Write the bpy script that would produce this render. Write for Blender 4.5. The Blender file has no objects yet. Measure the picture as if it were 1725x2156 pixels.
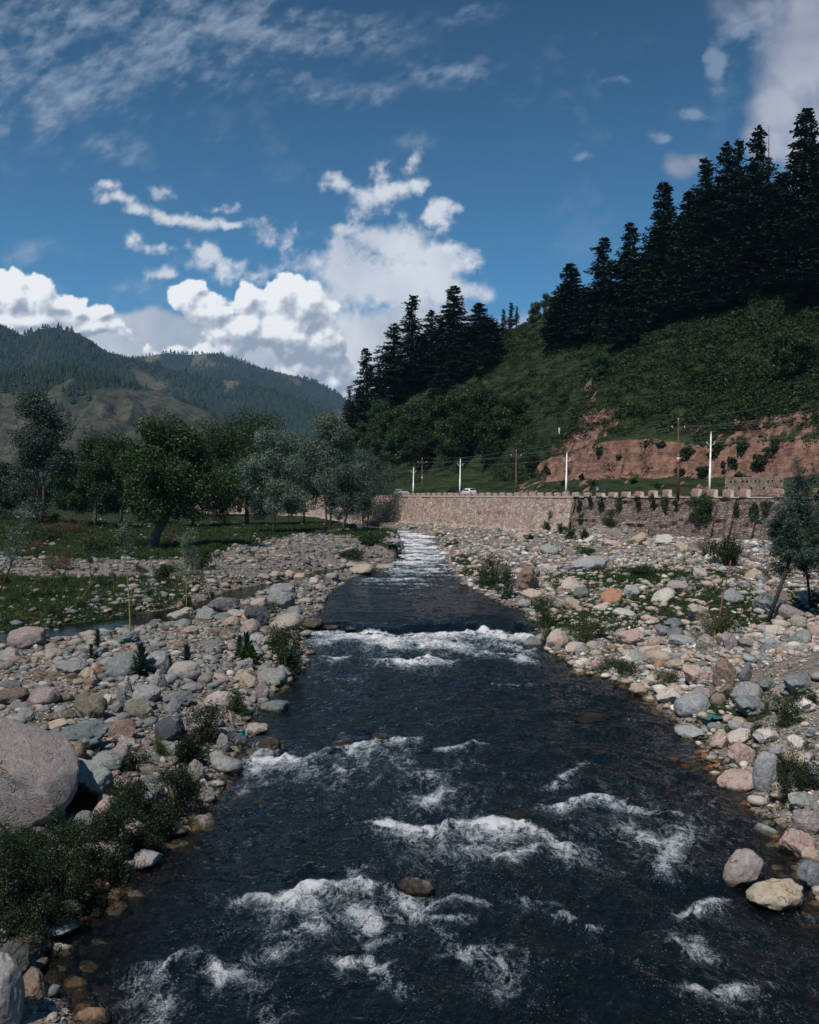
import bpy, math, random
import numpy as np
from mathutils import Vector, Matrix, Euler

R = math.radians
scene = bpy.context.scene
COL = scene.collection

# ------------------------------------------------------------------ camera
CAM_Z = 8.0
F_PX = 887.0                       # focal length in pixels of an 819 x 1024 frame
PITCH = math.atan(18 / F_PX)
cam_d = bpy.data.cameras.new('camera')
cam = bpy.data.objects.new('camera', cam_d)
COL.objects.link(cam)
cam.location = (0, 0, CAM_Z)
cam.rotation_euler = (R(90) - PITCH, 0, 0)
cam_d.sensor_fit = 'VERTICAL'
cam_d.sensor_height = 24
cam_d.lens = 24 * F_PX / 1024
cam_d.clip_start = 0.5
cam_d.clip_end = 20000
scene.camera = cam

# ------------------------------------------------------------------ sun, exposure
SUN_DIR = Vector((-0.36, -0.66, 1.08)).normalized()      # towards the sun
sun_d = bpy.data.lights.new('sun', 'SUN')
sun_d.energy = 5.0
sun_d.angle = R(0.53)
sun_d.color = (1.0, 0.92, 0.83)
sun = bpy.data.objects.new('sun', sun_d)
COL.objects.link(sun)
sun.rotation_euler = (-SUN_DIR).to_track_quat('-Z', 'Y').to_euler()
SUN_EL = math.asin(SUN_DIR.z)
SUN_ROT = math.atan2(SUN_DIR.x, SUN_DIR.y)

vs = scene.view_settings
scene.display_settings.display_device = 'sRGB'
vs.view_transform = 'Standard'
vs.look = 'None'
vs.gamma = 1
vs.use_curve_mapping = False
vs.exposure = -0.15
scene.render.engine = 'CYCLES'
cyc = scene.cycles
cyc.max_bounces = 6
cyc.diffuse_bounces = 2
cyc.glossy_bounces = 2
cyc.transparent_max_bounces = 12
cyc.volume_bounces = 0
cyc.caustics_reflective = False
cyc.caustics_refractive = False
cyc.use_denoising = True

# ------------------------------------------------------------------ node helper
class NT:
    def __init__(s, tree):
        s.t = tree; s.n = tree.nodes; s.l = tree.links
    def new(s, typ, **kw):
        n = s.n.new(typ)
        for k, v in kw.items():
            setattr(n, k, v)
        return n
    def put(s, sock, v):
        if v is None: return
        if hasattr(v, 'is_output') or isinstance(v, bpy.types.NodeSocket):
            s.l.new(v, sock)
        else:
            if isinstance(v, (tuple, list)) and len(v) == 3 and sock.type == 'RGBA':
                v = (*v, 1)
            sock.default_value = v
    def m(s, op, a, b=None, c=None, clamp=False):
        n = s.new('ShaderNodeMath', operation=op, use_clamp=clamp)
        for i, v in enumerate((a, b, c)):
            s.put(n.inputs[i], v)
        return n.outputs[0]
    def v(s, op, a, b=None, c=None, scale=None):
        n = s.new('ShaderNodeVectorMath', operation=op)
        for i, x in enumerate((a, b, c)):
            if x is not None: s.put(n.inputs[i], x)
        if scale is not None: s.put(n.inputs['Scale'], scale)
        return n.outputs['Value'] if op in ('LENGTH', 'DOT_PRODUCT', 'DISTANCE') else n.outputs[0]
    def ss(s, x, lo, hi):          # smooth step between lo and hi
        n = s.new('ShaderNodeMapRange', interpolation_type='SMOOTHSTEP')
        s.put(n.inputs[0], x); s.put(n.inputs[1], lo); s.put(n.inputs[2], hi)
        return n.outputs[0]
    def lin(s, x, a, b, c, d):
        n = s.new('ShaderNodeMapRange')
        for i, q in enumerate((x, a, b, c, d)):
            s.put(n.inputs[i], q)
        return n.outputs[0]
    def mix(s, f, a, b, blend='MIX'):
        n = s.new('ShaderNodeMix', data_type='RGBA', blend_type=blend)
        s.put(n.inputs[0], f); s.put(n.inputs[6], a); s.put(n.inputs[7], b)
        return n.outputs[2]
    def noise(s, vec, scale, detail=4, rough=0.55, dist=0, col=False, lac=2.0):
        n = s.new('ShaderNodeTexNoise')
        if vec is not None: s.l.new(vec, n.inputs['Vector'])
        n.inputs['Scale'].default_value = scale
        n.inputs['Detail'].default_value = detail
        n.inputs['Roughness'].default_value = rough
        n.inputs['Distortion'].default_value = dist
        n.inputs['Lacunarity'].default_value = lac
        return n.outputs[1] if col else n.outputs[0]
    def vor(s, vec, scale, feature='F1', rnd=1.0, out='Distance', detail=0):
        n = s.new('ShaderNodeTexVoronoi', feature=feature)
        if vec is not None: s.l.new(vec, n.inputs['Vector'])
        n.inputs['Scale'].default_value = scale
        n.inputs['Randomness'].default_value = rnd
        if detail: n.inputs['Detail'].default_value = detail
        return n.outputs[out]
    def attr(s, name, out='Fac'):
        n = s.new('ShaderNodeAttribute', attribute_name=name)
        return n.outputs[out]
    def ramp(s, fac, stops):
        n = s.new('ShaderNodeValToRGB')
        s.l.new(fac, n.inputs[0])
        e = n.color_ramp.elements
        while len(e) < len(stops): e.new(0.5)
        for q, (p, c) in zip(e, stops):
            q.position = p
            q.color = (*c, 1)
        return n.outputs[0]
    def bump(s, h, strength=0.5, dist=0.1, normal=None):
        n = s.new('ShaderNodeBump')
        n.inputs['Strength'].default_value = strength
        n.inputs['Distance'].default_value = dist
        s.l.new(h, n.inputs['Height'])
        if normal is not None: s.l.new(normal, n.inputs['Normal'])
        return n.outputs[0]

# ------------------------------------------------------------------ sky and clouds
ZU = 0.4748 / F_PX                 # one unit of the photo's working grid, as a tangent
def sky_uv(zx, zy):
    """working-grid point of the photo (1725 x 2156) -> tangents (x/y, z/y) of its direction"""
    u = (zx * 0.47478 - 409.5) / F_PX
    w = -(zy * 0.47495 - 512) / F_PX
    c, s_ = math.cos(PITCH), math.sin(PITCH)
    y = c + w * s_
    z = -s_ + w * c
    return u / y, z / y

world = bpy.data.worlds.new('World')
scene.world = world
world.use_nodes = True
W = NT(world.node_tree)
W.n.clear()
out = W.new('ShaderNodeOutputWorld')
bg = W.new('ShaderNodeBackground')
W.l.new(bg.outputs[0], out.inputs[0])
sky = W.new('ShaderNodeTexSky', sky_type='NISHITA', sun_disc=False)
sky.sun_elevation = SUN_EL
sky.sun_rotation = SUN_ROT
sky.altitude = 1800
sky.air_density = 1.0
sky.dust_density = 0.35
sky.ozone_density = 2.2
tc = W.new('ShaderNodeTexCoord').outputs['Generated']
sep = W.new('ShaderNodeSeparateXYZ'); W.l.new(tc, sep.inputs[0])
sk = W.v('MULTIPLY', sky.outputs[0], (0.017, 0.071, 0.094))
sk = W.v('SCALE', sk, scale=W.lin(W.ss(sep.outputs[2], 0.10, 0.55), 0, 1, 1.16, 0.58))
hz = W.m('MULTIPLY', W.m('EXPONENT', W.m('MULTIPLY', W.m('ABSOLUTE', sep.outputs[2]), -4.5)), 0.50)
sk = W.mix(hz, sk, (0.27, 0.47, 0.64))
# broken cloud overhead and behind, which the river mirrors
nb = W.noise(tc, 3.0, 3, 0.6)
back = W.m('MULTIPLY', W.m('MULTIPLY', W.ss(nb, 0.5, 0.66), 0.22), W.ss(sep.outputs[1], 0.35, 0.1))
W.l.new(W.mix(back, sk, (.62, .66, .72)), bg.inputs[0])
bg.inputs[1].default_value = 1.0
world.cycles.sampling_method = 'MANUAL'
world.cycles.sample_map_resolution = 512

# ================================================================== numeric helpers
def _hash(ix, iy, iz, seed):
    h = (ix * 374761393 + iy * 668265263 + iz * 2147483647 + seed * 974634777) & 0xFFFFFFFF
    h = ((h ^ (h >> 13)) * 1274126177) & 0xFFFFFFFF
    h = ((h ^ (h >> 16)) * 2246822519) & 0xFFFFFFFF
    return ((h ^ (h >> 15)) & 0xFFFFFF).astype(np.float64) / 0xFFFFFF
def vnoise(x, y, z=None, seed=0):
    """value noise, about -1 .. 1"""
    x = np.asarray(x, float); y = np.asarray(y, float)
    z = np.zeros_like(x) if z is None else np.asarray(z, float)
    x0 = np.floor(x).astype(np.int64); y0 = np.floor(y).astype(np.int64); z0 = np.floor(z).astype(np.int64)
    fx, fy, fz = x - x0, y - y0, z - z0
    fx = fx * fx * fx * (fx * (fx * 6 - 15) + 10); fy = fy * fy * fy * (fy * (fy * 6 - 15) + 10); fz = fz * fz * (3 - 2 * fz)
    flat = not z0.any() and not fz.any()
    def layer(k):
        a = _hash(x0, y0, z0 + k, seed); b = _hash(x0 + 1, y0, z0 + k, seed)
        c = _hash(x0, y0 + 1, z0 + k, seed); d = _hash(x0 + 1, y0 + 1, z0 + k, seed)
        return (a + (b - a) * fx) * (1 - fy) + (c + (d - c) * fx) * fy
    r = layer(0)
    if not flat: r = r + (layer(1) - r) * fz
    return r * 2 - 1
def fbm(x, y, z=None, oct=4, seed=0, gain=0.5):
    t = 0; a = 1; s = 0
    for i in range(oct):
        k = 2.03 ** i
        t = t + a * vnoise(x * k + i * 17.3, y * k - i * 9.1, None if z is None else z * k, seed + i)
        s += a; a *= gain
    return t / s
def sst(x, a, b):
    t = np.clip((x - a) / (b - a), 0, 1)
    return t * t * (3 - 2 * t)
def polydist(X, Y, pts, extra=None):
    """signed distance to a polyline (positive on its left-hand side), nearest parameter, interpolated extra"""
    best = np.full(X.shape, 1e18); sg = np.ones(X.shape); par = np.zeros(X.shape); ex = np.zeros(X.shape)
    L = 0
    for i in range(len(pts) - 1):
        ax, ay = pts[i][:2]; bx, by = pts[i + 1][:2]
        dx, dy_ = bx - ax, by - ay
        l2 = dx * dx + dy_ * dy_; l = math.sqrt(l2)
        t = np.clip(((X - ax) * dx + (Y - ay) * dy_) / l2, 0, 1)
        px_, py_ = X - ax - t * dx, Y - ay - t * dy_
        d = px_ ** 2 + py_ ** 2
        m = d < best
        best = np.where(m, d, best)
        sg = np.where(m, np.sign(dx * (Y - ay) - dy_ * (X - ax)), sg)
        par = np.where(m, L + t * l, par)
        if extra is not None:
            ex = np.where(m, extra[i] + (extra[i + 1] - extra[i]) * t, ex)
        L += l
    return np.sqrt(best) * np.where(sg == 0, 1, sg), par, ex

def ray(zx, zy):
    """direction (unit forward component along y) of a working-grid point of the photo"""
    u_, v_ = sky_uv(zx, zy)
    return u_, v_
def flat_hit(zx, zy, z=0.0):
    u_, v_ = ray(zx, zy)
    y = (z - CAM_Z) / v_
    return u_ * y, y

# ------------------------------------------------------------------ the lie of the land
def WL(y):
    """water level along the river (a small cascade, then rapids upstream)"""
    return 0.38 * sst(y, 51.2, 52.6) + 0.45 * sst(y, 92, 165)
def lip(x):
    return 1.0 * vnoise(np.asarray(x, float) * .45, 0 * np.asarray(x, float), seed=55) + .35 * vnoise(np.asarray(x, float) * 1.5, 0 * np.asarray(x, float), seed=56)
def WLX(X, Y):
    return WL(Y + lip(X) * sst(Y, 44, 48) * (1 - sst(Y, 60, 70)))
def edge_line(pts):
    out = []
    for zx, zy in pts:
        z = 0.0
        for _ in range(6):
            x, y = flat_hit(zx, zy, z); z = float(WL(y))
        out.append((x, y))
    return out
LEFT_EDGE = edge_line([(250, 2500), (200, 2250), (150, 2100), (95, 2010), (150, 1935), (230, 1880), (310, 1800), (400, 1745), (452, 1690), (470, 1635), (500, 1580),
                       (548, 1490), (605, 1440), (650, 1400), (642, 1345), (662, 1300), (690, 1255), (722, 1222), (770, 1206), (832, 1180), (848, 1155), (838, 1138), (800, 1127)])
RIGHT_EDGE = edge_line([(1990, 2500), (1890, 2200), (1790, 2010), (1735, 1920), (1690, 1850), (1640, 1745), (1592, 1700), (1530, 1650), (1492, 1560), (1400, 1500), (1330, 1446),
                        (1225, 1412), (1150, 1372), (1130, 1330), (1104, 1290), (1062, 1272), (992, 1240), (962, 1212), (938, 1180), (926, 1160), (922, 1146), (925, 1134), (890, 1124)])
le = np.array(sorted(LEFT_EDGE, key=lambda p: p[1])); re_ = np.array(sorted(RIGHT_EDGE, key=lambda p: p[1]))
le = np.vstack([[(-5.5, -60), (-5.5, 8)], le, [(le[-1, 0] - 20, 235), (le[-1, 0] - 60, 300)]])
re_ = np.vstack([[(10.5, -60), (10.2, 8)], re_, [(re_[-1, 0] - 20, 240), (re_[-1, 0] - 60, 310)]])
def xL(y):
    return np.interp(y, le[:, 1], le[:, 0]) + 0.25 * vnoise(y * 0.9, y * 0, seed=5)
def xR(y):
    return np.interp(y, re_[:, 1], re_[:, 0]) + 0.25 * vnoise(y * 0.9, y * 0, seed=6)

WALL = [(-160, 330), (-95, 300), (-48, 268), (-20, 234), (-4.6, 206), (26, 145), (48, 116), (70, 96), (100, 76), (150, 52), (230, 25)]
RIDGE = [(-210, 380), (-80, 362), (-46, 350), (-23, 340), (-11, 330), (3, 315), (15.7, 300), (34, 280), (47, 262), (62.6, 240), (77, 225), (99, 215), (140, 205), (220, 190)]
RIDGE_Z = [7, 9, 20, 33, 40.5, 50, 56, 60.5, 65, 66, 67, 71, 84, 105]
CHAN = [flat_hit(a, b, .4) for a, b in [(-420, 1385), (-150, 1368), (0, 1350), (150, 1332), (300, 1312), (450, 1278), (525, 1246), (610, 1228), (700, 1203), (760, 1196)]]
CHAN_Z = 0.46
TERR = [flat_hit(a, b, 2.0) for a, b in [(-500, 1185), (-150, 1180), (0, 1176), (150, 1180), (320, 1178), (430, 1172), (480, 1160), (545, 1143), (640, 1125), (720, 1127), (775, 1138), (838, 1127)]]
MOUND = flat_hit(1690, 1400, 1.9)
ORANGE = flat_hit(1470, 1600, -.2)
TALUS = flat_hit(1290, 1128, 2.0)
def H(X, Y, parts=False):
    X = np.asarray(X, float); Y = np.asarray(Y, float)
    w = WLX(X, Y)
    dR = X - xR(Y); dL = xL(Y) - X
    n1 = fbm(X * .45, Y * .45, oct=4, seed=11); n2 = fbm(X * .06, Y * .06, oct=3, seed=12)
    din = np.minimum(-dR, -dL)
    bed = w - 0.10 - 0.62 * (1 - np.exp(-np.maximum(din, 0) / 2.0)) + 0.10 * n1 + .22 * np.exp(-(((X - ORANGE[0]) / 1.6) ** 2 + ((Y - ORANGE[1]) / 3.5) ** 2))
    a = np.maximum(dR, 0)
    hr = w - .04 + 0.62 * (1 - np.exp(-a / 2.3)) + 0.30 * sst(a, 1, 9) + 0.028 * a + (0.22 * n1 + 0.35 * n2) * sst(a, .3, 5)
    hr = hr + 1.0 * np.exp(-((X - MOUND[0]) ** 2 / 60 + (Y - MOUND[1]) ** 2 / 40)) * sst(a, .8, 6)
    dw, par, _ = polydist(X, Y, WALL)
    hr = hr + (1.65 - hr) * sst(-dw, 14, 2) + 0.0
    hr = hr + 2.3 * np.exp(-((X - TALUS[0]) ** 2 / 10 + (Y - TALUS[1]) ** 2 / 14))
    b = np.maximum(dL, 0)
    hl = w - .36 * sst(b, 5, 13) * (1 - sst(Y, 56, 75)) - .04 + 0.64 * (1 - np.exp(-b / 1.7)) + 0.25 * sst(b, 1, 6) + 0.012 * b + (0.20 * n1 + 0.2 * n2) * sst(b, .3, 4)
    dt, _, _ = polydist(X, Y, TERR)
    far = sst(-X, 6, 26)                       # the step is sharp near the river, a stony slope further left
    low = hl + 0.55 * sst(dt, -14 - 4 * far, -1) * 1.0
    dc, pc, _ = polydist(X, Y, CHAN)
    wc = 1.25 + 1.55 * sst(-X, 9, 22) + 0.3 * n1
    over = sst(dc, 0, 8)
    low = low * (1 - over * .3) + .3 * over * 1.2
    step = sst(dt, -0.6 - 5.5 * far, 0.8 + 1.0 * far)
    hl = low * (1 - step) + (2.0 + 0.22 * n1 + 0.25 * n2) * step
    hl = hl + 0.075 * np.maximum(dL - 42, 0) * sst(Y, 60, 100)
    hl = np.minimum(hl, 6.9 + 0.2 * n1)
    ac = np.abs(dc)
    bank = sst(ac, wc, wc + 2.2)
    chan = CHAN_Z - 0.30 * np.maximum(0, 1 - (ac / wc) ** 2) + 0.25 * sst(ac, wc, wc + 1.0)
    hl = np.where(Y < 100, chan * (1 - bank) + hl * bank, hl)
    h = np.where(din > 0, bed, np.where(dR > 0, hr, hl))
    # behind the retaining wall: road, verge, cut, hillside
    dr, _, zr = polydist(X, Y, RIDGE, RIDGE_Z)
    dr = -dr                                   # positive on the camera's side of the ridge
    D = np.maximum(dw, 0) + np.maximum(dr, 0)
    ub = X / np.maximum(Y, 1)
    cutm = sst(ub, 0.10, 0.22) * (1 - .30 * sst(ub, .27, .33)) * (1 - sst(ub, 0.50, 0.60))
    zc = 10.6 + 2.2 + 4.6 * cutm
    t = np.clip((dw - 20.5) / np.maximum(D - 20.5, 1), 0, 1)
    nn = fbm(X * .05, Y * .05, oct=4, seed=21); ng = fbm(X * .35, Y * .35, oct=3, seed=22)
    terr_ = 1.5 * np.abs(((zc + (zr - zc) * t) * 0.27 + nn * 2.2 + .5 * ng) % 1 - .5) + 1.4 * fbm(X * .16, Y * .16, oct=4, seed=23)      # cattle tracks along the slope
    up_ = zc + (zr - zc) * t ** 0.92 + (1.6 * nn + .5 * ng + terr_) * sst(t, 0, .1) * sst(D * (1 - t), 0, 25)
    z = np.where(dw < 7.5, 7.6, 7.6 + 3.0 * sst(dw, 7.5, 15.5) + .25 * ng)
    z = z + (zc - 10.6 + .5 * nn) * sst(dw + 1.6 * nn + 1.1 * ng + .8 * fbm(X * 1.1, Y * 1.1, oct=3, seed=24), 16.0, 20.8)
    z = np.where(dw > 20.5, up_ + 0 * z, z)
    z = np.where(dr < 0, zr + 0.30 * dr * 1.0 + 1.0 * nn * sst(-dr, 0, 20), z)
    z = np.maximum(z, 7.0)
    behind = sst(dw, 0.15, 0.75)
    h = h * (1 - behind) + z * behind
    if not parts: return h
    return h, dict(dR=dR, dL=dL, din=din, dw=dw, dr=dr, dc=ac, wc=wc, dt=dt, n1=n1, n2=n2, nn=nn, ng=ng, cutm=cutm, t=t, over=over, ub=ub, step=step)
def hit(zx, zy, lo=8.0, hi=460.0, fn=None):
    """march a ray of the photo's camera to the ground: the world point it meets"""
    u_, v_ = ray(zx, zy)
    ys = lo * (hi / lo) ** np.linspace(0, 1, 1600)
    g = (H(u_ * ys, ys) if fn is None else fn(u_ * ys, ys))
    below = np.nonzero(CAM_Z + v_ * ys < g)[0]
    if len(below) == 0: return None
    y = ys[below[0]]
    return Vector((u_ * y, y, float(g[below[0]])))
def ground(x, y):
    return float(H(np.array([x]), np.array([y]))[0])

# ================================================================== mesh and object helpers
def np_mesh(name, V, faces, mats=(), smooth=False, mat_idx=None, attrs=None):
    """V (n,3); faces: (m,k) array or a list of such arrays"""
    if isinstance(faces, np.ndarray): faces = [faces]
    faces = [f for f in faces if len(f)]
    me = bpy.data.meshes.new(name)
    me.vertices.add(len(V)); me.vertices.foreach_set('co', np.ascontiguousarray(V, dtype=np.float32).ravel())
    loops = np.concatenate([f.ravel() for f in faces]).astype(np.int32)
    cnt = np.concatenate([np.full(len(f), f.shape[1], np.int32) for f in faces])
    st = np.concatenate([[0], np.cumsum(cnt)[:-1]]).astype(np.int32)
    me.loops.add(len(loops)); me.loops.foreach_set('vertex_index', loops)
    me.polygons.add(len(cnt)); me.polygons.foreach_set('loop_start', st)
    me.polygons.foreach_set('loop_total', cnt)
    if mat_idx is not None: me.polygons.foreach_set('material_index', np.ascontiguousarray(mat_idx, dtype=np.int32))
    me.polygons.foreach_set('use_smooth', np.full(len(cnt), smooth))
    for m in mats: me.materials.append(m)
    for k, a in (attrs or {}).items():
        a = np.asarray(a, np.float32)
        if a.ndim == 1:
            at = me.attributes.new(k, 'FLOAT', 'POINT'); at.data.foreach_set('value', a)
        else:
            at = me.attributes.new(k, 'FLOAT_COLOR', 'POINT')
            if a.shape[1] == 3: a = np.hstack([a, np.ones((len(a), 1), np.float32)])
            at.data.foreach_set('color', a.ravel())
    me.update(calc_edges=True)
    return me
def link(name, data, parent=None, loc=None, rot=None, scale=None):
    o = bpy.data.objects.new(name, data); COL.objects.link(o)
    if parent is not None: o.parent = parent
    if loc is not None: o.location = loc
    if rot is not None: o.rotation_euler = rot
    if scale is not None: o.scale = scale
    return o
def tag(o, label, cat, group=None):
    o['label'] = label; o['category'] = cat
    if group: o['group'] = group
    return o
def kind(o, k, label=None):
    o['kind'] = k
    if label: o['label'] = label
    return o
def copy_tree(o, parent=None):
    c = o.copy(); COL.objects.link(c); c.parent = parent
    for ch in list(o.children): copy_tree(ch, c)
    return c
class Geo:
    """collects vertices / quads / tris for one mesh"""
    def __init__(s): s.V = []; s.Q = []; s.T = []; s.n = 0; s.qm = []; s.tm = []
    def add(s, V, Q=None, T=None, mi=0):
        V = np.asarray(V, float)
        if Q is not None and len(Q): Q = np.asarray(Q); s.Q.append(Q + s.n); s.qm.append(np.full(len(Q), mi))
        if T is not None and len(T): T = np.asarray(T); s.T.append(T + s.n); s.tm.append(np.full(len(T), mi))
        s.V.append(V); s.n += len(V)
        return s
    def box(s, c, size, rz=0, mi=0, taper=1.0, M=None):
        hx, hy, hz = [q / 2 for q in size]
        V = np.array([(x * hx * (taper if z > 0 else 1), y * hy * (taper if z > 0 else 1), z * hz) for z in (-1, 1) for y in (-1, 1) for x in (-1, 1)])
        if M is not None: V = V @ np.array(M.to_3x3()).T
        cz, sz = math.cos(rz), math.sin(rz)
        V = V @ np.array([[cz, sz, 0], [-sz, cz, 0], [0, 0, 1]]) + np.array(c)
        return s.add(V, [(0, 2, 3, 1), (4, 5, 7, 6), (0, 1, 5, 4), (2, 6, 7, 3), (0, 4, 6, 2), (1, 3, 7, 5)], mi=mi)
    def tube(s, pts, rad, n=6, mi=0, cap=True):
        pts = [np.asarray(p, float) for p in pts]
        if np.isscalar(rad): rad = [rad] * len(pts)
        rings = []; ref = None
        for i, p in enumerate(pts):
            d = pts[min(i + 1, len(pts) - 1)] - pts[max(i - 1, 0)]
            d = d / (np.linalg.norm(d) + 1e-9)
            if ref is None: ref = np.array([1.0, 0, 0]) if abs(d[0]) < .8 else np.array([0, 1.0, 0])
            a = np.cross(d, ref); a /= np.linalg.norm(a) + 1e-9
            b = np.cross(d, a); ref = np.cross(a, d) if False else ref
            th = np.arange(n) * 2 * math.pi / n
            rings.append(p + rad[i] * (np.cos(th)[:, None] * a + np.sin(th)[:, None] * b))
        V = np.vstack(rings); Q = []
        for i in range(len(pts) - 1):
            for j in range(n):
                k = (j + 1) % n
                Q.append((i * n + j, i * n + k, (i + 1) * n + k, (i + 1) * n + j))
        T = []
        if cap:
            V = np.vstack([V, pts[0], pts[-1]])
            for j in range(n):
                k = (j + 1) % n
                T.append((len(pts) * n, k, j)); T.append((len(pts) * n + 1, (len(pts) - 1) * n + j, (len(pts) - 1) * n + k))
        return s.add(V, Q, T, mi)
    def mesh(s, name, mats, smooth=False, attrs=None):
        V = np.vstack(s.V)
        F = []; mi = []
        if s.Q: F.append(np.vstack(s.Q)); mi.append(np.concatenate(s.qm))
        if s.T: F.append(np.vstack(s.T)); mi.append(np.concatenate(s.tm))
        return np_mesh(name, V, F, mats, smooth, np.concatenate(mi), attrs)

# ================================================================== materials
def new_mat(name):
    m = bpy.data.materials.new(name); m.use_nodes = True
    t = NT(m.node_tree); t.n.clear()
    o = t.new('ShaderNodeOutputMaterial')
    return m, t, o
def simple_mat(name, col, rough=0.7, var=0.15, scale=3.0, bump=0.0, metal=0.0, spec=0.4):
    m, t, o = new_mat(name)
    p = t.new('ShaderNodeBsdfPrincipled')
    pos = t.new('ShaderNodeTexCoord').outputs['Object']
    n = t.noise(pos, scale, 5, 0.6)
    f = t.lin(n, 0.3, 0.7, 1 - var, 1 + var)
    t.l.new(t.v('SCALE', (*col,), scale=f), p.inputs['Base Color'])
    p.inputs['Roughness'].default_value = rough; p.inputs['Metallic'].default_value = metal
    p.inputs['Specular IOR Level'].default_value = spec
    if bump: t.l.new(t.bump(n, bump, 0.05), p.inputs['Normal'])
    t.l.new(p.outputs[0], o.inputs[0])
    return m
def leaf_mat(name, c1, c2, rough=0.55, trans=0.25, spec=0.3, scale=0.5):
    m, t, o = new_mat(name)
    r = t.attr('rnd')
    info = t.new('ShaderNodeObjectInfo').outputs['Random']
    pos = t.new('ShaderNodeNewGeometry').outputs['Position']
    n = t.noise(pos, scale, 3)
    f = t.m('ADD', t.m('MULTIPLY', r, 0.55), t.m('MULTIPLY', t.m('SUBTRACT', n, 0.2), 0.7))
    col = t.mix(f, c1, c2)
    col = t.v('SCALE', col, scale=t.lin(info, 0, 1, 0.8, 1.2))
    p = t.new('ShaderNodeBsdfPrincipled')
    t.l.new(col, p.inputs['Base Color'])
    p.inputs['Roughness'].default_value = rough
    p.inputs['Specular IOR Level'].default_value = spec
    if trans:
        tr = t.new('ShaderNodeBsdfTranslucent'); t.l.new(t.v('MULTIPLY', col, (1.0, 1.15, .6)), tr.inputs[0])
        mx = t.new('ShaderNodeMixShader'); mx.inputs[0].default_value = trans
        t.l.new(p.outputs[0], mx.inputs[1]); t.l.new(tr.outputs[0], mx.inputs[2]); t.l.new(mx.outputs[0], o.inputs[0])
    else:
        t.l.new(p.outputs[0], o.inputs[0])
    return m
def rock_mat(name, use_attr=False):
    m, t, o = new_mat(name)
    geo = t.new('ShaderNodeNewGeometry')
    pos = geo.outputs['Position']
    base = t.attr('tint', 'Color') if use_attr else t.new('ShaderNodeObjectInfo').outputs['Color']
    rnd = 0.0 if use_attr else t.m('MULTIPLY', t.new('ShaderNodeObjectInfo').outputs['Random'], 31.0)
    if not use_attr:
        cb = t.new('ShaderNodeCombineXYZ'); t.l.new(rnd, cb.inputs[0]); t.l.new(rnd, cb.inputs[2])
        vec = t.v('ADD', pos, cb.outputs[0])
    else: vec = pos
    big = t.noise(vec, 1.3, 5, 0.6, 0.6)
    fine = t.noise(vec, 22, 6, 0.7)
    mid = t.noise(vec, 5.5, 6, 0.65, 0.4)
    vein = t.noise(vec, 1.0, 2, 0.4, 0.5)
    vm = t.ss(t.m('ABSOLUTE', t.m('SUBTRACT', vein, 0.5)), 0.018, 0.0)
    f = t.m('MULTIPLY', t.lin(mid, 0.25, 0.75, 0.72, 1.22), t.lin(fine, 0.25, 0.75, 0.80, 1.18))
    col = t.v('SCALE', base, scale=f)
    col = t.mix(t.m('MULTIPLY', t.ss(big, 0.50, 0.68), 0.45), col, t.v('MULTIPLY', col, (1.28, 1.02, 0.82)))
    col = t.mix(t.m('MULTIPLY', t.ss(t.noise(vec, 3.1, 5, 0.7), 0.56, 0.70), 0.35), col, (0.42, 0.41, 0.39))
    col = t.mix(t.m('MULTIPLY', vm, 0.25), col, (0.5, 0.48, 0.45))
    col = t.mix(t.m('MULTIPLY', t.ss(t.noise(vec, 9, 3, 0.6), 0.58, 0.70), 0.6), col, t.v('SCALE', col, scale=0.45))
    crk = t.m('MULTIPLY', t.ss(t.m('ABSOLUTE', t.m('SUBTRACT', t.noise(vec, 1.6, 3, 0.5, 0.2), 0.5)), 0.010, 0.0), t.ss(big, 0.48, 0.62))
    col = t.mix(t.m('MULTIPLY', crk, 0.55), col, t.v('SCALE', col, scale=0.3))
    p = t.new('ShaderNodeBsdfPrincipled')
    # wet and weedy near the water: level 0 below the cascade, higher above it
    sp = t.new('ShaderNodeSeparateXYZ'); t.l.new(pos, sp.inputs[0])
    wl = t.m('ADD', t.m('MULTIPLY', t.ss(sp.outputs[1], 51, 53), 0.38), t.m('MULTIPLY', t.ss(sp.outputs[1], 92, 165), 0.45))
    hgt = t.m('SUBTRACT', sp.outputs[2], wl)
    wet = t.ss(t.m('ADD', hgt, t.m('MULTIPLY', t.m('SUBTRACT', mid, 0.5), 0.22)), 0.16, 0.05)
    wetc = t.mix(t.ss(big, 0.42, 0.6), t.v('MULTIPLY', col, (0.34, 0.27, 0.18)), (0.020, 0.017, 0.008))
    col = t.mix(wet, col, wetc)
    t.l.new(col, p.inputs['Base Color'])
    t.l.new(t.lin(wet, 0, 1, 0.82, 0.28), p.inputs['Roughness'])
    p.inputs['Specular IOR Level'].default_value = 0.35
    h = t.m('ADD', t.m('MULTIPLY', mid, 0.7), t.m('MULTIPLY', fine, 0.35))
    h = t.m('SUBTRACT', h, t.m('MULTIPLY', crk, 0.5))
    t.l.new(t.bump(h, 0.9, 0.09), p.inputs['Normal'])
    t.l.new(p.outputs[0], o.inputs[0])
    return m
ROCK = rock_mat('river_stone')
ROCKS = rock_mat('small_stone', True)
BARK = simple_mat('bark', (.115, .085, .065), 0.9, 0.45, 6, 0.8)
BARKD = simple_mat('dark_bark', (.035, .028, .024), 0.9, 0.4, 6, 0.6)
GREENSTEM = simple_mat('green_stem', (.13, .15, .05), 0.6, 0.25, 5)
REDSTEM = simple_mat('rusty_bark', (.26, .10, .06), 0.7, 0.3, 8, 0.3)
LEAF_WALNUT = leaf_mat('dark_green_leaf', (.011, .024, .008), (.044, .080, .021), 0.5, 0.22)
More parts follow.
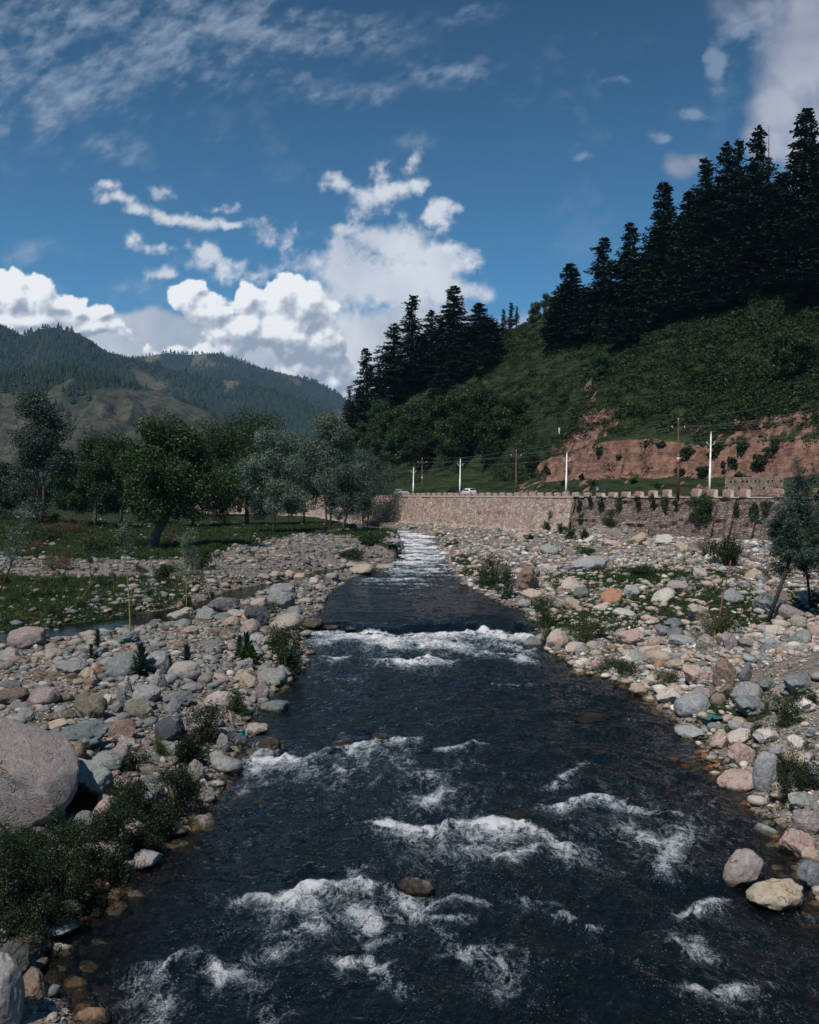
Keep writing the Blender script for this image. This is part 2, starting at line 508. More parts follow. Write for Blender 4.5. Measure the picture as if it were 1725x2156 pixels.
LEAF_MID = leaf_mat('green_leaf', (.014, .032, .012), (.056, .100, .034), 0.5, 0.22)
LEAF_WILLOW = leaf_mat('grey_green_leaf', (.046, .072, .053), (.180, .235, .180), 0.5, 0.2)
LEAF_BLUE = leaf_mat('blue_green_leaf', (.020, .038, .030), (.072, .110, .084), 0.5, 0.15)
NEEDLE = leaf_mat('conifer_needle', (.008, .018, .013), (.036, .060, .038), 0.8, 0.05, 0.03)
NEEDLE2 = leaf_mat('grey_conifer_needle', (.015, .029, .021), (.046, .070, .050), 0.8, 0.05, 0.03)
WEED = leaf_mat('weed_leaf', (.009, .021, .007), (.038, .066, .019), 0.55, 0.2)
WEED_DARK = leaf_mat('dark_weed_leaf', (.004, .010, .004), (.020, .038, .013), 0.55, 0.15)
WEED_DRY = leaf_mat('dry_brush', (.050, .032, .018), (.11, .075, .04), 0.7, 0.1)
GRASS = leaf_mat('grass_blade', (.012, .028, .008), (.048, .082, .022), 0.6, 0.25)
HILLW = leaf_mat('hill_shrub', (.006, .013, .006), (.032, .056, .018), 0.6, 0.15, 0.2)

# ================================================================== clouds: a far shell of the sky dome
def worley(x, y, seed=0):
    x0 = np.floor(x).astype(np.int64); y0 = np.floor(y).astype(np.int64)
    acc = np.zeros_like(x)
    for i in (-1, 0, 1):
        for j in (-1, 0, 1):
            cx, cy_ = x0 + i, y0 + j
            px_ = cx + _hash(cx, cy_, cx * 0, seed); py_ = cy_ + _hash(cx, cy_, cx * 0, seed + 9)
            acc += np.exp(-16 * ((x - px_) ** 2 + (y - py_) ** 2))
    return np.sqrt(np.maximum(-np.log(acc + 1e-9) / 16, 0))
def billow(x, y, s, seed):
    return 1.15 - (worley(x * s, y * s, seed) * 1.0 + worley(x * s * 2.3, y * s * 2.3, seed + 1) * .5 + worley(x * s * 5, y * s * 5, seed + 2) * .25
                   + worley(x * s * 11, y * s * 11, seed + 3) * .13) * 1.1
def field(U, V_, blobs):
    tot = np.full(U.shape, -3.0)
    for zx, zy, rx, ry, amp in blobs:
        u0, v0 = sky_uv(zx, zy)
        d = np.hypot((U - u0) / (rx * ZU), (V_ - v0) / (ry * ZU))
        f = amp * (1 - d)
        h = np.maximum(.25 - np.abs(tot - f), 0) / .25
        tot = np.maximum(tot, f) + h * h * .0625
    return tot
NU, NV = 760, 520
uu, vv = np.meshgrid(np.linspace(-.60, .60, NU), np.linspace(-.02, .70, NV))
def zx_of(u_): return 862 + u_ / ZU
CUM_L = [(20, 600, 70, 62, 1.0), (75, 612, 62, 55, 1.0), (120, 640, 50, 35, .9), (165, 645, 34, 22, .8), (212, 655, 34, 20, .8), (-60, 590, 80, 70, 1), (60, 670, 150, 40, .9), (190,690,110,30,.8)]
CUM_M = [(600, 625, 78, 66, 1.0), (650, 650, 66, 76, 1.0), (535, 620, 34, 44, .8), (455, 655, 66, 58, 1.0), (378, 625, 42, 32, .8), (415, 600, 30, 20, .6),
         (500, 700, 120, 50, 1.0), (600, 710, 120, 50, 1), (680, 725, 80, 60, 1), (370, 735, 55, 40, .85), (330, 742, 40, 24, .7), (620, 790, 110, 45, .95), (710, 800, 70, 50, .8), (440, 740, 90, 40, .9)]
LOWB = [(110, 720, 300, 50, 1.0), (330, 720, 130, 40, .8), (560, 760, 260, 70, 1.0), (720, 780, 110, 90, .9), (-120, 690, 180, 60, .9), (900, 800, 200, 120, .8)]
SHEET = [(770, 590, 150, 110, 1.0), (860, 600, 130, 85, 1.0), (955, 605, 85, 38, .9), (820, 500, 110, 42, .9), (680, 560, 90, 60, .7), (740, 700, 160, 110, .95),
         (880, 670, 110, 60, .8), (760, 480, 60, 22, .7), (930, 530, 80, 40, .8)]
PUFF = [(925, 445, 46, 34, .9), (952, 428, 26, 20, .7), (900, 385, 38, 34, .8), (850, 400, 60, 26, .8), (880, 350, 24, 30, .6), (820, 360, 30, 26, .6), (790, 425, 56, 44, .75), (735, 380, 40, 22, .75), (712, 366, 24, 14, .6),
        (945, 510, 36, 18, .7), (990, 552, 32, 24, .75), (985, 540, 20, 26, .5), (240, 425, 50, 18, .75), (290, 450, 50, 18, .8), (350, 457, 70, 18, .85), (430, 460, 70, 17, .9), (500, 460, 50, 16, .9), (345, 400, 44, 18, .6), (225, 398, 34, 14, .5),
        (470, 428, 34, 12, .5), (195, 410, 26, 10, .4), (280, 512, 36, 18, .75), (325, 520, 30, 14, .7), (330, 575, 50, 14, .6), (540, 575, 70, 18, .5), (470, 580, 60, 24, .6), (600, 500, 70, 18, .25), (130, 397, 22, 8, .4), (438, 535, 34, 28, 1.0), (466, 566, 46, 22, .9), (420, 560, 40, 18, .7), (510, 560, 50, 16, .6)]
RIGHTC = [(1700, 130, 95, 110, 1.0), (1660, 225, 80, 70, .95), (1625, 300, 60, 60, .9), (1740, 60, 120, 80, .8), (1780, 300, 150, 160, 1), (1600, 20, 80, 40, .5), (1430, 357, 44, 36, .95), (1468, 345, 34, 26, .8)]
RWISP = [(1515, 130, 26, 70, .8), (1560, 60, 50, 50, .7), (1480, 235, 44, 18, .7), (1402, 292, 36, 18, .8), (1225, 338, 36, 10, .6), (1620, 60, 70, 60, .7), (1320, 180, 40, 10, .3)]
CIR = [(300, 60, 420, 130, .9), (120, 190, 260, 110, .85), (60, 260, 160, 60, .8), (640, 60, 260, 70, .7), (1000, 20, 90, 30, .6), (950, 150, 130, 50, .95), (730, 200, 130, 32, .85), (610, 165, 80, 30, .75), (245, 330, 70, 42, .8),
       (400, 150, 200, 70, .7), (870, 300, 60, 18, .4), (30, 525, 110, 20, .6), (310, 610, 150, 26, .6), (150, 600, 60, 16, .4), (-200, 200, 260, 200, .8)]
def nz(s, seed, oct=5, gain=.55): return fbm(uu * s, vv * s, oct=oct, seed=seed, gain=gain)
wu, wv = .022 * nz(9, 201, 4), .018 * nz(9, 211, 4)
wu2, wv2 = .012 * nz(30, 221, 4), .010 * nz(30, 231, 4)
def cum(blobs, du=0.0, dv=0.0):
    a, b = uu + du, vv + dv
    f = field(a + wu * .5 + wu2 * .5, b + wv * .5 + wv2 * .5, blobs)
    return f + .70 * (billow(a, b, 19, 240) - .60) + .12 * nz(70, 250, 5, .65)
fm_ = cum(CUM_L + CUM_M); fo_ = cum(CUM_L + CUM_M, -.004, .007); fo2_ = cum(CUM_L + CUM_M, -.012, .020)
ca = sst(fm_, -0.02, .14)
base_v = np.interp(uu, [-.6, -.3, 0, .6], [sky_uv(0, 668)[1], sky_uv(300, 700)[1], sky_uv(862, 700)[1], .1])
lit = .62 + 1.8 * (fm_ - fo_) + .55 * (fm_ - fo2_) + .22 * nz(24, 260, 5, .6)  # sun side and grey undersides of the cumulus are worked into the emitted colour
lit = lit - .55 * sst(base_v - vv, -.012, .03) * (1 - .8 * sst(nz(11, 262, 3), .0, .35)) + .1
lit = np.clip(lit, 0, 1) ** 1.0
def ramp3(t, c0, c1, c2):
    t = t[..., None]; c0, c1, c2 = map(np.array, (c0, c1, c2))
    return np.where(t < .5, c0 + (c1 - c0) * t * 2, c1 + (c2 - c1) * (t * 2 - 1))
ccol = ramp3(lit, (.36, .42, .52), (.62, .68, .77), (1.06, 1.08, 1.10))
fl = field(uu + wu, vv + wv, LOWB) + .46 + .42 * nz(14, 270, 5) + .2 * (billow(uu, vv, 14, 275) - .6)
la = .92 * sst(fl, 0, .35); lcol = ramp3(np.clip(.5 + .75 * nz(12, 280, 5) , 0, 1), (.40, .45, .55), (.60, .65, .73), (.86, .89, .95))
fsn = field(uu + wu, vv + wv, SHEET) + .85 * nz(20, 290, 7, .64)
sa = .90 * sst(fsn, 0.0, .62); scol = ramp3(np.clip(.62 + .7 * nz(15, 300, 5), 0, 1), (.46, .52, .62), (.70, .75, .83), (.86, .89, .95))
fp = field(uu + wu * .9 + wu2 * .7, vv + wv * .8 + wv2 * .6, PUFF) + .04 + 1.05 * nz(26, 310, 7, .66) + .30 * (billow(uu, vv, 42, 315) - .6)
pa = .90 * sst(fp, -.05, .80); pcol = ramp3(np.clip(.6 + .6 * nz(25, 320, 4) + .3 * pa, 0, 1), (.50, .57, .68), (.68, .74, .83), (.84, .88, .95))
fr = field(uu + wu, vv + wv, RIGHTC) + .16 + .45 * nz(18, 330, 6, .55)
ra = .93 * sst(fr, -.05, .75); rcol = ramp3(np.clip(.5 + .9 * nz(9, 340, 4), 0, 1), (.26, .30, .40), (.42, .45, .55), (.62, .64, .74))
# combed high cloud
cr, sr = math.cos(R(24)), math.sin(R(24))
ua, va = uu * cr + vv * sr, (-uu * sr + vv * cr)
fi = field(uu + wu * 1.6, vv + wv * 1.4, CIR)
ripple = fbm(ua * 18, va * 40, oct=7, seed=350, gain=.68) + .55 * fbm(ua * 60, va * 90, oct=4, seed=360, gain=.6)
ia = sst(fi * .60 + ripple * 1.05, -.25, 1.35) * sst(fi, -.35, .5) * .66
fw = field(uu + wu * .8, vv + wv * .8, RWISP)
ia = np.maximum(ia, .45 * sst(fw + .7 * ripple, .05, .8))
ia = np.maximum(ia, .10 * sst(nz(11, 370, 6, .7) + .35 * ripple, .15, .7))
icol = np.broadcast_to(np.array([.42, .51, .64]), uu.shape + (3,))
C = np.zeros(uu.shape + (3,)); A = np.zeros(uu.shape)
for al, co in ((ia, icol), (ra, rcol), (sa, scol), (pa, pcol), (la, lcol), (ca, ccol)):
    C = C * (1 - al[..., None]) + co * al[..., None]; A = A * (1 - al) + al
edge_f = np.clip(np.minimum.reduce([(uu + .6) / .06, (.6 - uu) / .06, (.7 - vv) / .06]), 0, 1)
A = A * edge_f; C = C / np.maximum(A / np.maximum(edge_f, 1e-6), 1e-4)[..., None]
dd = np.stack([uu, np.ones_like(uu), vv], -1); dd /= np.linalg.norm(dd, axis=-1, keepdims=True)
SV = dd * 16000 + np.array([0, 0, CAM_Z])
q0 = np.arange(NV - 1)[:, None] * NU + np.arange(NU - 1)[None, :]
SQ = np.stack([q0, q0 + 1, q0 + 1 + NU, q0 + NU], -1).reshape(-1, 4)
SQ = SQ[(A.ravel()[SQ] > .004).any(1)]
m, t, o = new_mat('cloud')
em = t.new('ShaderNodeEmission'); t.l.new(t.new('ShaderNodeAttribute', attribute_name='cloud').outputs['Color'], em.inputs[0])
trn = t.new('ShaderNodeBsdfTransparent'); mx = t.new('ShaderNodeMixShader')
t.l.new(t.attr('cover'), mx.inputs[0]); t.l.new(trn.outputs[0], mx.inputs[1]); t.l.new(em.outputs[0], mx.inputs[2]); t.l.new(mx.outputs[0], o.inputs[0])
m.cycles.emission_sampling = 'NONE'
skm = np_mesh('sky', SV.reshape(-1, 3), SQ, [m], True, attrs={'cloud': C.reshape(-1, 3), 'cover': A.ravel()})
so = kind(link('sky', skm), 'structure', 'blue sky with bright cumulus and thin high cloud')
so.visible_shadow = True

# ================================================================== the ground: one sheet
def ground_mat():
    m, t, o = new_mat('river_valley_ground')
    pos = t.new('ShaderNodeNewGeometry').outputs['Position']
    z1 = t.new('ShaderNodeAttribute', attribute_name='zone').outputs['Color']
    s1 = t.new('ShaderNodeSeparateColor'); t.l.new(z1, s1.inputs[0])
    grass, red, bed = s1.outputs[0], s1.outputs[1], s1.outputs[2]
    hillm = t.attr('hillside')
    # gravel: pebbles of three sizes on sandy grit
    cb = t.vor(pos, 3.2, 'F1', 1, 'Color'); db = t.vor(pos, 3.2)
    cs = t.vor(pos, 9.0, 'F1', 1, 'Color'); ds = t.vor(pos, 9.0)
    sb = t.new('ShaderNodeSeparateColor'); t.l.new(cb, sb.inputs[0])
    ss_ = t.new('ShaderNodeSeparateColor'); t.l.new(cs, ss_.inputs[0])
    pal = [(0.0, (.12, .13, .14)), (.3, (.26, .27, .27)), (.5, (.36, .31, .27)), (.7, (.30, .22, .18)), (.85, (.42, .37, .32)), (1, (.19, .21, .22))]
    g1 = t.ramp(sb.outputs[0], pal); g2 = t.ramp(ss_.outputs[0], pal)
    grit = t.mix(t.noise(pos, 30, 4, 0.7), (.16, .13, .11), (.38, .33, .29))
    gr = t.mix(t.ss(ds, 0.55, 0.35), grit, g2)
    gr = t.mix(t.m('MULTIPLY', t.ss(db, 0.5, 0.38), t.ss(sb.outputs[1], 0.35, 0.45)), gr, g1)
    gr = t.v('SCALE', gr, scale=t.lin(t.noise(pos, 0.35, 4), .3, .7, .50, .88))  # varied at random, and darkened throughout to suggest shade between the stones
    # grass and low weeds
    ng = t.noise(pos, 3.5, 6, 0.7); ngl = t.noise(pos, 0.25, 4, 0.6)
    gc = t.mix(t.ss(ng, .3, .7), (.006, .016, .005), (.026, .046, .013))
    gc = t.mix(t.m('MULTIPLY', t.ss(ngl, .5, .7), .5), gc, (.050, .052, .022))
    # hillside: grass in bands along the slope with bare scuffs
    mp = t.new('ShaderNodeMapping'); t.l.new(pos, mp.inputs[0]); mp.inputs['Scale'].default_value = (.12, .12, .9)
    nh = t.noise(mp.outputs[0], 1.6, 6, 0.65, .4)
    hc = t.mix(t.ss(nh, .36, .62), (.005, .011, .005), (.026, .042, .013))
    hc = t.mix(t.m('MULTIPLY', t.ss(t.noise(pos, .07, 5, .65), .5, .68), .6), hc, (.028, .042, .015))
    bare = t.ss(t.noise(mp.outputs[0], 2.6, 5, 0.7), .68, .76)
    hc = t.mix(t.m('MULTIPLY', bare, .6), hc, (.16, .095, .065))
    # red earth of the cutting
    nr = t.noise(pos, 0.55, 7, 0.68); nr2 = t.noise(pos, 3.0, 5, 0.7)
    rc = t.mix(t.ss(nr, .32, .68), (.105, .056, .043), (.27, .160, .122))
    rc = t.v('SCALE', rc, scale=t.lin(nr2, .25, .75, .72, 1.25))
    # bed: brown weedy cobbles
    cbd = t.new('ShaderNodeSeparateColor'); t.l.new(t.vor(pos, 2.4, 'F1', 1, 'Color'), cbd.inputs[0])
    bc = t.ramp(cbd.outputs[1], [(0, (.03, .024, .016)), (.4, (.10, .06, .03)), (.7, (.05, .05, .036)), (.88, (.22, .10, .04)), (1, (.18, .15, .11))])
    bc = t.v('SCALE', bc, scale=t.lin(t.vor(pos, 2.4), 0.1, 0.6, 1.1, 0.3))
    col = t.mix(t.ss(t.m('ADD', grass, t.m('MULTIPLY', t.m('SUBTRACT', ng, .5), .9)), .35, .65), gr, gc)
    col = t.mix(hillm, col, hc)
    col = t.mix(t.ss(t.m('ADD', red, t.m('MULTIPLY', t.m('SUBTRACT', nr, .5), .8)), .35, .6), col, rc)
    col = t.mix(bed, col, bc)
    p = t.new('ShaderNodeBsdfPrincipled')
    t.l.new(col, p.inputs['Base Color'])
    p.inputs['Roughness'].default_value = 0.9
    p.inputs['Specular IOR Level'].default_value = 0.2
    hb = t.m('ADD', t.m('MULTIPLY', t.ss(db, .6, .2), .10), t.m('MULTIPLY', t.ss(ds, .6, .2), .04))
    hb = t.m('MULTIPLY', hb, t.m('SUBTRACT', 1.0, t.m('MAXIMUM', hillm, red)))
    hb = t.m('ADD', hb, t.m('MULTIPLY', t.m('MULTIPLY', nr, .6), red))
    hb = t.m('ADD', hb, t.m('MULTIPLY', t.m('MULTIPLY', nh, .9), hillm))
    hb = t.m('ADD', hb, t.m('MULTIPLY', ng, .05))
    t.l.new(t.bump(hb, 0.9, 1.0), p.inputs['Normal'])
    t.l.new(p.outputs[0], o.inputs[0])
    return m
GROUND = ground_mat()
NS, NR = 760, 980
sv = np.linspace(-1, 1, NS); sv = 0.75 * sv + 0.25 * sv ** 3
yr = np.concatenate([np.linspace(-40, 7.5, 22)[:-1], 7.5 * (430 / 7.5) ** np.linspace(0, 1, NR - 70), 430 * (9000 / 430) ** np.linspace(0, 1, 50)[1:]])
Wd = 26 + 0.72 * np.maximum(yr, 0)
GX = Wd[:, None] * sv[None, :] + 0.06 * np.maximum(yr, 0)[:, None] * (1 - sv[None, :] ** 2)
GY = np.repeat(yr[:, None], NS, 1)
GZ, GP = H(GX, GY, True)
def polycount(m): return m
nA = fbm(GX * .16, GY * .16, oct=4, seed=31); nB = fbm(GX * .7, GY * .7, oct=3, seed=32)
dR, dL, dw = GP['dR'], GP['dL'], GP['dw']
hillm = sst(dw, 8, 9.5)
# grass: left meadow beyond the channel and terrace, patches on the right bar, weeds along the water's edge
gl = np.maximum(sst(GP['dt'] + nB * 1.2, -0.5, 1.5), sst(GP['over'] + nA * .25, .12, .3) * (1 - sst(GP['dt'], -13, -8)) )
gl = np.maximum(gl, .75 * sst(dL, 0.2, .8) * (1 - sst(dL, 1.0, 2.4)) * sst(nA, -.1, .3))
gl = np.where(GP['dc'] < GP['wc'], 0.0, gl)
gravelslope = sst(GX, -24, -12) * sst(GP['dt'], -1, -3)       # the washed gravel slope under the terrace edge
gl = gl * (1 - .8 * gravelslope * sst(GY, 58, 70))
gc_ = hit(1480, 1272); gp2 = hit(1360, 1215)
grr = np.exp(-(((GX - gc_.x) / 9) ** 2 + ((GY - gc_.y) / 7) ** 2)) * 1.3 + np.exp(-(((GX - gp2.x) / 8) ** 2 + ((GY - gp2.y) / 7) ** 2))
grr = np.clip(grr + .5 * nB + .2 * nA, 0, 1) * (grr > .15)
grr = np.maximum(grr, .95 * sst(dR, .2, .9) * (1 - sst(dR, 1.5, 4.5)) * sst(nA + .4 * nB, -.15, .3))
grr = np.maximum(grr, sst(dw, -3.2, -1.0) * .8)
grassm = np.where(dR > 0, grr, np.where(dL > 0, gl, 0))
verge = sst(dw, 7.5, 9) * (1 - sst(dw, 20, 21))
leftv = 1 - sst(GP['ub'], .09, .13)
redm = GP['cutm'] * sst(dw + 1.2 * GP['nn'], 15.6, 16.6) * (1 - sst(dw + 1.2 * GP['nn'], 19.8, 21.6))
extra_ = GP['cutm'] * sst(dw, 20, 21) * .8 * (1 - sst(dw, 24, 30)) * sst(GP['nn'] + .5 * nB, .05, .35)
sc = hit(1242, 830, 100); sc2 = hit(1560, 950, 100)
scar = np.exp(-(((GX - sc.x - 0.12 * (GY - sc.y)) / 1.3) ** 2 + ((GY - sc.y) / 14) ** 2)) * sst(nB, -.3, .2)
redm = np.maximum(np.maximum(redm, extra_), scar)
redm = np.maximum(redm, .62 * verge * (1 - leftv * .5) * sst(nA + nB, .0, .5))
redm = np.maximum(redm, .95 * np.exp(-((GX - TALUS[0]) ** 2 / 14 + (GY - TALUS[1]) ** 2 / 16)) * .7)
edge = (1 - np.abs(np.clip((GP['dt'] + .3) / .9, -1, 1))) * sst(GX, -22, -10)
redm = np.maximum(redm, .55 * edge * (dL > 0))
redm = np.maximum(redm, .45 * sst(dw, 7.0, 7.5) * (1 - sst(dw, 8.5, 10)))
bedm = np.maximum(sst(GP['din'], -0.15, 0.1), (1 - sst(GP['dc'], GP['wc'] - .2, GP['wc'] + .15)) * (dL > 0) * (GY < 100))
i = np.arange(len(yr) - 1)[:, None] * NS + np.arange(NS - 1)[None, :]
GQ = np.stack([i, i + 1, i + 1 + NS, i + NS], -1).reshape(-1, 4)
gm = np_mesh('ground', np.stack([GX, GY, GZ], -1).reshape(-1, 3), GQ, [GROUND], True,
             attrs={'zone': np.stack([grassm, redm, bedm], -1).reshape(-1, 3), 'hillside': hillm.ravel()})
kind(link('ground', gm), 'structure', 'stony river valley floor rising to a steep green hillside')
GRASSF = (GX, GY, grassm)

# ================================================================== water
def water_mat(name, still=False):
    m, t, o = new_mat(name)
    pos = t.new('ShaderNodeNewGeometry').outputs['Position']
    foam = t.attr('foam'); dep = t.attr('depth')
    mp = t.new('ShaderNodeMapping'); t.l.new(pos, mp.inputs[0]); mp.inputs['Scale'].default_value = (1, .6, 1) if not still else (1, 1, 1)
    q = mp.outputs[0]
    n1 = t.noise(q, 2.0, 5, 0.62, 0.8); n2 = t.noise(q, 9.0, 5, 0.65, 0.5)
    h = t.m('ADD', t.m('MULTIPLY', n1, 0.22), t.m('MULTIPLY', n2, 0.055))
    nrm = t.bump(h, 0.14 if still else 0.8, 1.0)
    fr = t.new('ShaderNodeFresnel'); fr.inputs[0].default_value = 1.33; t.l.new(nrm, fr.inputs[1])
    gl = t.new('ShaderNodeBsdfGlossy'); gl.inputs['Roughness'].default_value = 0.07; t.l.new(nrm, gl.inputs['Normal'])
    gl.inputs[0].default_value = (.80, .90, .96, 1) if not still else (.42, .42, .36, 1)  # still water: dimmer, browner mirror colour stands for reflected dark trees and hills
    tr = t.new('ShaderNodeBsdfTransparent')
    k = t.m('MULTIPLY', dep, -1.0)
    comb = t.new('ShaderNodeCombineXYZ')
    for i_, a in enumerate((1.5, 1.6, 1.9) if not still else (2.6, 2.4, 3.4)):
        t.l.new(t.m('EXPONENT', t.m('MULTIPLY', k, a)), comb.inputs[i_])
    t.l.new(comb.outputs[0], tr.inputs[0])
    df = t.new('ShaderNodeBsdfDiffuse'); df.inputs[0].default_value = (.003, .006, .007, 1) if not still else (.035, .032, .018, 1)
    body = t.new('ShaderNodeMixShader'); t.l.new(t.m('SUBTRACT', 1.0, t.m('EXPONENT', t.m('MULTIPLY', k, 2.2))), body.inputs[0])
    t.l.new(tr.outputs[0], body.inputs[1]); t.l.new(df.outputs[0], body.inputs[2])
    wmix = t.new('ShaderNodeMixShader'); t.l.new(fr.outputs[0], wmix.inputs[0])
    t.l.new(body.outputs[0], wmix.inputs[1]); t.l.new(gl.outputs[0], wmix.inputs[2])
    if still:
        t.l.new(wmix.outputs[0], o.inputs[0]); return m
    # foam: torn lace, denser where the field is strong
    mp2 = t.new('ShaderNodeMapping'); t.l.new(pos, mp2.inputs[0]); mp2.inputs['Scale'].default_value = (1, .55, 1)
    w1 = t.noise(mp2.outputs[0], 2.2, 6, 0.68, 1.2)
    lace = t.m('ABSOLUTE', t.m('SUBTRACT', t.noise(mp2.outputs[0], 3.2, 7, 0.7, 0.9), 0.5))
    fine = t.noise(pos, 24, 5, 0.75)
    f = t.m('ADD', foam, t.m('MULTIPLY', t.m('SUBTRACT', w1, 0.5), 1.5))
    f = t.m('SUBTRACT', f, t.m('MULTIPLY', lace, 2.7))
    f = t.m('ADD', f, t.m('MULTIPLY', t.m('SUBTRACT', fine, 0.5), 1.15))
    fm = t.ss(f, 0.13, 0.88)
    # stray bubbles and droplets
    sp = t.ss(t.vor(pos, 11, 'F1', 1), 0.15, 0.06)
    sp = t.m('MAXIMUM', sp, t.ss(t.vor(pos, 23, 'F1', 1), 0.13, 0.05))
    spm = t.m('MULTIPLY', t.m('MULTIPLY', sp, t.ss(t.noise(pos, 1.1, 4), 0.42, 0.60)), t.ss(foam, -0.10, 0.12))
    fm = t.m('MAXIMUM', fm, t.m('MULTIPLY', spm, 0.85))
    fd = t.new('ShaderNodeBsdfPrincipled')
    t.l.new(t.mix(t.ss(f, 0.3, 1.0), (.46, .54, .60), (.86, .88, .90)), fd.inputs['Base Color'])
    fd.inputs['Roughness'].default_value = .5
    fn = t.bump(t.m('ADD', f, t.m('MULTIPLY', fine, .6)), 0.8, 0.10)
    t.l.new(fn, fd.inputs['Normal'])
    fx = t.new('ShaderNodeMixShader'); t.l.new(fm, fx.inputs[0])
    t.l.new(wmix.outputs[0], fx.inputs[1]); t.l.new(fd.outputs[0], fx.inputs[2])
    t.l.new(fx.outputs[0], o.inputs[0])
    return m
WATER = water_mat('river_water'); POOL = water_mat('still_water', True)
# wave crests: (points in the photo's working grid, strength, reach downstream in metres, sharpness of the upstream edge)
CRESTS = [
    ([(690, 1322), (760, 1328), (840, 1322), (930, 1334), (1020, 1330), (1110, 1336)], 1.15, 3.8, .25),
    ([(900, 1352), (980, 1356), (1060, 1352), (1100, 1366)], .9, 3.0, .4),
    ([(800, 1386), (860, 1392), (905, 1384), (945, 1390)], 1.1, 1.8, .25),
    ([(1030, 1372), (1090, 1378), (1110, 1392)], .8, 1.6, .3), ([(690, 1384), (715, 1382)], .9, 1.8, .2), ([(790, 1400), (850, 1408)], .6, 1.2, .3),
    ([(720, 1428), (760, 1432)], .7, 1.2, .3), ([(1045, 1443), (1135, 1441)], .6, .6, .2), ([(1030, 1425), (1060, 1432)], .35, .8, .3),
    ([(560, 1592), (600, 1596), (650, 1594), (690, 1575), (760, 1568), (800, 1552), (850, 1550)], 1.15, 2.2, .22),
    ([(640, 1618), (700, 1610), (720, 1626)], .7, 1.1, .3), ([(540, 1585), (560, 1570), (570, 1580)], .8, .6, .2),
    ([(940, 1576), (1000, 1566)], .85, .9, .25), ([(925, 1625), (980, 1608), (1060, 1622), (1100, 1630)], .5, .6, .25), ([(1110, 1626), (1150, 1624)], .4, .5, .25),
    ([(900, 1625), (925, 1640), (935, 1662), (890, 1690)], .85, .8, .3), ([(1170, 1648), (1200, 1625), (1232, 1606)], .8, .25, .2),
    ([(1190, 1518), (1220, 1514)], .5, .8, .2), ([(1290, 1508), (1350, 1520)], .4, .8, .3), ([(1175, 1690), (1250, 1678), (1300, 1684), (1336, 1700)], .85, .9, .25),
    ([(820, 1730), (880, 1742), (930, 1742), (960, 1726), (1020, 1730), (1090, 1724), (1140, 1748), (1165, 1776)], 1.2, 1.6, .2),
    ([(930, 1770), (960, 1782), (990, 1790)], .9, 1.0, .3), ([(1000, 1800), (1060, 1806), (1110, 1792), (1150, 1778)], .55, .6, .3), ([(830, 1775), (870, 1772), (900, 1780)], .7, .6, .3),
    ([(1330, 1748), (1385, 1775)], .6, .6, .3), ([(1445, 1748), (1405, 1790), (1400, 1835)], .75, .5, .35), ([(1370, 1715), (1420, 1712)], .45, .4, .3),
    ([(530, 1892), (590, 1892), (640, 1868), (700, 1862), (745, 1862)], 1.25, 1.5, .18), ([(742, 1862), (748, 1835), (765, 1825)], .8, .3, .2),
    ([(590, 1970), (620, 1962), (650, 1955)], .6, .7, .3), ([(750, 1915), (770, 1925), (795, 1948)], 1.0, .6, .3),
    ([(825, 1878), (860, 1885), (875, 1925)], .9, .5, .3), ([(875, 1918), (930, 1898)], .8, .5, .3), ([(920, 1930), (975, 1935)], .8, .3, .3),
    ([(790, 1985), (840, 1965)], .7, .3, .3), ([(730, 2022), (770, 2012), (790, 2040)], 1.15, .6, .3), ([(545, 2025), (600, 1995)], .7, .4, .3), ([(810, 2060), (840, 2090)], .6, .4, .3),
    ([(925, 1955), (955, 1992)], .7, .2, .2), ([(975, 2005), (1030, 2012), (1060, 2045), (1050, 2095)], 1.05, .6, .25), ([(1090, 1895), (1170, 1908), (1235, 1950)], .8, .7, .3),
    ([(960, 1890), (1020, 1905)], .7, .3, .25), ([(345, 2040), (390, 2010), (440, 2018), (470, 2050)], .95, .8, .25), ([(500, 2020), (520, 2060), (560, 2130)], .7, .5, .3),
    ([(1445, 1925), (1500, 1895)], .95, .5, .25), ([(1450, 1985), (1480, 2015)], .8, .6, .3), ([(1455, 2080), (1500, 2088), (1560, 2082)], 1.05, .6, .25), ([(1560, 2080), (1590, 2070)], .6, .3, .3),
    ([(300, 2150), (330, 2100)], .4, .5, .3), ([(1110, 2020), (1150, 2030)], .4, .5, .3), ([(1280, 2010), (1330, 2030)], .35, .5, .3), ([(1690, 1920), (1725, 1930)], .6, .4, .3),
    ([(740, 1228), (800, 1231), (850, 1228)], .5, 1.0, .3), ([(800, 1236), (850, 1240), (880, 1238)], .6, 1.2, .3), ([(905, 1231), (965, 1236)], .6, 1.2, .4), ([(845, 1250), (875, 1249), (905, 1256)], .35, 1.2, .4), ([(720, 1190), (760, 1200)], .5, 2, .4)]
CR2 = []
rgc = np.random.default_rng(4)
for k in range(70):                         # rapids far upstream: broken little crests, none spanning the river
    y_ = rgc.uniform(82, 178) if k > 12 else rgc.uniform(74, 90); f_ = rgc.uniform(.08, .92); xm = float(xL(y_) + (xR(y_) - xL(y_)) * f_); hl_ = rgc.uniform(.5, 1.9); tl_ = rgc.uniform(-.9, .9)
    CR2.append(([(xm - hl_, y_ + tl_), (xm, y_ + rgc.uniform(-.5, .5)), (xm + hl_, y_ - tl_)], rgc.uniform(.6, 1.15) * (.7 if k <= 12 else 1), rgc.uniform(1.2, 4.5), rgc.uniform(.3, 1.0)))
NYW, NXW = 1100, 420
yw = 7.0 * (225 / 7.0) ** np.linspace(0, 1, NYW)
yw = np.concatenate([np.linspace(-35, 7.0, 30)[:-1], yw])
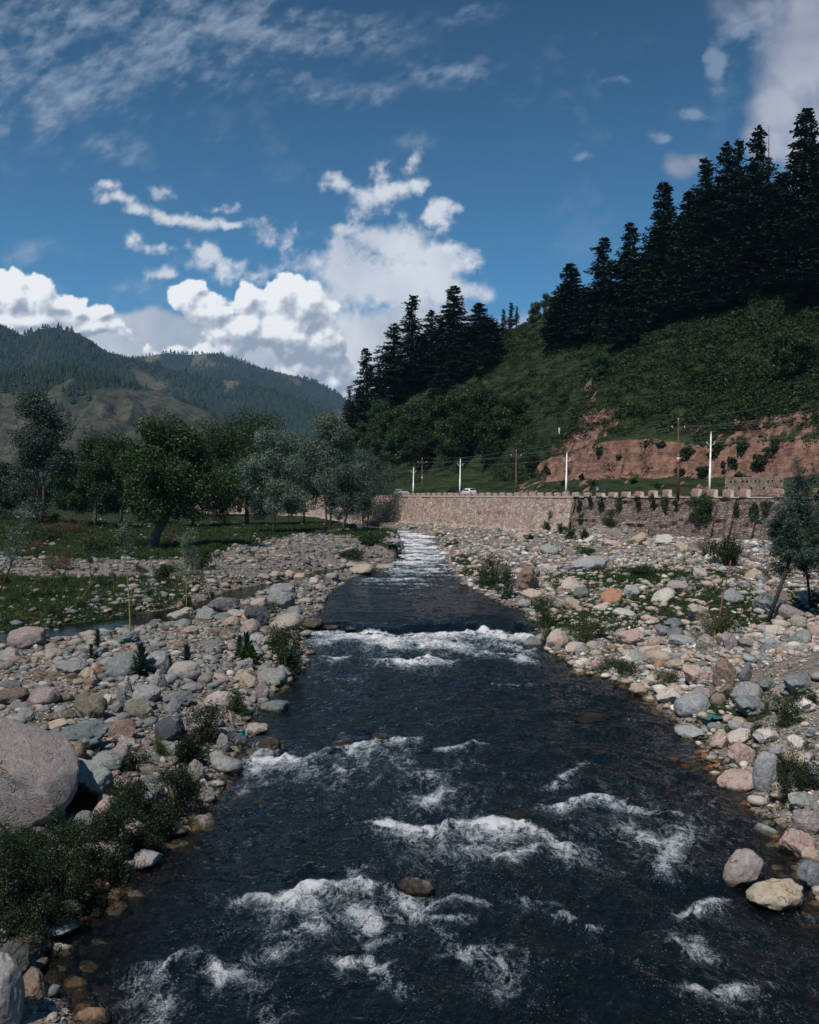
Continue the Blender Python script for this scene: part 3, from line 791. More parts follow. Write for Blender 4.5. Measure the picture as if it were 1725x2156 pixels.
a_, b_ = xL(yw) - .9 - .012 * np.maximum(yw, 0), xR(yw) + .9 + .012 * np.maximum(yw, 0)
sx = np.linspace(0, 1, NXW)
WX = a_[:, None] + (b_ - a_)[:, None] * sx[None, :]
WY = np.repeat(yw[:, None], NXW, 1)
FO = np.zeros_like(WX); HB = np.zeros_like(WX)
wob = 0.32 * fbm(WX * 1.1, WY * 1.1, oct=4, seed=41); wob2 = .22 * fbm(WX * 3.5, WY * 3.5, oct=3, seed=42)
for pts, st_, reach, up_e in [(edge_line(c[0]),) + c[1:] for c in CRESTS] + CR2:
    P2 = pts
    L = 0; seglen = [0]
    for k_ in range(len(P2) - 1):
        L += math.dist(P2[k_], P2[k_ + 1]); seglen.append(L)
    xs = [p[0] for p in P2]; ys_ = [p[1] for p in P2]
    pad = reach * 3 + 1.5
    if L < 1e-6: continue
    msk = (WY > min(ys_) - pad) & (WY < max(ys_) + pad) & (WX > min(xs) - pad) & (WX < max(xs) + pad)
    if not msk.any(): continue
    xx, yy = WX[msk], WY[msk]
    sc_ = np.clip(yy / 40, .35, 2.2)
    # crest height across the channel as a function of x; the foam trails towards -y (downstream)
    d, par, _ = polydist(xx, yy + wob[msk] * sc_, P2)
    order = np.argsort(xs)
    yc = np.interp(xx, np.array(xs)[order], np.array(ys_)[order]) - lip(xx) * (1 if 44 < min(ys_) < 58 else 0)
    down = yc - (yy + (wob[msk] + wob2[msk]) * sc_)               # > 0 downstream of the crest
    ends = np.maximum(np.maximum(min(xs) - xx, xx - max(xs)), 0)
    steep = (max(ys_) - min(ys_)) > 1.2 * (max(xs) - min(xs))
    ad = np.abs(d)
    if steep:
        f = np.exp(-(ad / (.22 + .35 * reach)) ** 1.5)
    else:
        f = np.where(down > 0, np.exp(-down / (reach * (.66 if min(ys_) < 42 else 1.05))), np.exp(-(-down / (up_e * .6)) ** 2)) * np.exp(-(ends / (.25 + .25 * reach)) ** 2)
        f = np.maximum(f, np.exp(-(ad / (.16 + .03 * reach)) ** 2))
    FO[msk] = np.maximum(FO[msk], st_ * f * np.interp(yy, [14, 30, 50], [.80, .86, 1.0]))
    HB[msk] = HB[msk] + .75 * st_ * (.55 + .9 * vnoise(xx * 1.4, yy * .6, seed=49)) * (.11 * np.exp(-((down + .05) / .30) ** 2) - .10 * np.exp(-((down + .75) / .5) ** 2)) * np.exp(-(ends / .5) ** 2) * (0 if steep else 1)
turb = .11 * fbm(WX * 1.1, WY * .8, oct=5, seed=44) + .018 * fbm(WX * 5, WY * 4, oct=3, seed=45)
rough_ = .12 * np.clip(FO, 0, 1) * fbm(WX * 4.5, WY * 4.0, oct=4, seed=46)
calm = 1 - .65 * sst(WY, 53, 58) * (1 - sst(WY, 84, 92))
inner = np.clip(np.minimum(sx, 1 - sx) * 14, 0, 1)[None, :]
FO = FO * (.80 + .55 * fbm(WX * .9, WY * .5, oct=3, seed=48)) + .10 * fbm(WX * .3, WY * .3, oct=3, seed=47) + .34 * sst(WY, 84, 100) + .20 * sst(fbm(WX * .42, WY * .30, oct=3, seed=50), .05, .40) * (1 - sst(WY, 26, 34)) + .22 * sst(fbm(WX * .5, WY * .36, oct=3, seed=51), .0, .4) * sst(WY, 40, 44) * (1 - sst(WY, 50, 52))
WZ = WLX(WX, WY) + (np.clip(HB, -.16, .2) + turb * calm + rough_) * (.25 + .75 * inner)
DEP = np.clip(WZ - H(WX, WY), 0, 3) * 1.0
ii = np.arange(len(yw) - 1)[:, None] * NXW + np.arange(NXW - 1)[None, :]
WQ = np.stack([ii, ii + 1, ii + 1 + NXW, ii + NXW], -1).reshape(-1, 4)
wm = np_mesh('river', np.stack([WX, WY, WZ], -1).reshape(-1, 3), WQ, [WATER], True, attrs={'foam': FO.ravel(), 'depth': DEP.ravel()})
kind(link('river', wm), 'structure', 'dark rushing mountain river with white rapids')
# the still side channel on the left
cp = np.array(CHAN); cs_ = np.linspace(0, len(cp) - 1.001, 240)
cx_ = np.interp(cs_, np.arange(len(cp)), cp[:, 0]); cy_ = np.interp(cs_, np.arange(len(cp)), cp[:, 1])
tx, ty = np.gradient(cx_), np.gradient(cy_); tl = np.hypot(tx, ty)
off = np.linspace(-4.2, 4.2, 40)
CX = cx_[:, None] - (ty / tl)[:, None] * off; CY = cy_[:, None] + (tx / tl)[:, None] * off
keep = (CX - xL(CY) < -0.9)
CZv = np.full(CX.shape, CHAN_Z)
DC = np.clip(CZv - H(CX, CY), 0, 2)
jj = np.arange(239)[:, None] * 40 + np.arange(39)[None, :]
CQ = np.stack([jj, jj + 1, jj + 41, jj + 40], -1).reshape(-1, 4)
kf = keep.ravel()[CQ].all(1)
cm = np_mesh('side_channel', np.stack([CX, CY, CZv], -1).reshape(-1, 3), CQ[kf], [POOL], True, attrs={'foam': np.zeros(CX.size), 'depth': DC.ravel()})
kind(link('side_channel', cm), 'structure', 'still brown side channel between gravel bar and grass')

# ================================================================== far mountains
def mountain_mat(name, forest, bare, amt, scale):
    m, t, o = new_mat(name)
    pos = t.new('ShaderNodeNewGeometry').outputs['Position']
    n = t.noise(pos, scale, 8, 0.65, .3); n2 = t.noise(pos, scale * 7, 6, 0.7); n3 = t.noise(pos, scale * 40, 4, 0.7)
    b = t.mix(t.ss(n2, .35, .65), bare[0], bare[1])
    b = t.v('SCALE', b, scale=t.lin(n3, .25, .75, .7, 1.25))
    f = t.mix(t.ss(n2, .35, .65), forest[0], forest[1])
    zz = t.new('ShaderNodeSeparateXYZ'); t.l.new(pos, zz.inputs[0])
    k = t.m('ADD', t.attr('wood'), t.m('MULTIPLY', t.m('SUBTRACT', n2, .5), 1.4))
    col = t.mix(t.ss(k, .4, .6), b, f)
    p = t.new('ShaderNodeBsdfPrincipled'); t.l.new(col, p.inputs['Base Color'])
    p.inputs['Roughness'].default_value = 1; p.inputs['Specular IOR Level'].default_value = .05
    t.l.new(t.bump(t.m('ADD', n2, t.m('MULTIPLY', n3, .4)), 1.0, amt), p.inputs['Normal'])
    t.l.new(p.outputs[0], o.inputs[0])
    return m
MTN = []
def mountain(label, sky_pts, D, y0, mat, wood_fn, gully=60, seed=0, nb=420, nr=150):
    b = np.linspace(sky_uv(sky_pts[0][0], 0)[0], sky_uv(sky_pts[-1][0], 0)[0], nb)
    sb = np.array([sky_uv(a, c) for a, c in sky_pts])
    e = np.interp(b, sb[:, 0], sb[:, 1])
    Dr = D * (1 + .12 * vnoise(b * 5, b * 0, seed=seed + 3))
    t_ = np.concatenate([np.linspace(0, 1, nr), 1 + np.linspace(.02, .35, 14)])
    y = y0 + (Dr[None, :] - y0) * t_[:, None]
    x = b[None, :] * y
    zr = CAM_Z + e * Dr
    tt = np.clip(t_, 0, 1)[:, None]
    z = 4 + (zr[None, :] - 4) * tt ** 1.18
    g = np.abs(fbm(x / gully + 3, y / (gully * 3.2), oct=5, seed=seed)) * 1.0
    g2 = fbm(x / gully * .4, y / gully * .3, oct=4, seed=seed + 7)
    amp = (zr[None, :] * .46) * np.sin(np.pi * np.clip(tt, 0, 1)) ** .8
    z = z + amp * (g2 * .75 - g * .75 + .12)
    z = z - np.where(t_[:, None] > 1, (t_[:, None] - 1) * (zr[None, :]) * 1.4, 0) + 2.0 * fbm(x / 24, y / 24, oct=3, seed=seed + 9) * tt
    wood = wood_fn(b[None, :] + 0 * z, tt + 0 * z, z, x, y)
    nR, nC = z.shape
    q = np.arange(nR - 1)[:, None] * nC + np.arange(nC - 1)[None, :]
    Q = np.stack([q, q + 1, q + 1 + nC, q + nC], -1).reshape(-1, 4)
    me = np_mesh('mountain', np.stack([x, y, z], -1).reshape(-1, 3), Q, [mat], True, attrs={'wood': wood.ravel()})
    kind(link('mountain', me), 'structure', label)
    MTN.append((x, y, z, wood, t_))
    return x, y, z, wood
MA = mountain_mat('bare_hillside', ((.018, .030, .022), (.040, .055, .036)), ((.040, .056, .038), (.135, .122, .098)), 12.0, .008)
MBm = mountain_mat('forested_ridge', ((.007, .015, .014), (.026, .040, .030)), ((.070, .075, .045), (.14, .12, .08)), 10.0, .006)
def woodA(b, t, z, x, y):
    return np.clip(sst(t, .66, .9) * sst(-b, .30, .40) * 1.1 + .35 + .9 * fbm(x / 100, y / 220, oct=4, seed=88) - .35 * (1 - t) * 1, 0, 1)
def woodB(b, t, z, x, y):
    return np.clip(.80 + 1.0 * fbm(x / 160, y / 300, oct=5, seed=89) - .5 * sst(fbm(x / 500, y / 600, oct=3, seed=93), .5, .65) * (1 - sst(t, .6, .8)), 0, 1)
mountain('brown and green bare spur with scattered pines', [(-500, 760), (-200, 765), (0, 790), (60, 778), (130, 772), (200, 778), (262, 800), (330, 822), (420, 852), (500, 885), (560, 925), (620, 985), (680, 1030)], 1700, 750, MA, woodA, 120, 501)
mountain('blue green forested ridge falling to the right', [(-500, 640), (-200, 640), (-60, 664), (0, 682), (30, 698), (55, 708), (80, 694), (112, 689), (150, 697), (190, 716), (225, 741), (300, 760), (370, 780), (440, 795), (520, 806), (580, 822), (640, 845), (700, 872), (760, 905), (900, 960)], 3300, 1800, MBm, woodB, 260, 521)
mountain('hazy farthest forested ridge', [(180, 770), (262, 756), (300, 752), (350, 743), (400, 747), (450, 744), (500, 757), (560, 778), (620, 792), (670, 806), (715, 830), (760, 870), (900, 900)], 5200, 3400, MBm, woodB, 400, 541)

# conifers on the far ridges: a mass nobody could count
def tiny_conifer(seed):
    rg = np.random.default_rng(seed); V = []; T = []
    n = 6
    for k, (zb, r, zt) in enumerate(((.12, .26, .55), (.36, .20, .78), (.60, .13, 1.0))):
        th = np.arange(n) * 2 * math.pi / n + k
        rr = r * rg.uniform(.7, 1.3, n)
        base = len(V)
        V += [(rr[i] * math.cos(th[i]), rr[i] * math.sin(th[i]), zb + rg.uniform(-.03, .03)) for i in range(n)] + [(0, 0, zt)]
        T += [(base + i, base + (i + 1) % n, base + n) for i in range(n)]
    return np.array(V), np.array(T)
def scatter(proto_list, pos, hs, ws, seed):
    rg = np.random.default_rng(seed); Vs = []; Fs = []; off = 0; which = rg.integers(0, len(proto_list), len(pos)); rnd = []
    for k, (V, F) in enumerate(proto_list):
        idx = np.nonzero(which == k)[0]
        if not len(idx): continue
        a = rg.uniform(0, 6.283, len(idx)); c, s_ = np.cos(a)[:, None], np.sin(a)[:, None]
        X = (V[None, :, 0] * c - V[None, :, 1] * s_) * ws[idx][:, None] + pos[idx, 0][:, None]
        Y = (V[None, :, 0] * s_ + V[None, :, 1] * c) * ws[idx][:, None] + pos[idx, 1][:, None]
        Z = V[None, :, 2] * hs[idx][:, None] + pos[idx, 2][:, None]
        Vs.append(np.stack([X, Y, Z], -1).reshape(-1, 3))
        Fs.append((F[None] + (np.arange(len(idx)) * len(V))[:, None, None] + off).reshape(-1, F.shape[1]))
        rnd.append(np.repeat(rg.uniform(0, 1, len(idx)), len(V)))
        off += len(idx) * len(V)
    return np.vstack(Vs), np.vstack(Fs), np.concatenate(rnd)
rg = np.random.default_rng(5)
pts = []; hh = []
for li, (num, h0) in enumerate(((5600, 13), (15000, 19), (10000, 21))):
    x, y, z, wood, t_ = MTN[li]
    nr_, nc_ = z.shape; cnt = 0
    ri = rg.uniform(nr_ * .25, nr_ - 16, num * 4); ci = rg.uniform(0, nc_ - 1.01, num * 4)
    i0, j0 = ri.astype(int), ci.astype(int); fi_, fj_ = ri - i0, ci - j0
    def bl(A_): return (A_[i0, j0] * (1 - fi_) * (1 - fj_) + A_[i0 + 1, j0] * fi_ * (1 - fj_) + A_[i0, j0 + 1] * (1 - fi_) * fj_ + A_[i0 + 1, j0 + 1] * fi_ * fj_)
    w_ = bl(wood); ok = np.nonzero(rg.uniform(0, 1, len(w_)) < np.clip((w_ - .38) * (1.6 if li else 1.2), 0, 1))[0][:num]
    pts.append(np.stack([bl(x), bl(y), bl(z) - 1], -1)[ok]); hh.append(h0 * rg.uniform(.55, 1.25, len(ok)))
    # a fringe along the crest
    if li:
        n_ = 420; j = rg.uniform(0, nc_ - 1.01, n_); jj_ = j.astype(int); f_ = j - jj_
        k = 149 if False else nr_ - 15
        pts.append(np.stack([A_[k, jj_] * (1 - f_) + A_[k, jj_ + 1] * f_ for A_ in (x, y, z)], -1)); hh.append(h0 * rg.uniform(.35, 1.15, n_) * (.4 + .6 * (vnoise(j * .15, j * 0, seed=4) > -.1)))
pts = np.vstack(pts); hh = np.concatenate(hh)
V, F, r_ = scatter([tiny_conifer(k) for k in range(4)], pts, hh, hh * rg.uniform(.8, 1.2, len(hh)), 6)
fm = np_mesh('forest', V, F, [NEEDLE], False, attrs={'rnd': r_})
kind(link('forest', fm), 'stuff', 'conifer forest covering the far ridges')

# ================================================================== foliage builders
def leaves(centers, normals, size, rg, aspect=.5, jitter=1.0):
    """one diamond leaf (quad) per centre"""
    n = len(centers)
    a = rg.normal(size=(n, 3)) * jitter + normals
    a /= np.linalg.norm(a, axis=1, keepdims=True) + 1e-9
    b = rg.normal(size=(n, 3)); b -= (b * a).sum(1, keepdims=True) * a; b /= np.linalg.norm(b, axis=1, keepdims=True) + 1e-9
    c = np.cross(a, b)
    s_ = (size * rg.uniform(.6, 1.35, n))[:, None]
    V = np.stack([centers - b * s_ * .5, centers + c * s_ * aspect * .5, centers + b * s_ * .5, centers - c * s_ * aspect * .5], 1).reshape(-1, 3)
    Q = np.arange(n * 4).reshape(n, 4)
    return V, Q, np.repeat(rg.uniform(0, 1, n), 4)
def crown(clumps, n, size, seed, aspect=.5, gap=.0):
    rg = np.random.default_rng(seed)
    cl = np.array(clumps, float)                 # x y z rx rz
    w = cl[:, 3] ** 2 * cl[:, 4]; w /= w.sum()
    k = rg.choice(len(cl), n, p=w)
    d = rg.normal(size=(n, 3)); d /= np.linalg.norm(d, axis=1, keepdims=True)
    r = rg.uniform(0, 1, n) ** .38
    r *= 1 + .28 * rg.normal(size=n) * (rg.uniform(0, 1, n) < .25)
    c = cl[k, :3] + d * r[:, None] * np.stack([cl[k, 3], cl[k, 3], cl[k, 4]], -1)
    sc_ = .35 * cl[:, 3].mean()
    keep = fbm(c[:, 0] / sc_, c[:, 1] / sc_, c[:, 2] / sc_, oct=2, seed=seed) > -.30 + gap
    c, d = c[keep], d[keep]
    return leaves(c, d * .8 + np.array([0, 0, .35]), size, rg, aspect)
def make_broadleaf(name, H_, R_, seed, leafm, bark, n=9000, leaf=.34, trunk_r=.22, lean=(0, 0), base=.22, shape='round', trunks=1, low=.25, gap=0.0, aspect=.55, spread=1.0):
    rg = np.random.default_rng(seed)
    root = bpy.data.objects.new(name, None); COL.objects.link(root); root.empty_display_size = .5
    g = Geo(); cl = []
    fork = H_ * base
    for t in range(trunks):
        ang = rg.uniform(0, 6.28); ox, oy = (0, 0) if trunks == 1 else (.5 * math.cos(2.1 * t), .5 * math.sin(2.1 * t))
        lx, ly = lean[0] + ox * .8, lean[1] + oy * .8
        tp = [(ox, oy, -.3), (ox + lx * .25, oy + ly * .25, fork * .45), (ox + lx * .7, oy + ly * .7, fork), (ox + lx, oy + ly, fork * 1.5), (ox + lx * 1.2, oy + ly * 1.2, H_ * .75)]
        tr_ = trunk_r * (1 if trunks == 1 else .7)
        g.tube(tp, [tr_ * 1.35, tr_ * 1.05, tr_, tr_ * .6, tr_ * .15], 9)
        nl = (26 if trunks == 1 else 14)
        for k in range(nl):
            u1, a = rg.uniform(0, 1), rg.uniform(0, 6.283)
            hz = low + (1 - low) * ((k + rg.uniform(0, 1)) / nl)
            if shape == 'round': env = math.sqrt(max(.05, 1 - ((hz - .56) / .50) ** 2))
            elif shape == 'tall': env = .55 + .45 * math.sin(math.pi * min(1, hz * .85 + .1)); env *= (1.0 if hz < .75 else .7)
            else: env = 1.05 - .75 * abs(hz - .4)
            rr = R_ * env * rg.uniform(.35, .88) * spread
            cx_, cy2, cz = lx * 1.1 + rr * math.cos(a), ly * 1.1 + rr * math.sin(a), H_ * hz * .94
            cr_ = R_ * rg.uniform(.20, .36)
            cl.append((cx_, cy2, cz, cr_, cr_ * rg.uniform(.7, 1.05)))
            if k % 2 == 0:
                st_ = np.array([ox + lx * .9, oy + ly * .9, fork * (1 + .8 * hz)]); en = np.array([cx_, cy2, cz])
                mid = (st_ + en) / 2 + rg.normal(size=3) * R_ * .08
                g.tube([st_, mid, en], [tr_ * .42, tr_ * .26, tr_ * .06], 5)
        cl.append((lx, ly, H_ * .86, R_ * .34, R_ * .4)); cl.append((lx, ly, H_ * .58, R_ * .5, H_ * .20))
    link('trunk', g.mesh('trunk', [bark], True), root)
    V, Q, r_ = crown(cl, int(n * 2.4), leaf * .78, seed + 1, aspect, gap)
    link('crown', np_mesh('crown', V, Q, [leafm], False, attrs={'rnd': r_}), root)
    return root
def make_conifer(name, H_, R_, seed, leafm=None, bark=None, tiers=30, base=.06, droop=.18, thin=1.0, top_flat=False, sp=.62, ragged=.35):
    """a deodar-like tree: whorls of layered boughs carrying flat sprays of needles"""
    rg = np.random.default_rng(seed)
    root = bpy.data.objects.new(name, None); COL.objects.link(root)
    g = Geo(); bend = rg.normal(size=2) * .01 * H_
    g.tube([(0, 0, -.6), (bend[0] * .5, bend[1] * .5, H_ * .5), (bend[0], bend[1], H_ * .98)], [H_ * .017, H_ * .011, H_ * .002], 8)
    C, N, S = [], [], []
    for k in range(tiers):
        hz = base + (1 - base) * (k + rg.uniform(-.3, .3)) / tiers
        hz = min(hz, .985)
        prof = (1 - hz) ** .66 * (1 if hz > .2 else .78 + hz) + .03
        if top_flat: prof = max(prof, .22) if hz < .97 else .12
        prof *= (1 + ragged * .7 * float(vnoise(hz * 9, 0.0, seed=seed)))
        nbough = max(4, int(9 * prof + 4))
        for j in range(nbough):
            a = rg.uniform(0, 6.283); L = R_ * prof * rg.uniform(1 - ragged, 1.12)
            if rg.uniform() < .10: continue
            z0 = H_ * hz + rg.uniform(-.01, .01) * H_
            tip = np.array([math.cos(a) * L, math.sin(a) * L, (-droop * rg.uniform(.2, 1.3) + (.35 if hz > .8 else 0.05)) * L])
            st_ = np.array([bend[0] * hz, bend[1] * hz, z0])
            g.tube([st_, st_ + tip * .55 + (0, 0, .04 * L), st_ + tip], [.05 + .012 * L, .03, .01], 3, cap=False)
            m_ = int(thin * (10 + L * 9))
            u_ = rg.uniform(.12, 1.05, m_) ** .8
            perp = np.array([-math.sin(a), math.cos(a), 0])
            w_ = rg.normal(size=m_) * (.10 + .18 * L * (1.05 - u_) ** .6 + .12)
            c = st_ + tip * u_[:, None] + perp * w_[:, None]; c[:, 2] += .05 * L * np.sin(u_ * 3.1) + rg.normal(size=m_) * .13 - .10 * np.abs(w_)
            C.append(c); N.append(np.tile([0, 0, 1.3], (m_, 1)) + np.array([math.cos(a), math.sin(a), 0]) * .3)
    C = np.vstack(C); N = np.vstack(N)
    link('trunk', g.mesh('trunk', [bark or BARKD], True), root)
    V, Q, r_ = leaves(C, N, sp * .74 * R_ / 5 + .13, rg, .5, .55)
    link('crown', np_mesh('crown', V, Q, [leafm or NEEDLE], False, attrs={'rnd': r_}), root)
    return root
def make_shrub(name, R_, Hh, seed, leafm, n=900, leaf=.10, aspect=.45, stems=6, bark=None, sparse=0.0, blobs=9):
    rg = np.random.default_rng(seed)
    root = bpy.data.objects.new(name, None); COL.objects.link(root)
    g = Geo(); cl = []
    for k in range(blobs):
        a = rg.uniform(0, 6.283); rr = R_ * rg.uniform(.0, .7)
        hz = rg.uniform(.04, .82) * (1 - .35 * (rr / R_))
        cl.append((rr * math.cos(a), rr * math.sin(a), Hh * hz, R_ * rg.uniform(.22, .4), Hh * rg.uniform(.16, .3)))
        if k < stems: g.tube([(rr * .15 * math.cos(a), rr * .15 * math.sin(a), -.1), (rr * .5 * math.cos(a), rr * .5 * math.sin(a), Hh * hz * .6), (rr * math.cos(a), rr * math.sin(a), Hh * (hz + .1))], [.03 * Hh + .006, .018 * Hh + .004, .004], 4)
    link('stem', g.mesh('stem', [bark or GREENSTEM], True), root)
    V, Q, r_ = crown(cl, n, leaf, seed + 1, aspect, sparse)
    V[:, 2] = np.maximum(V[:, 2], .01)
    link('foliage', np_mesh('foliage', V, Q, [leafm], False, attrs={'rnd': r_}), root)
    return root
def place(o, p, rz=0.0, s=1.0, sz=None):
    o.location = p; o.rotation_euler = (0, 0, rz); o.scale = (s, s, sz if sz else s)
    return o
def drop(root):
    for c in list(root.children): bpy.data.objects.remove(c)
    bpy.data.objects.remove(root)
def world_at(zx, y, dz=0.0):
    x = sky_uv(zx, 1040)[0] * y
    return Vector((x, y, ground(x, y) + dz))
def zspan(zy_top, y):                       # world height reached at distance y by that row of the photo
    return CAM_Z + sky_uv(862, zy_top)[1] * y

# ================================================================== the broadleaved trees on the left bank
BL = 'trees on the left bank'
def tree_at(name, label, zx, zbase, ztop, half, seed, leafm, y=None, **kw):
    p = hit(zx, zbase, 30) if y is None else world_at(zx, y)
    half = half * 1.22
    top = zspan(ztop, p.y); Ht = (top - p.z) * 1.05
    o = make_broadleaf(name, Ht, half * ZU * p.y, seed, leafm, kw.pop('bark', BARK), **kw)
    place(o, p, 0)
    tag(o, label, 'tree', BL)
    return o
tree_at('walnut_tree', 'dark green tree with a thick pale trunk leaning right over the stones', 318, 1156, 893, 102, 61, LEAF_WALNUT, n=24000, leaf=.36, trunk_r=.48, lean=(2.3, .3), base=.24, low=.36)
tree_at('willow_tree', 'tall dark grey green tree standing alone at the far left edge of the meadow', 80, 1060, 832, 74, 62, LEAF_BLUE, y=150, n=17000, leaf=.42, trunk_r=.32, shape='tall', trunks=2, low=.10, base=.1)
tree_at('walnut_tree', 'bushy dark tree behind the leaning trunk, left of it', 200, 1075, 932, 62, 63, LEAF_WALNUT, y=150, n=12000, leaf=.42, trunk_r=.30, low=.2)
tree_at('walnut_tree', 'widest dark green walnut with a rounded crown in the middle of the meadow', 520, 1104, 888, 106, 64, LEAF_WALNUT, n=24000, leaf=.44, trunk_r=.36, low=.22, base=.2)
tree_at('willow_tree', 'silvery willow with a slim straight trunk in front of the walnut', 577, 1123, 912, 60, 65, LEAF_WILLOW, n=16000, leaf=.34, trunk_r=.20, low=.2, shape='tall', base=.2)
tree_at('willow_tree', 'tallest silvery willow of the grove beside the river', 690, 1108, 873, 64, 66, LEAF_WILLOW, n=18000, leaf=.40, trunk_r=.26, low=.2, shape='tall', trunks=2)
tree_at('willow_tree', 'dark round willow hanging over the bank at the river bend', 768, 1113, 962, 66, 67, LEAF_BLUE, n=17000, leaf=.34, trunk_r=.28, low=.12, trunks=3, base=.14)
tree_at('willow_tree', 'small slanting willow between the silvery one and the river bend', 722, 1118, 985, 44, 68, LEAF_BLUE, n=9000, leaf=.32, trunk_r=.2, low=.25, lean=(.8, 0))
tree_at('walnut_tree', 'low dark tree filling the gap right of the leaning trunk', 405, 1085, 935, 60, 69, LEAF_WALNUT, y=160, n=11000, leaf=.46, trunk_r=.25, low=.15)
tree_at('walnut_tree', 'dark tree close behind the lone tall tree', 255, 1072, 925, 66, 70, LEAF_MID, y=175, n=12000, leaf=.48, trunk_r=.25, low=.15)
tree_at('willow_tree', 'grey green willow seen between the walnut and the silvery willows', 640, 1080, 925, 52, 71, LEAF_WILLOW, y=185, n=11000, leaf=.44, trunk_r=.2, low=.15, shape='tall')
tree_at('willow_tree', 'misty grey tree far behind the leaning trunk', 370, 1062, 940, 50, 72, LEAF_WILLOW, y=230, n=9000, leaf=.55, trunk_r=.2, low=.1, shape='tall')
for k, (zx, y, zt, hf, lab) in enumerate([(10, 205, 985, 46, 'low dark thicket tree at the left edge of the photo'), (135, 235, 950, 46, 'dim thicket tree right of the lone tall tree'), (455, 245, 930, 60, 'dark thicket tree behind the widest walnut'), (165, 255, 985, 60, 'low round thicket tree in the far meadow'),
        (560, 255, 945, 60, 'dark thicket tree behind the slim willow'), (310, 262, 965, 66, 'broad thicket tree behind the leaning trunk'), (-60, 170, 960, 70, 'thicket tree cut by the left edge'), (720, 240, 935, 40, 'dark thicket tree behind the tallest silvery willow'), (60, 290, 1000, 80, 'farthest low thicket tree on the left')]):
    tree_at('walnut_tree', lab, zx, 0, zt, hf, 80 + k, (LEAF_WALNUT, LEAF_MID, LEAF_BLUE)[k % 3], y=y, n=7000, leaf=.62, trunk_r=.22, low=.06, base=.12)
# young trees planted in the meadow
ys0 = make_broadleaf('young_tree', 5.5, 1.1, 95, LEAF_MID, BARK, n=1400, leaf=.22, trunk_r=.07, base=.45, low=.45)
for k, (zx, zb) in enumerate([(505, 1098), (475, 1092), (452, 1093), (608, 1102), (640, 1100), (545, 1095), (142, 1075), (165, 1077)]):
    p = hit(zx, zb, 30)
    if p is None: continue
    o = ys0 if k == 0 else copy_tree(ys0)
    place(o, p, k * 1.3, .9 + .1 * (k % 3)); tag(o, 'thin young tree trunk standing in the shaded meadow', 'tree', 'young trees in the shaded meadow')

# ================================================================== conifers on the hillside
CP = [make_conifer('deodar_tree', 24, 4.6, 301, tiers=46), make_conifer('deodar_tree', 24, 5.2, 302, tiers=42, droop=.1, ragged=.5), make_conifer('deodar_tree', 24, 4.2, 303, tiers=38, ragged=.6, base=.12),
      make_conifer('deodar_tree', 24, 6.2, 304, leafm=NEEDLE2, tiers=38, droop=.0, base=.02, ragged=.3), make_conifer('deodar_tree', 24, 3.2, 305, tiers=24, base=.25, ragged=.6, top_flat=True)]
used = set()
def conifer(zx, ztop, zbase, y=None, kind_=0, wid=None, label=None, rz=None):
    """tree whose tip stands at (zx, ztop); zbase = row of its foot, or None for a foot on the crest"""
    p = hit(zx, zbase, 90) if zbase is not None else None
    if p is None:
        y = y or 230; p = world_at(zx, y)
    Ht = zspan(ztop, p.y) - p.z
    if Ht < 2: return None
    o = CP[kind_] if kind_ not in used else copy_tree(CP[kind_]); used.add(kind_)
    s_ = Ht / 24; w_ = s_ if wid is None else wid * ZU * p.y / (4.6, 5.2, 4.2, 6.2, 3.2)[kind_] * 1.5
    o.location = p - Vector((0, 0, .3)); o.scale = (w_, w_, s_); o.rotation_euler = (0, 0, (zx * .37) % 6.28 if rz is None else rz)
    hz_ = 'short' if Ht < 13 else ('middling' if Ht < 21 else 'tall')
    tone = ('narrow dark', 'shaggy dark', 'ragged dark', 'broad grey green', 'thin dark')[kind_]
    grp = 'the left group on the ridge' if zx < 1100 else ('the mid slope group' if zx < 1370 else 'the high wood')
    side = {'the left group on the ridge': (820, 920), 'the mid slope group': (1230, 1300), 'the high wood': (1490, 1620)}[grp]
    pos_ = 'left' if zx < side[0] else ('middle' if zx < side[1] else 'right')
    auto = '%s %s conifer in the %s part of %s' % (hz_, tone, pos_, grp)
    tag(o, label or auto, 'conifer', 'conifers on the hillside')
    return o
LEFTG = [(740, 808, 905, 4, 18, 'small thin conifer at the very foot of the wooded ridge'), (775, 730, 905, 0, 32, 'pointed conifer at the left end of the ridge, clear against the cloud'), (738, 850, 925, 3, 30, None), (830, 680, 850, 1, 42, 'broad conifer second from the left end of the ridge'),
         (868, 618, 795, 2, 36, 'tall ragged conifer left of the tallest of the left group'), (905, 650, 800, 0, 30, None), (952, 600, 775, 0, 42, 'tallest conifer of the left group on the ridge'), (925, 660, 790, 2, 30, None), (1010, 636, 742, 1, 40, 'wide dark conifer right of the tallest of the left group'),
         (1035, 672, 770, 3, 36, 'pale bushy young conifer below the wide dark one'), (935, 765, 862, 3, 36, 'low grey green conifer standing in front of the left group'), (885, 700, 815, 0, 32, None), (970, 690, 795, 3, 36, None), (800, 790, 880, 3, 30, None), (760, 830, 930, 3, 34, None), (845, 745, 835, 1, 36, None),
         (815, 820, 875, 3, 20, None), (1060, 648, 690, 0, 11, 'left one of three small conifers on the skyline'), (1075, 634, 690, 2, 14, 'middle and tallest of three small conifers on the skyline'), (1087, 642, 690, 4, 8, 'thin right one of three small conifers on the skyline')]
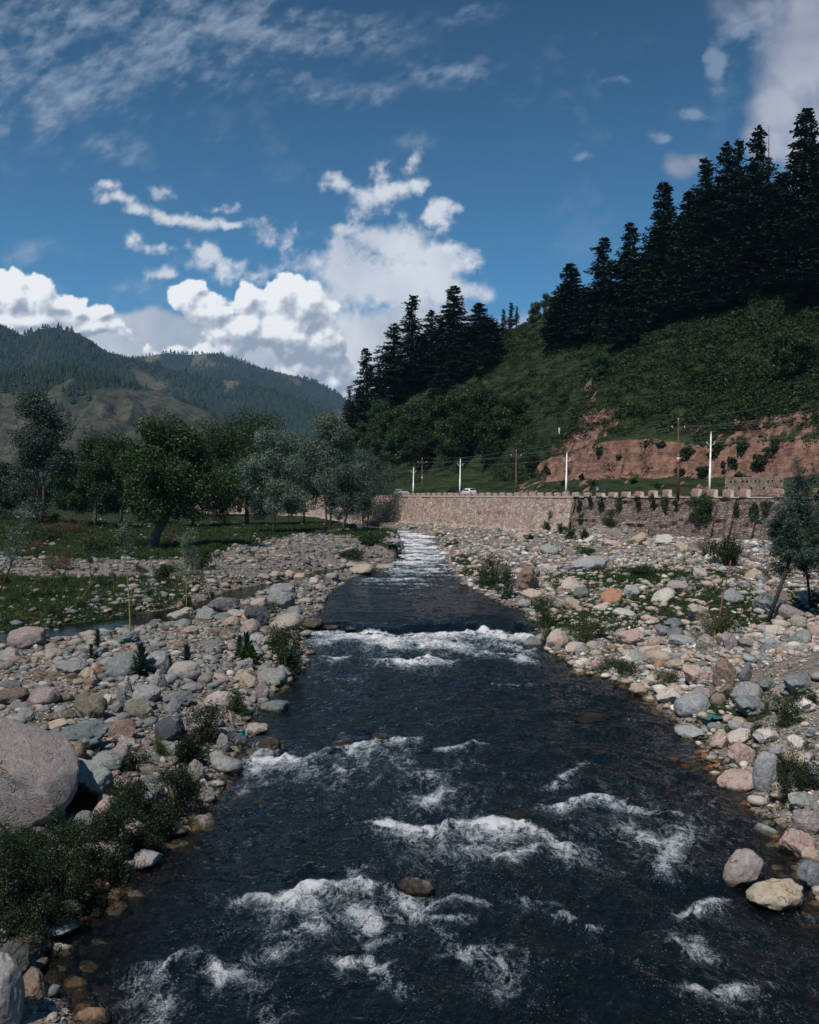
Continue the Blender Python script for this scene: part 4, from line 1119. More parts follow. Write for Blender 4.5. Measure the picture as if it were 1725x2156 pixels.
RIGHTG = [(1203, 553, 715, 0, 44, 'conifer standing first to the right of the skyline gap'), (1180, 600, 720, 3, 36, None), (1272, 497, 690, 2, 40, 'ragged left one of two tall conifers in mid slope'), (1325, 467, 700, 1, 44, 'spreading right one of two tall conifers in mid slope'), (1235, 600, 715, 3, 36, None), (1320, 640, 725, 3, 32, 'grey green young conifer below the mid slope pair'),
          (1290, 590, 720, 3, 30, None), (1360, 560, 700, 3, 36, None), (1400, 378, 610, 0, 44, 'tall conifer at the left edge of the high wood'), (1380, 480, 640, 1, 40, None), (1440, 450, 640, 3, 44, None), (1483, 328, 560, 2, 40, 'slim conifer with an open top in the high wood'), (1455, 400, 580, 0, 40, None), (1525, 298, None, 1, 40, 'ragged conifer left of the dead topped one'),
          (1548, 290, None, 2, 34, None), (1592, 264, None, 1, 46, 'thick conifer beside the dead topped one'), (1570, 430, 600, 0, 50, None), (1630, 420, 600, 1, 50, None), (1683, 226, None, 0, 56, 'tallest conifer at the upper right, dark against the cloud'), (1718, 300, None, 1, 50, None), (1660, 480, 610, 3, 50, None), (1705, 440, 610, 3, 52, None), (1540, 540, 650, 3, 44, None),
          (1480, 520, 660, 3, 42, None), (1425, 540, 670, 3, 40, None), (1745, 350, None, 0, 56, None), (1780, 260, None, 1, 56, None), (1830, 300, None, 0, 56, None), (1640, 360, None, 3, 44, None), (1700, 560, 640, 3, 40, None), (1395, 570, 660, 1, 34, None), (1500, 455, None, 3, 44, None), (1600, 440, None, 1, 44, None), (1450, 480, 620, 1, 40, None)]
for zx, zt, zb, k, wd, lab in LEFTG: conifer(zx, zt, zb, 300, k, wd, lab)
for zx, zt, zb, k, wd, lab in RIGHTG: conifer(zx, zt, zb, 226, k, wd, lab)
# the conifer with a dead bare top
g = Geo(); p = world_at(1613, 222); Ht = zspan(264, p.y) - p.z
g.tube([(0, 0, -.5), (0.1, 0, Ht * .6), (0, 0, Ht)], [.3, .16, .03], 6)
rgd = np.random.default_rng(9)
for k in range(26):
    h_ = Ht * (.55 + .43 * k / 26); a = rgd.uniform(0, 6.28); L = (1.9 - 1.5 * k / 26) * rgd.uniform(.5, 1.1)
    g.tube([(0, 0, h_), (math.cos(a) * L, math.sin(a) * L, h_ + .25 * L)], [.05, .015], 4)
dt_ = bpy.data.objects.new('dead_tree', None); COL.objects.link(dt_); dt_.location = p
link('trunk', g.mesh('trunk', [BARKD]), dt_)
dcc = copy_tree(CP[2]); dch = [c for c in dcc.children if c.name.startswith('crown')][0]
dch.parent = dt_; dch.scale = (.62, .62, Ht / 24 * .72)
for c in list(dcc.children): bpy.data.objects.remove(c)
bpy.data.objects.remove(dcc)
tag(dt_, 'thin conifer with a bare dead top sticking out of the high wood', 'conifer', 'conifers on the hillside')

# round broadleaved trees and bushes on the slope
RB = [make_broadleaf('hillside_tree', 7, 3.6, 400 + k, lm, BARK, n=4200, leaf=.42, trunk_r=.14, low=.06, base=.15) for k, lm in enumerate((LEAF_WALNUT, LEAF_MID, HILLW))]
RBL = [(800, 985, 30, 'round dark tree at the far left foot of the hillside'), (838, 975, 34, None), (880, 960, 44, None), (925, 930, 46, 'broad domed tree above the roadside poles'), (975, 915, 44, None), (1015, 900, 42, None), (865, 925, 36, None), (820, 935, 34, None), (1000, 955, 48, 'largest rounded tree low on the hillside above the cars'), (1050, 945, 40, None),
       (945, 975, 42, None), (900, 985, 36, None), (1065, 905, 32, None), (790, 955, 30, None), (775, 975, 26, None), (765, 940, 24, None), (800, 900, 28, None), (1030, 980, 30, None), (1660, 800, 50, 'round bush tree alone at the right on the open slope'), (1265, 795, 24, 'round dark bush beside the earth scar'), (1120, 990, 18, None), (1680, 775, 40, None), (970, 870, 26, None), (1090, 880, 22, None)]
ur = set()
for k, (zx, zb, hf, lab) in enumerate(RBL):
    p = hit(zx, zb, 100)
    if p is None: continue
    q = k % 3; o = RB[q] if q not in ur else copy_tree(RB[q]); ur.add(q)
    s_ = hf * ZU * p.y / 3.6 * 1.1
    place(o, p, k * 1.7, s_, s_ * .95); tag(o, lab or '%s leafy tree low on the hillside, %s' % (('large dark', 'large fresh green', 'large dim')[q] if hf >= 34 else ('small dark', 'small fresh green', 'small dim')[q], 'behind the willows at the bend' if zx < 840 else ('above the smallest white pole' if zx < 910 else ('above the parked cars' if zx < 1010 else 'left of the red cutting'))), 'tree', 'round trees low on the hillside')
# skyline bushes
for k, (zx, zt, zb, hf, lab) in enumerate([(1127, 640, 682, 15, 'small pale bush on the skyline in the gap'), (1150, 622, 668, 15, 'larger dark bush on the skyline beside the pale one')]):
    y = 270 if k == 0 else 266; p = world_at(zx, y); o = copy_tree(RB[1 - k]); Ht = zspan(zt, y) - p.z
    o.location = p; o.scale = (hf * ZU * y / 3.2,) * 2 + (max(Ht, 2.0) / 6.5,); tag(o, lab, 'bush', 'bushes on the skyline')
# undergrowth: low scrub over the whole slope
def tuft_proto(seed, n=34, leaf=.34):
    rg = np.random.default_rng(seed)
    d = rg.normal(size=(n, 3)); d[:, 2] = np.abs(d[:, 2]); d /= np.linalg.norm(d, axis=1, keepdims=True)
    V, Q, _ = leaves(d * rg.uniform(.45, 1, n)[:, None] * [1, 1, .8], d, leaf, rg, .55)
    return V, Q
NT_ = 30000
yy_ = rg.uniform(120, 345, NT_ * 3); xx_ = rg.uniform(-.14, .60, NT_ * 3) * yy_
hgt_, pr = H(xx_, yy_, True)
ok = (pr['dw'] > 16) & (pr['dr'] > -3)
dens = .55 + .9 * fbm(xx_ * .03, yy_ * .03, oct=3, seed=95) + .5 * fbm(xx_ * .2, yy_ * .2, oct=2, seed=96)
dens = np.where((pr['cutm'] > .3) & (pr['dw'] < 23), dens * .14, dens); dens = np.where((pr['ub'] < .1) & (pr['dw'] < 32), dens * .25, dens)
ok &= rg.uniform(0, 1, len(ok)) < np.where((pr['ub'] > .09) & (pr['cutm'] < .3), np.maximum(dens, .45), dens) * 1.3
ok = np.nonzero(ok)[0][:NT_]
sz = np.clip(.55 * np.exp(rg.normal(size=len(ok)) * .5), .25, 2.4)
V, F, r_ = scatter([tuft_proto(k) for k in range(5)], np.stack([xx_[ok], yy_[ok], hgt_[ok] - .1], -1), sz, sz * 1.15, 12)
kind(link('undergrowth', np_mesh('undergrowth', V, F, [HILLW], False, attrs={'rnd': r_})), 'stuff', 'low green scrub covering the steep hillside')
sel = rg.permutation(ok)[:1500]; sz = rg.uniform(.9, 2.0, len(sel))
V, F, r_ = scatter([tuft_proto(k + 20, 110, .24) for k in range(5)], np.stack([xx_[sel], yy_[sel], hgt_[sel] - .2], -1), sz, sz * 1.35, 13)
kind(link('undergrowth', np_mesh('undergrowth', V, F, [HILLW], False, attrs={'rnd': r_})), 'stuff', 'denser rounded scrub dotting the steep hillside')

# ================================================================== retaining wall and road
def masonry_mat(name, stones, mortar, scale, cell=(1, 1, 1), weed=0.0):
    m, t, o = new_mat(name)
    pos = t.new('ShaderNodeNewGeometry').outputs['Position']
    mp = t.new('ShaderNodeMapping'); t.l.new(pos, mp.inputs[0]); mp.inputs['Scale'].default_value = cell
    q = mp.outputs[0]
    c = t.new('ShaderNodeSeparateColor'); t.l.new(t.vor(q, scale, 'F1', .85, 'Color'), c.inputs[0])
    d = t.vor(q, scale, 'DISTANCE_TO_EDGE', .85)
    st = t.ramp(c.outputs[0], stones)
    n = t.noise(pos, .6, 5, .65); n2 = t.noise(pos, 5, 5, .7)
    col = t.mix(t.ss(d, .10, .02), st, mortar)
    col = t.v('SCALE', col, scale=t.m('MULTIPLY', t.lin(n, .3, .7, .74, 1.18), t.lin(n2, .3, .7, .8, 1.15)))
    streak = t.new('ShaderNodeMapping'); t.l.new(pos, streak.inputs[0]); streak.inputs['Scale'].default_value = (.8, .8, .12)
    sk_ = t.ss(t.noise(streak.outputs[0], 1.2, 4, .6), .56, .70)
    col = t.mix(t.m('MULTIPLY', sk_, .35), col, (.07, .055, .045))
    if weed:
        w_ = t.ss(t.noise(streak.outputs[0], 2.0, 5, .7), .60, .68)
        col = t.mix(t.m('MULTIPLY', w_, weed), col, (.035, .05, .02))
    p = t.new('ShaderNodeBsdfPrincipled'); t.l.new(col, p.inputs['Base Color']); p.inputs['Roughness'].default_value = .9
    t.l.new(t.bump(t.m('ADD', t.ss(d, .0, .14), t.m('MULTIPLY', n2, .4)), .9, .07), p.inputs['Normal'])
    t.l.new(p.outputs[0], o.inputs[0])
    return m
NEWWALL = masonry_mat('mortared_boulder_masonry', [(0, (.28, .18, .145)), (.25, (.40, .285, .235)), (.5, (.44, .35, .30)), (.72, (.25, .14, .11)), (.85, (.62, .56, .50)), (1, (.33, .30, .29))], (.36, .285, .245), 2.5, (1, 1, 1.5))
OLDWALL = masonry_mat('old_dry_stone_masonry', [(0, (.13, .09, .08)), (.3, (.20, .14, .12)), (.55, (.16, .135, .13)), (.8, (.25, .18, .15)), (1, (.11, .10, .10))], (.065, .05, .043), 1.5, (1, 1, 1.7), .5)
CONC = simple_mat('weathered_concrete', (.40, .33, .285), .9, .25, 1.2, .4)
ASPH = simple_mat('road_asphalt', (.055, .052, .05), .9, .2, 2.0, .2)
PAINTW = simple_mat('white_limewash', (.86, .76, .64), .8, .12, 4.0, .2)
KERB = simple_mat('reddish_parapet_stone', (.27, .165, .135), .9, .35, 2.5, .6)
KERBG = simple_mat('grey_parapet_stone', (.36, .29, .25), .9, .35, 2.0, .6)
Wp = np.array(WALL, float)
seg = np.hypot(*np.diff(Wp, axis=0).T); cumL = np.concatenate([[0], np.cumsum(seg)])
def wall_pt(s, off=0.0):
    """point at arc length s along the wall, off metres behind it (negative: in front)"""
    i_ = int(np.clip(np.searchsorted(cumL, s) - 1, 0, len(seg) - 1))
    d = (Wp[i_ + 1] - Wp[i_]) / seg[i_]; p = Wp[i_] + d * (s - cumL[i_])
    nrm_ = np.array([-d[1], d[0]])           # left of travel = behind the wall
    return p + nrm_ * off, d
def s_at(zx, off=0.0):
    """arc length where the line 'off' behind the wall crosses that column of the photo"""
    b = sky_uv(zx, 1040)[0]; ss_ = np.linspace(cumL[2], cumL[9], 4000)
    v_ = [wall_pt(a, off)[0] for a in ss_]
    return float(ss_[int(np.argmin([abs(p[0] / p[1] - b) for p in v_]))])
S_JOIN, S_END, S_START = s_at(1207), cumL[8] + 20, cumL[1]
def batter(name, s0, s1, mat, top, bot, lean=1.7, parent=None, off0=0.0, noise_=.05, step=.5, plinth=False, ribs=False, seed=0):
    n = int((s1 - s0) / step) + 1; nz_ = 15
    V = []
    for a in np.linspace(s0, s1, n):
        p, d = wall_pt(a); nr_ = np.array([-d[1], d[0]])
        for k in range(nz_):
            f = k / (nz_ - 1); z = bot + (top - bot) * f
            o_ = off0 - lean * (1 - f) + noise_ * float(vnoise(a * 1.3, z * 1.7, seed=seed)) * (0 if k == nz_ - 1 else 1)
            if ribs and (a % 5.0) < .55: o_ -= .10
            q = p + nr_ * o_
            V.append((q[0], q[1], z))
        q = p + nr_ * (off0 + .75); V.append((q[0], q[1], top))
    m_ = nz_ + 1
    i_ = np.arange(n - 1)[:, None] * m_ + np.arange(nz_)[None, :]
    Q = np.stack([i_, i_ + m_, i_ + m_ + 1, i_ + 1], -1).reshape(-1, 4)
    V = np.array(V)
    # close the two ends
    e0 = [j for j in range(m_)]; e1 = [(n - 1) * m_ + j for j in range(m_)]
    T = [[e[0], e[j], e[j + 1]] for e in (e0, e1) for j in range(1, m_ - 1)]
    me = np_mesh(name, V, [Q, np.array(T)], [mat], False)
    return link(name, me, parent)
w1 = bpy.data.objects.new('retaining_wall', None); COL.objects.link(w1)
tag(w1, 'long pinkish boulder masonry retaining wall curving along the river', 'wall')
batter('masonry', S_START, S_JOIN, NEWWALL, 7.42, .2, 1.9, w1, ribs=True, noise_=.14)
batter('plinth', S_START, S_JOIN - .4, CONC, 2.0, .1, .35, w1, off0=-1.75, noise_=.05)
batter('coping', S_START, S_JOIN + .05, CONC, 7.62, 7.38, .03, w1, off0=-.10, noise_=.0)
w2 = bpy.data.objects.new('retaining_wall', None); COL.objects.link(w2)
tag(w2, 'older dark stone retaining wall with weeds, right of the pinkish one', 'wall')
batter('masonry', S_JOIN + .3, S_END, OLDWALL, 7.50, .6, 1.6, w2, off0=.35, noise_=.35, seed=3)
batter('coping', S_JOIN + .3, S_END, CONC, 7.62, 7.46, .03, w2, off0=.20, noise_=.0)
for zx in (1500, 1538, 1586, 1640, 1368):
    s_ = s_at(zx); wd_ = .7
    batter('buttress', s_, s_ + wd_, OLDWALL, 7.3, .6, 2.3 if zx > 1400 else 1.9, w2, off0=.25, noise_=.06, step=.35)
# upper wall across the road
uw = bpy.data.objects.new('upper_wall', None); COL.objects.link(uw); tag(uw, 'short stone wall with drain holes standing behind the road at the right', 'wall')
sa_, sb_ = s_at(1527, 9), s_at(1650, 9)
pa_, pb_ = wall_pt(sa_, 9)[0], wall_pt(sb_, 9)[0]
g = Geo(); nW = 44
d_ = (pb_ - pa_) / nW; nn_ = np.array([-d_[1], d_[0]]) / np.linalg.norm(d_)
Vv = []
for a in range(nW + 1):
    for k in range(9):
        q = pa_ + d_ * a + nn_ * .06 * float(vnoise(a * .9, k * .8, seed=8)); Vv.append((q[0], q[1], 7.3 + k * .39 + (.12 * float(vnoise(a * .7, 0.0, seed=2)) if k == 8 else 0)))
    q = pa_ + d_ * a + nn_ * .7; Vv.append((q[0], q[1], 10.42)); Vv.append((q[0], q[1], 7.3))
i_ = np.arange(nW)[:, None] * 11 + np.arange(10)[None, :]
Qd = np.stack([i_, i_ + 11, i_ + 12, i_ + 1], -1).reshape(-1, 4)
g.add(Vv, Qd, [[b, b + j, b + j + 1] for b in (0, nW * 11) for j in range(1, 10)])
UPW = masonry_mat('coursed_stone', [(0, (.22, .16, .13)), (.5, (.33, .26, .21)), (1, (.27, .22, .19))], (.14, .11, .09), 2.2, (1, 1, 2.2))
link('masonry', g.mesh('masonry', [UPW]), uw)
DARK = simple_mat('dark_hole', (.01, .01, .01), 1)
for k in range(14):
    f = (k + .5) / 14; q = pa_ + (pb_ - pa_) * f - nn_ * .05; g = Geo(); g.box((q[0], q[1], 9.9 if k % 3 else 8.9), (.22, .10, .22), math.atan2(d_[1], d_[0]))
    link('drain_hole', g.mesh('drain_hole', [DARK]), uw)
# road surface
n = 400; ss_ = np.linspace(cumL[1], cumL[9], n); Vv = []
for a in ss_:
    for o_ in (.62, 3, 5.5, 7.4):
        q = wall_pt(a, o_)[0]; Vv.append((q[0], q[1], 7.612))
i_ = np.arange(n - 1)[:, None] * 4 + np.arange(3)[None, :]
kind(link('road', np_mesh('road', np.array(Vv), np.stack([i_, i_ + 4, i_ + 5, i_ + 1], -1).reshape(-1, 4), [ASPH])), 'structure', 'asphalt mountain road on top of the retaining wall')
# parapet blocks
def block(name, L, D_, Hh, seed, side, end):
    g = Geo(); rg = np.random.default_rng(seed)
    xs, zs = 6, 4
    # rounded, slightly uneven block: x along the wall, y across, z up; the end face carries the limewash
    Vv = []; F = []; mi = []
    prof = [(-D_ / 2, 0), (-D_ / 2 * 1.0, Hh * .55), (-D_ / 2 * .86, Hh * .92), (-D_ / 2 * .6, Hh), (D_ / 2 * .6, Hh), (D_ / 2 * .86, Hh * .92), (D_ / 2, Hh * .55), (D_ / 2, 0)]
    for i_ in range(xs):
        x = -L / 2 + L * i_ / (xs - 1); k_ = .93 if i_ in (0, xs - 1) else 1
        for (y, z) in prof: Vv.append((x + rg.normal() * .015, y * k_ + rg.normal() * .015, z * (k_ if z > .1 else 1) + (rg.normal() * .02 if z > .1 else 0)))
    m_ = len(prof)
    Q = [(i_ * m_ + j, (i_ + 1) * m_ + j, (i_ + 1) * m_ + j + 1, i_ * m_ + j + 1) for i_ in range(xs - 1) for j in range(m_ - 1)]
    T0 = [(0, j, j + 1) for j in range(1, m_ - 1)]; b = (xs - 1) * m_; T1 = [(b, b + j + 1, b + j) for j in range(1, m_ - 1)]
    g.add(Vv, Q, T0, 0); g.T.append(np.array(T1)); g.tm.append(np.full(len(T1), 1))
    return g.mesh(name, [side, end])
BLK = [block('parapet_block', 1.15 if k > 2 else 1.45, .95 if k > 2 else .5, 1.0, k, KERBG if k < 3 else KERB, (KERBG if k < 3 else PAINTW)) for k in range(6)]
s = s_at(838); k = 0; rgp = np.random.default_rng(77); s_w = s_at(1262)
while s < s_at(1760):
    white = s > s_w - 2
    if rgp.uniform() > .05:
        p, d = wall_pt(s, .28 if not white else .55); q = 3 + k % 3 if white else k % 3
        o = link('parapet_block', BLK[q], None, (p[0], p[1], 7.60), (rgp.normal() * .02, rgp.normal() * .02, math.atan2(d[1], d[0]) + rgp.normal() * .05))
        hz_ = (.62 if s < s_at(1230) else .62 + .5 * sst(np.array(s), s_at(1230), s_at(1500))); o.scale = (rgp.uniform(.9, 1.08), 1, float(hz_) * rgp.uniform(.92, 1.08))
        tag(o, 'reddish parapet stone with a whitewashed end on the older wall' if white else 'plain grey brown parapet stone on the pinkish wall', 'parapet stone', 'parapet stones along the road edge')
    s += 2.42 if not white else 2.52; k += 1

# ================================================================== poles and wires
GALV = simple_mat('painted_white_pole', (.74, .77, .80), .45, .06, 2)
RUST = simple_mat('brown_pole', (.10, .045, .035), .8, .25, 4, .3)
IRON = simple_mat('dark_iron', (.08, .08, .085), .6, .2, 4)
INSUL = simple_mat('porcelain', (.7, .68, .64), .3, .05, 4)
BANDS = [simple_mat('teal_band', (.03, .22, .19), .6), simple_mat('cream_band', (.72, .62, .48), .6), simple_mat('red_band', (.42, .05, .04), .6)]
WIRE = simple_mat('aluminium_wire', (.17, .19, .19), .5, .05, 2, 0, .3)
def white_pole(label, zx, ztop, off=1.3):
    s_ = s_at(zx, off); p, d = wall_pt(s_, off); y = p[1]; Ht = zspan(ztop, y) - 7.6
    root = bpy.data.objects.new('utility_pole', None); COL.objects.link(root); root.location = (p[0], p[1], 7.6)
    root.rotation_euler = (0, R(1.1), 0)
    g = Geo(); g.tube([(0, 0, 0), (0, 0, Ht * .45), (0, 0, Ht * .451), (0, 0, Ht)], [.15, .15, .12, .085], 10); link('pole', g.mesh('pole', [GALV], True), root)
    g = Geo(); a = .55; h = Ht * .80
    g.tube([(-a * 1.0, 0, h + .42), (0, 0, h), (a * 1.0, 0, h + .42)], .05, 5); link('bracket', g.mesh('bracket', [GALV]), root)
    for x in (-a, a):
        g = Geo(); g.tube([(x, 0, h + .40), (x, 0, h + .52), (x, 0, h + .66)], [.03, .09, .05], 7); link('insulator', g.mesh('insulator', [INSUL], True), root)
    g = Geo(); g.tube([(0, 0, Ht), (0, 0, Ht + .12), (0, 0, Ht + .28)], [.03, .08, .05], 7); link('insulator', g.mesh('insulator', [INSUL], True), root)
    tag(root, label, 'utility pole', 'white utility poles along the road')
    b = Vector((p[0], p[1], 7.6)); return [b + Vector((-a, 0, h + .66)), b + Vector((a, 0, h + .66)), b + Vector((0, 0, Ht + .28))]
def brown_pole(label, zx, ztop, off=.75, bands=True, r=.16):
    s_ = s_at(zx, off); p, d = wall_pt(s_, off); y = p[1]; Ht = zspan(ztop, y) - 7.4
    root = bpy.data.objects.new('utility_pole', None); COL.objects.link(root); root.location = (p[0], p[1], 7.4)
    g = Geo(); g.tube([(0, 0, 0), (0, 0, Ht * .5), (0, 0, Ht * .501), (0, 0, Ht * .8), (0, 0, Ht * .801), (0, 0, Ht)], [r, r, r * .75, r * .75, r * .5, r * .45], 9); link('pole', g.mesh('pole', [RUST], True), root)
    tips = []
    h = Ht * .895
    g = Geo(); g.box((0, 0, h), (1.9, .09, .10)); g.tube([(-.7, 0, h), (0, 0, h - .6), (.7, 0, h)], .025, 4); link('crossarm', g.mesh('crossarm', [IRON]), root)
    for x in (-.9, .9):
        g = Geo(); g.tube([(x, 0, h + .04), (x, 0, h + .16), (x, 0, h + .28)], [.03, .09, .05], 7); link('insulator', g.mesh('insulator', [INSUL], True), root)
        tips.append(Vector((p[0] + x, p[1], 7.4 + h + .28)))
    g = Geo(); g.tube([(0, 0, Ht), (0, 0, Ht + .1), (0, 0, Ht + .22)], [.03, .08, .05], 7); link('insulator', g.mesh('insulator', [INSUL], True), root)
    tips.append(Vector((p[0], p[1], 7.4 + Ht + .22)))
    if bands:
        for k, mt in enumerate(BANDS):
            z0 = Ht * .5 + .45 - k * .42; g = Geo(); g.tube([(0, 0, z0 - .2), (0, 0, z0 + .2)], (r * .80 if z0 > Ht * .5 + .2 else r * 1.04), 10); link('painted_band', g.mesh('painted_band', [mt], True), root)
    tag(root, label, 'utility pole', 'brown utility poles along the road')
    return tips
WPL = [white_pole('smallest white pole, farthest left beside the road', 870, 985), white_pole('white pole standing just behind the two parked cars', 968, 967), white_pole('white pole in front of the red earth cutting', 1192, 955), white_pole('tallest white pole, nearest, at the right', 1494, 913)]
BPL = [brown_pole('short brown pole with painted bands left of the cars', 889, 966, r=.15), brown_pole('plain brown pole between the cars and the red cutting', 1087, 950, bands=False), brown_pole('tallest brown pole with crossarm and painted bands in front of the cutting', 1428, 884, off=-.12, r=.19)]
def wire(label, a, b, sag=.6, r=.014):
    pts_ = [a.lerp(b, t_ / 14) - Vector((0, 0, sag * 4 * (t_ / 14) * (1 - t_ / 14))) for t_ in range(15)]
    g = Geo(); g.tube(pts_, r, 4, cap=False)
    tag(link('overhead_wire', g.mesh('overhead_wire', [WIRE])), label, 'wire', 'overhead wires along the road')
def off_frame(zx, zy, y): u_, v_ = sky_uv(zx, zy); return Vector((u_ * y, y, CAM_Z + v_ * y))
for i_ in range(3):
    for j in range(3): wire('thin wire strung between the white poles', WPL[i_][j], WPL[i_ + 1][j], .5)
for i_ in range(2):
    for j in range(3): wire('thin wire strung between the brown poles', BPL[i_][j], BPL[i_ + 1][j], .6)
for j, (zy1, r_) in enumerate(((838, .017), (847, .017), (800, .014))): wire('wire running from the tallest brown pole out of the photo to the right', BPL[2][(0, 1, 2)[j]], off_frame(1800, zy1, 104), .9, r_)
for j, zy1 in enumerate((893, 896, 880)): wire('wire running from the tallest white pole out of the photo to the right', WPL[3][j], off_frame(1800, zy1, 96), .5)
for j in range(2): wire('wire leaving the smallest white pole to the left', WPL[0][j], WPL[0][j] + Vector((-18, 38, -.5)), .4)
for j in range(2): wire('wire from the banded brown pole into the trees on the left', BPL[0][j], BPL[0][j] + Vector((-20, 36, -.5)), .5)

# ================================================================== vehicles
GLASS = simple_mat('car_glass', (.015, .02, .025), .08, .0, 1, 0, 0, .8)
TYRE = simple_mat('tyre_rubber', (.02, .02, .02), .85, .1)
RIM = simple_mat('wheel_rim', (.35, .36, .38), .35, .05, 1, 0, .8)
REDL = simple_mat('red_lamp', (.45, .02, .015), .25, .05, 1, 0, 0, .6)
CLRL = simple_mat('clear_lamp', (.7, .7, .68), .2, .05)
def paint(name, c): return simple_mat(name, c, .28, .04, 1, 0, .1, .6)
def make_car(name, col, st, glass_st, L=4.2):
    """st: stations (x, half width, sill z, belt z, roof z, roof half width); glass_st: side windows and screens"""
    root = bpy.data.objects.new(name, None); COL.objects.link(root)
    g = Geo(); Vv = []; m_ = 12
    for (x, w, z0, zb, zr, wr) in st:
        half = [(w * .92, z0), (w, z0 + .18), (w * 1.0, (z0 + zb) / 2), (w * .97, zb), (wr + (w * .97 - wr) * .08, zr - (zr - zb) * .08), (wr * .8, zr)]
        Vv += [(x, y, z) for y, z in half] + [(x, -y, z) for y, z in half[::-1]]
    n = len(st)
    Q = [(i_ * m_ + j, (i_ + 1) * m_ + j, (i_ + 1) * m_ + (j + 1) % m_, i_ * m_ + (j + 1) % m_) for i_ in range(n - 1) for j in range(m_)]
    T = [(0, (j + 1), j) for j in range(1, m_ - 1)] + [((n - 1) * m_, (n - 1) * m_ + j, (n - 1) * m_ + j + 1) for j in range(1, m_ - 1)]
    g.add(Vv, Q, T); link('body', g.mesh('body', [col], False), root)
    for q in glass_st:
        g = Geo(); g.add(q, [(0, 1, 2, 3)]); link('window', g.mesh('window', [GLASS]), root)
    w = max(s_[1] for s_ in st)
    for x in (-L * .31, L * .31):
        for sd in (-1, 1):
            wh = bpy.data.objects.new('wheel', None); COL.objects.link(wh); wh.parent = root; wh.location = (x, sd * (w - .10), .33)
            g = Geo(); th = np.arange(18) * 2 * math.pi / 18; Vt = []
            for y, r_ in ((-.11, .22), (-.11, .31), (-.08, .335), (.08, .335), (.11, .31), (.11, .22)): Vt += [(r_ * math.cos(a), y, r_ * math.sin(a)) for a in th]
            g.add(Vt, [(i_ * 18 + j, i_ * 18 + (j + 1) % 18, (i_ + 1) * 18 + (j + 1) % 18, (i_ + 1) * 18 + j) for i_ in range(5) for j in range(18)]); link('tyre', g.mesh('tyre', [TYRE], True), wh)
            g = Geo(); g.tube([(0, -.10, 0), (0, .10, 0)], .225, 14); link('rim', g.mesh('rim', [RIM]), wh)
    for sd in (-1, 1):
        g = Geo(); g.box((st[0][0] - .01, sd * w * .80, st[0][3] - .12), (.10, .20, .34)); link('tail_light', g.mesh('tail_light', [REDL]), root)
        g = Geo(); g.box((st[-1][0] + .0, sd * w * .70, st[-1][3] - .08), (.10, .34, .16)); link('headlight', g.mesh('headlight', [CLRL]), root)
        g = Geo(); g.box((st[0][0] + L * .62, sd * (w + .06), st[2][3] + .08), (.12, .16, .12)); link('mirror', g.mesh('mirror', [col]), root)
    return root
def win(a, b, c, d): return [a, b, c, d]
# x: rear is negative, front positive
sv_ = [(-2.1, .80, .35, .95, 1.02, .70), (-2.05, .86, .30, 1.0, 1.62, .66), (-1.6, .88, .28, 1.02, 1.74, .68), (.1, .89, .28, 1.02, 1.74, .66), (.55, .89, .28, 1.02, 1.66, .64), (1.15, .88, .28, 1.02, 1.08, .72), (1.95, .84, .30, .92, .96, .70), (2.12, .76, .38, .80, .84, .62)]
e_ = .012
def side_glass(w, wr, zb, zr, x0, x1, x2, x3, sd):
    yb, yt = sd * (w * .97 + e_), sd * (wr + (w * .97 - wr) * .10 + e_)
    return [(x0, yb, zb + .03), (x1, yb, zb + .03), (x2, yt + sd * .0, zr - .13), (x3, yt, zr - .13)]
gs = [side_glass(.885, .67, 1.02, 1.74, -1.95, -1.0, -1.0, -1.75, sd) for sd in (-1, 1)] + [side_glass(.885, .66, 1.02, 1.74, -.92, -.1, -.1, -.92, sd) for sd in (-1, 1)] + [side_glass(.885, .66, 1.02, 1.72, 0.0, .85, .42, 0.0, sd) for sd in (-1, 1)]
gs += [[(-2.115, -.66, 1.06), (-2.115, .66, 1.06), (-2.075, .58, 1.55), (-2.075, -.58, 1.55)], [(1.14, -.68, 1.12), (1.14, .68, 1.12), (.60, .60, 1.62), (.60, -.60, 1.62)]]
def hw(b_, sd): pass
suv = make_car('parked_car', paint('black_car_paint', (.012, .014, .018)), sv_, gs)
ev_ = [(-2.1, .76, .34, .86, .90, .66), (-1.95, .82, .28, .90, 1.00, .66), (-1.45, .84, .26, .92, 1.42, .62), (-.2, .85, .26, .92, 1.46, .60), (.35, .85, .26, .92, 1.42, .60), (1.0, .84, .26, .90, .97, .68), (1.9, .80, .28, .80, .84, .66), (2.1, .72, .36, .68, .72, .58)]
gs = [side_glass(.845, .61, .92, 1.46, -1.5, -.55, -.55, -1.3, sd) for sd in (-1, 1)] + [side_glass(.845, .61, .92, 1.46, -.48, .75, .3, -.48, sd) for sd in (-1, 1)]
gs += [[(-1.93, -.60, 1.02), (-1.93, .60, 1.02), (-1.50, .54, 1.40), (-1.50, -.54, 1.40)], [(.99, -.62, 1.00), (.99, .62, 1.00), (.42, .55, 1.40), (.42, -.55, 1.40)]]
sal = make_car('parked_car', paint('white_car_paint', (.78, .78, .76)), ev_, gs)
for root_, zx, lab in ((suv, 957, 'black off-road car on the road, just left of the white car'), (sal, 986, 'white saloon car on the road, right of the black one')):
    s_ = s_at(zx, 2.6); p, d = wall_pt(s_, 2.6)
    root_.location = (p[0], p[1], 7.615); root_.rotation_euler = (0, 0, math.atan2(-d[1], -d[0])); root_.scale = (1, 1, 1.06); tag(root_, lab, 'car')
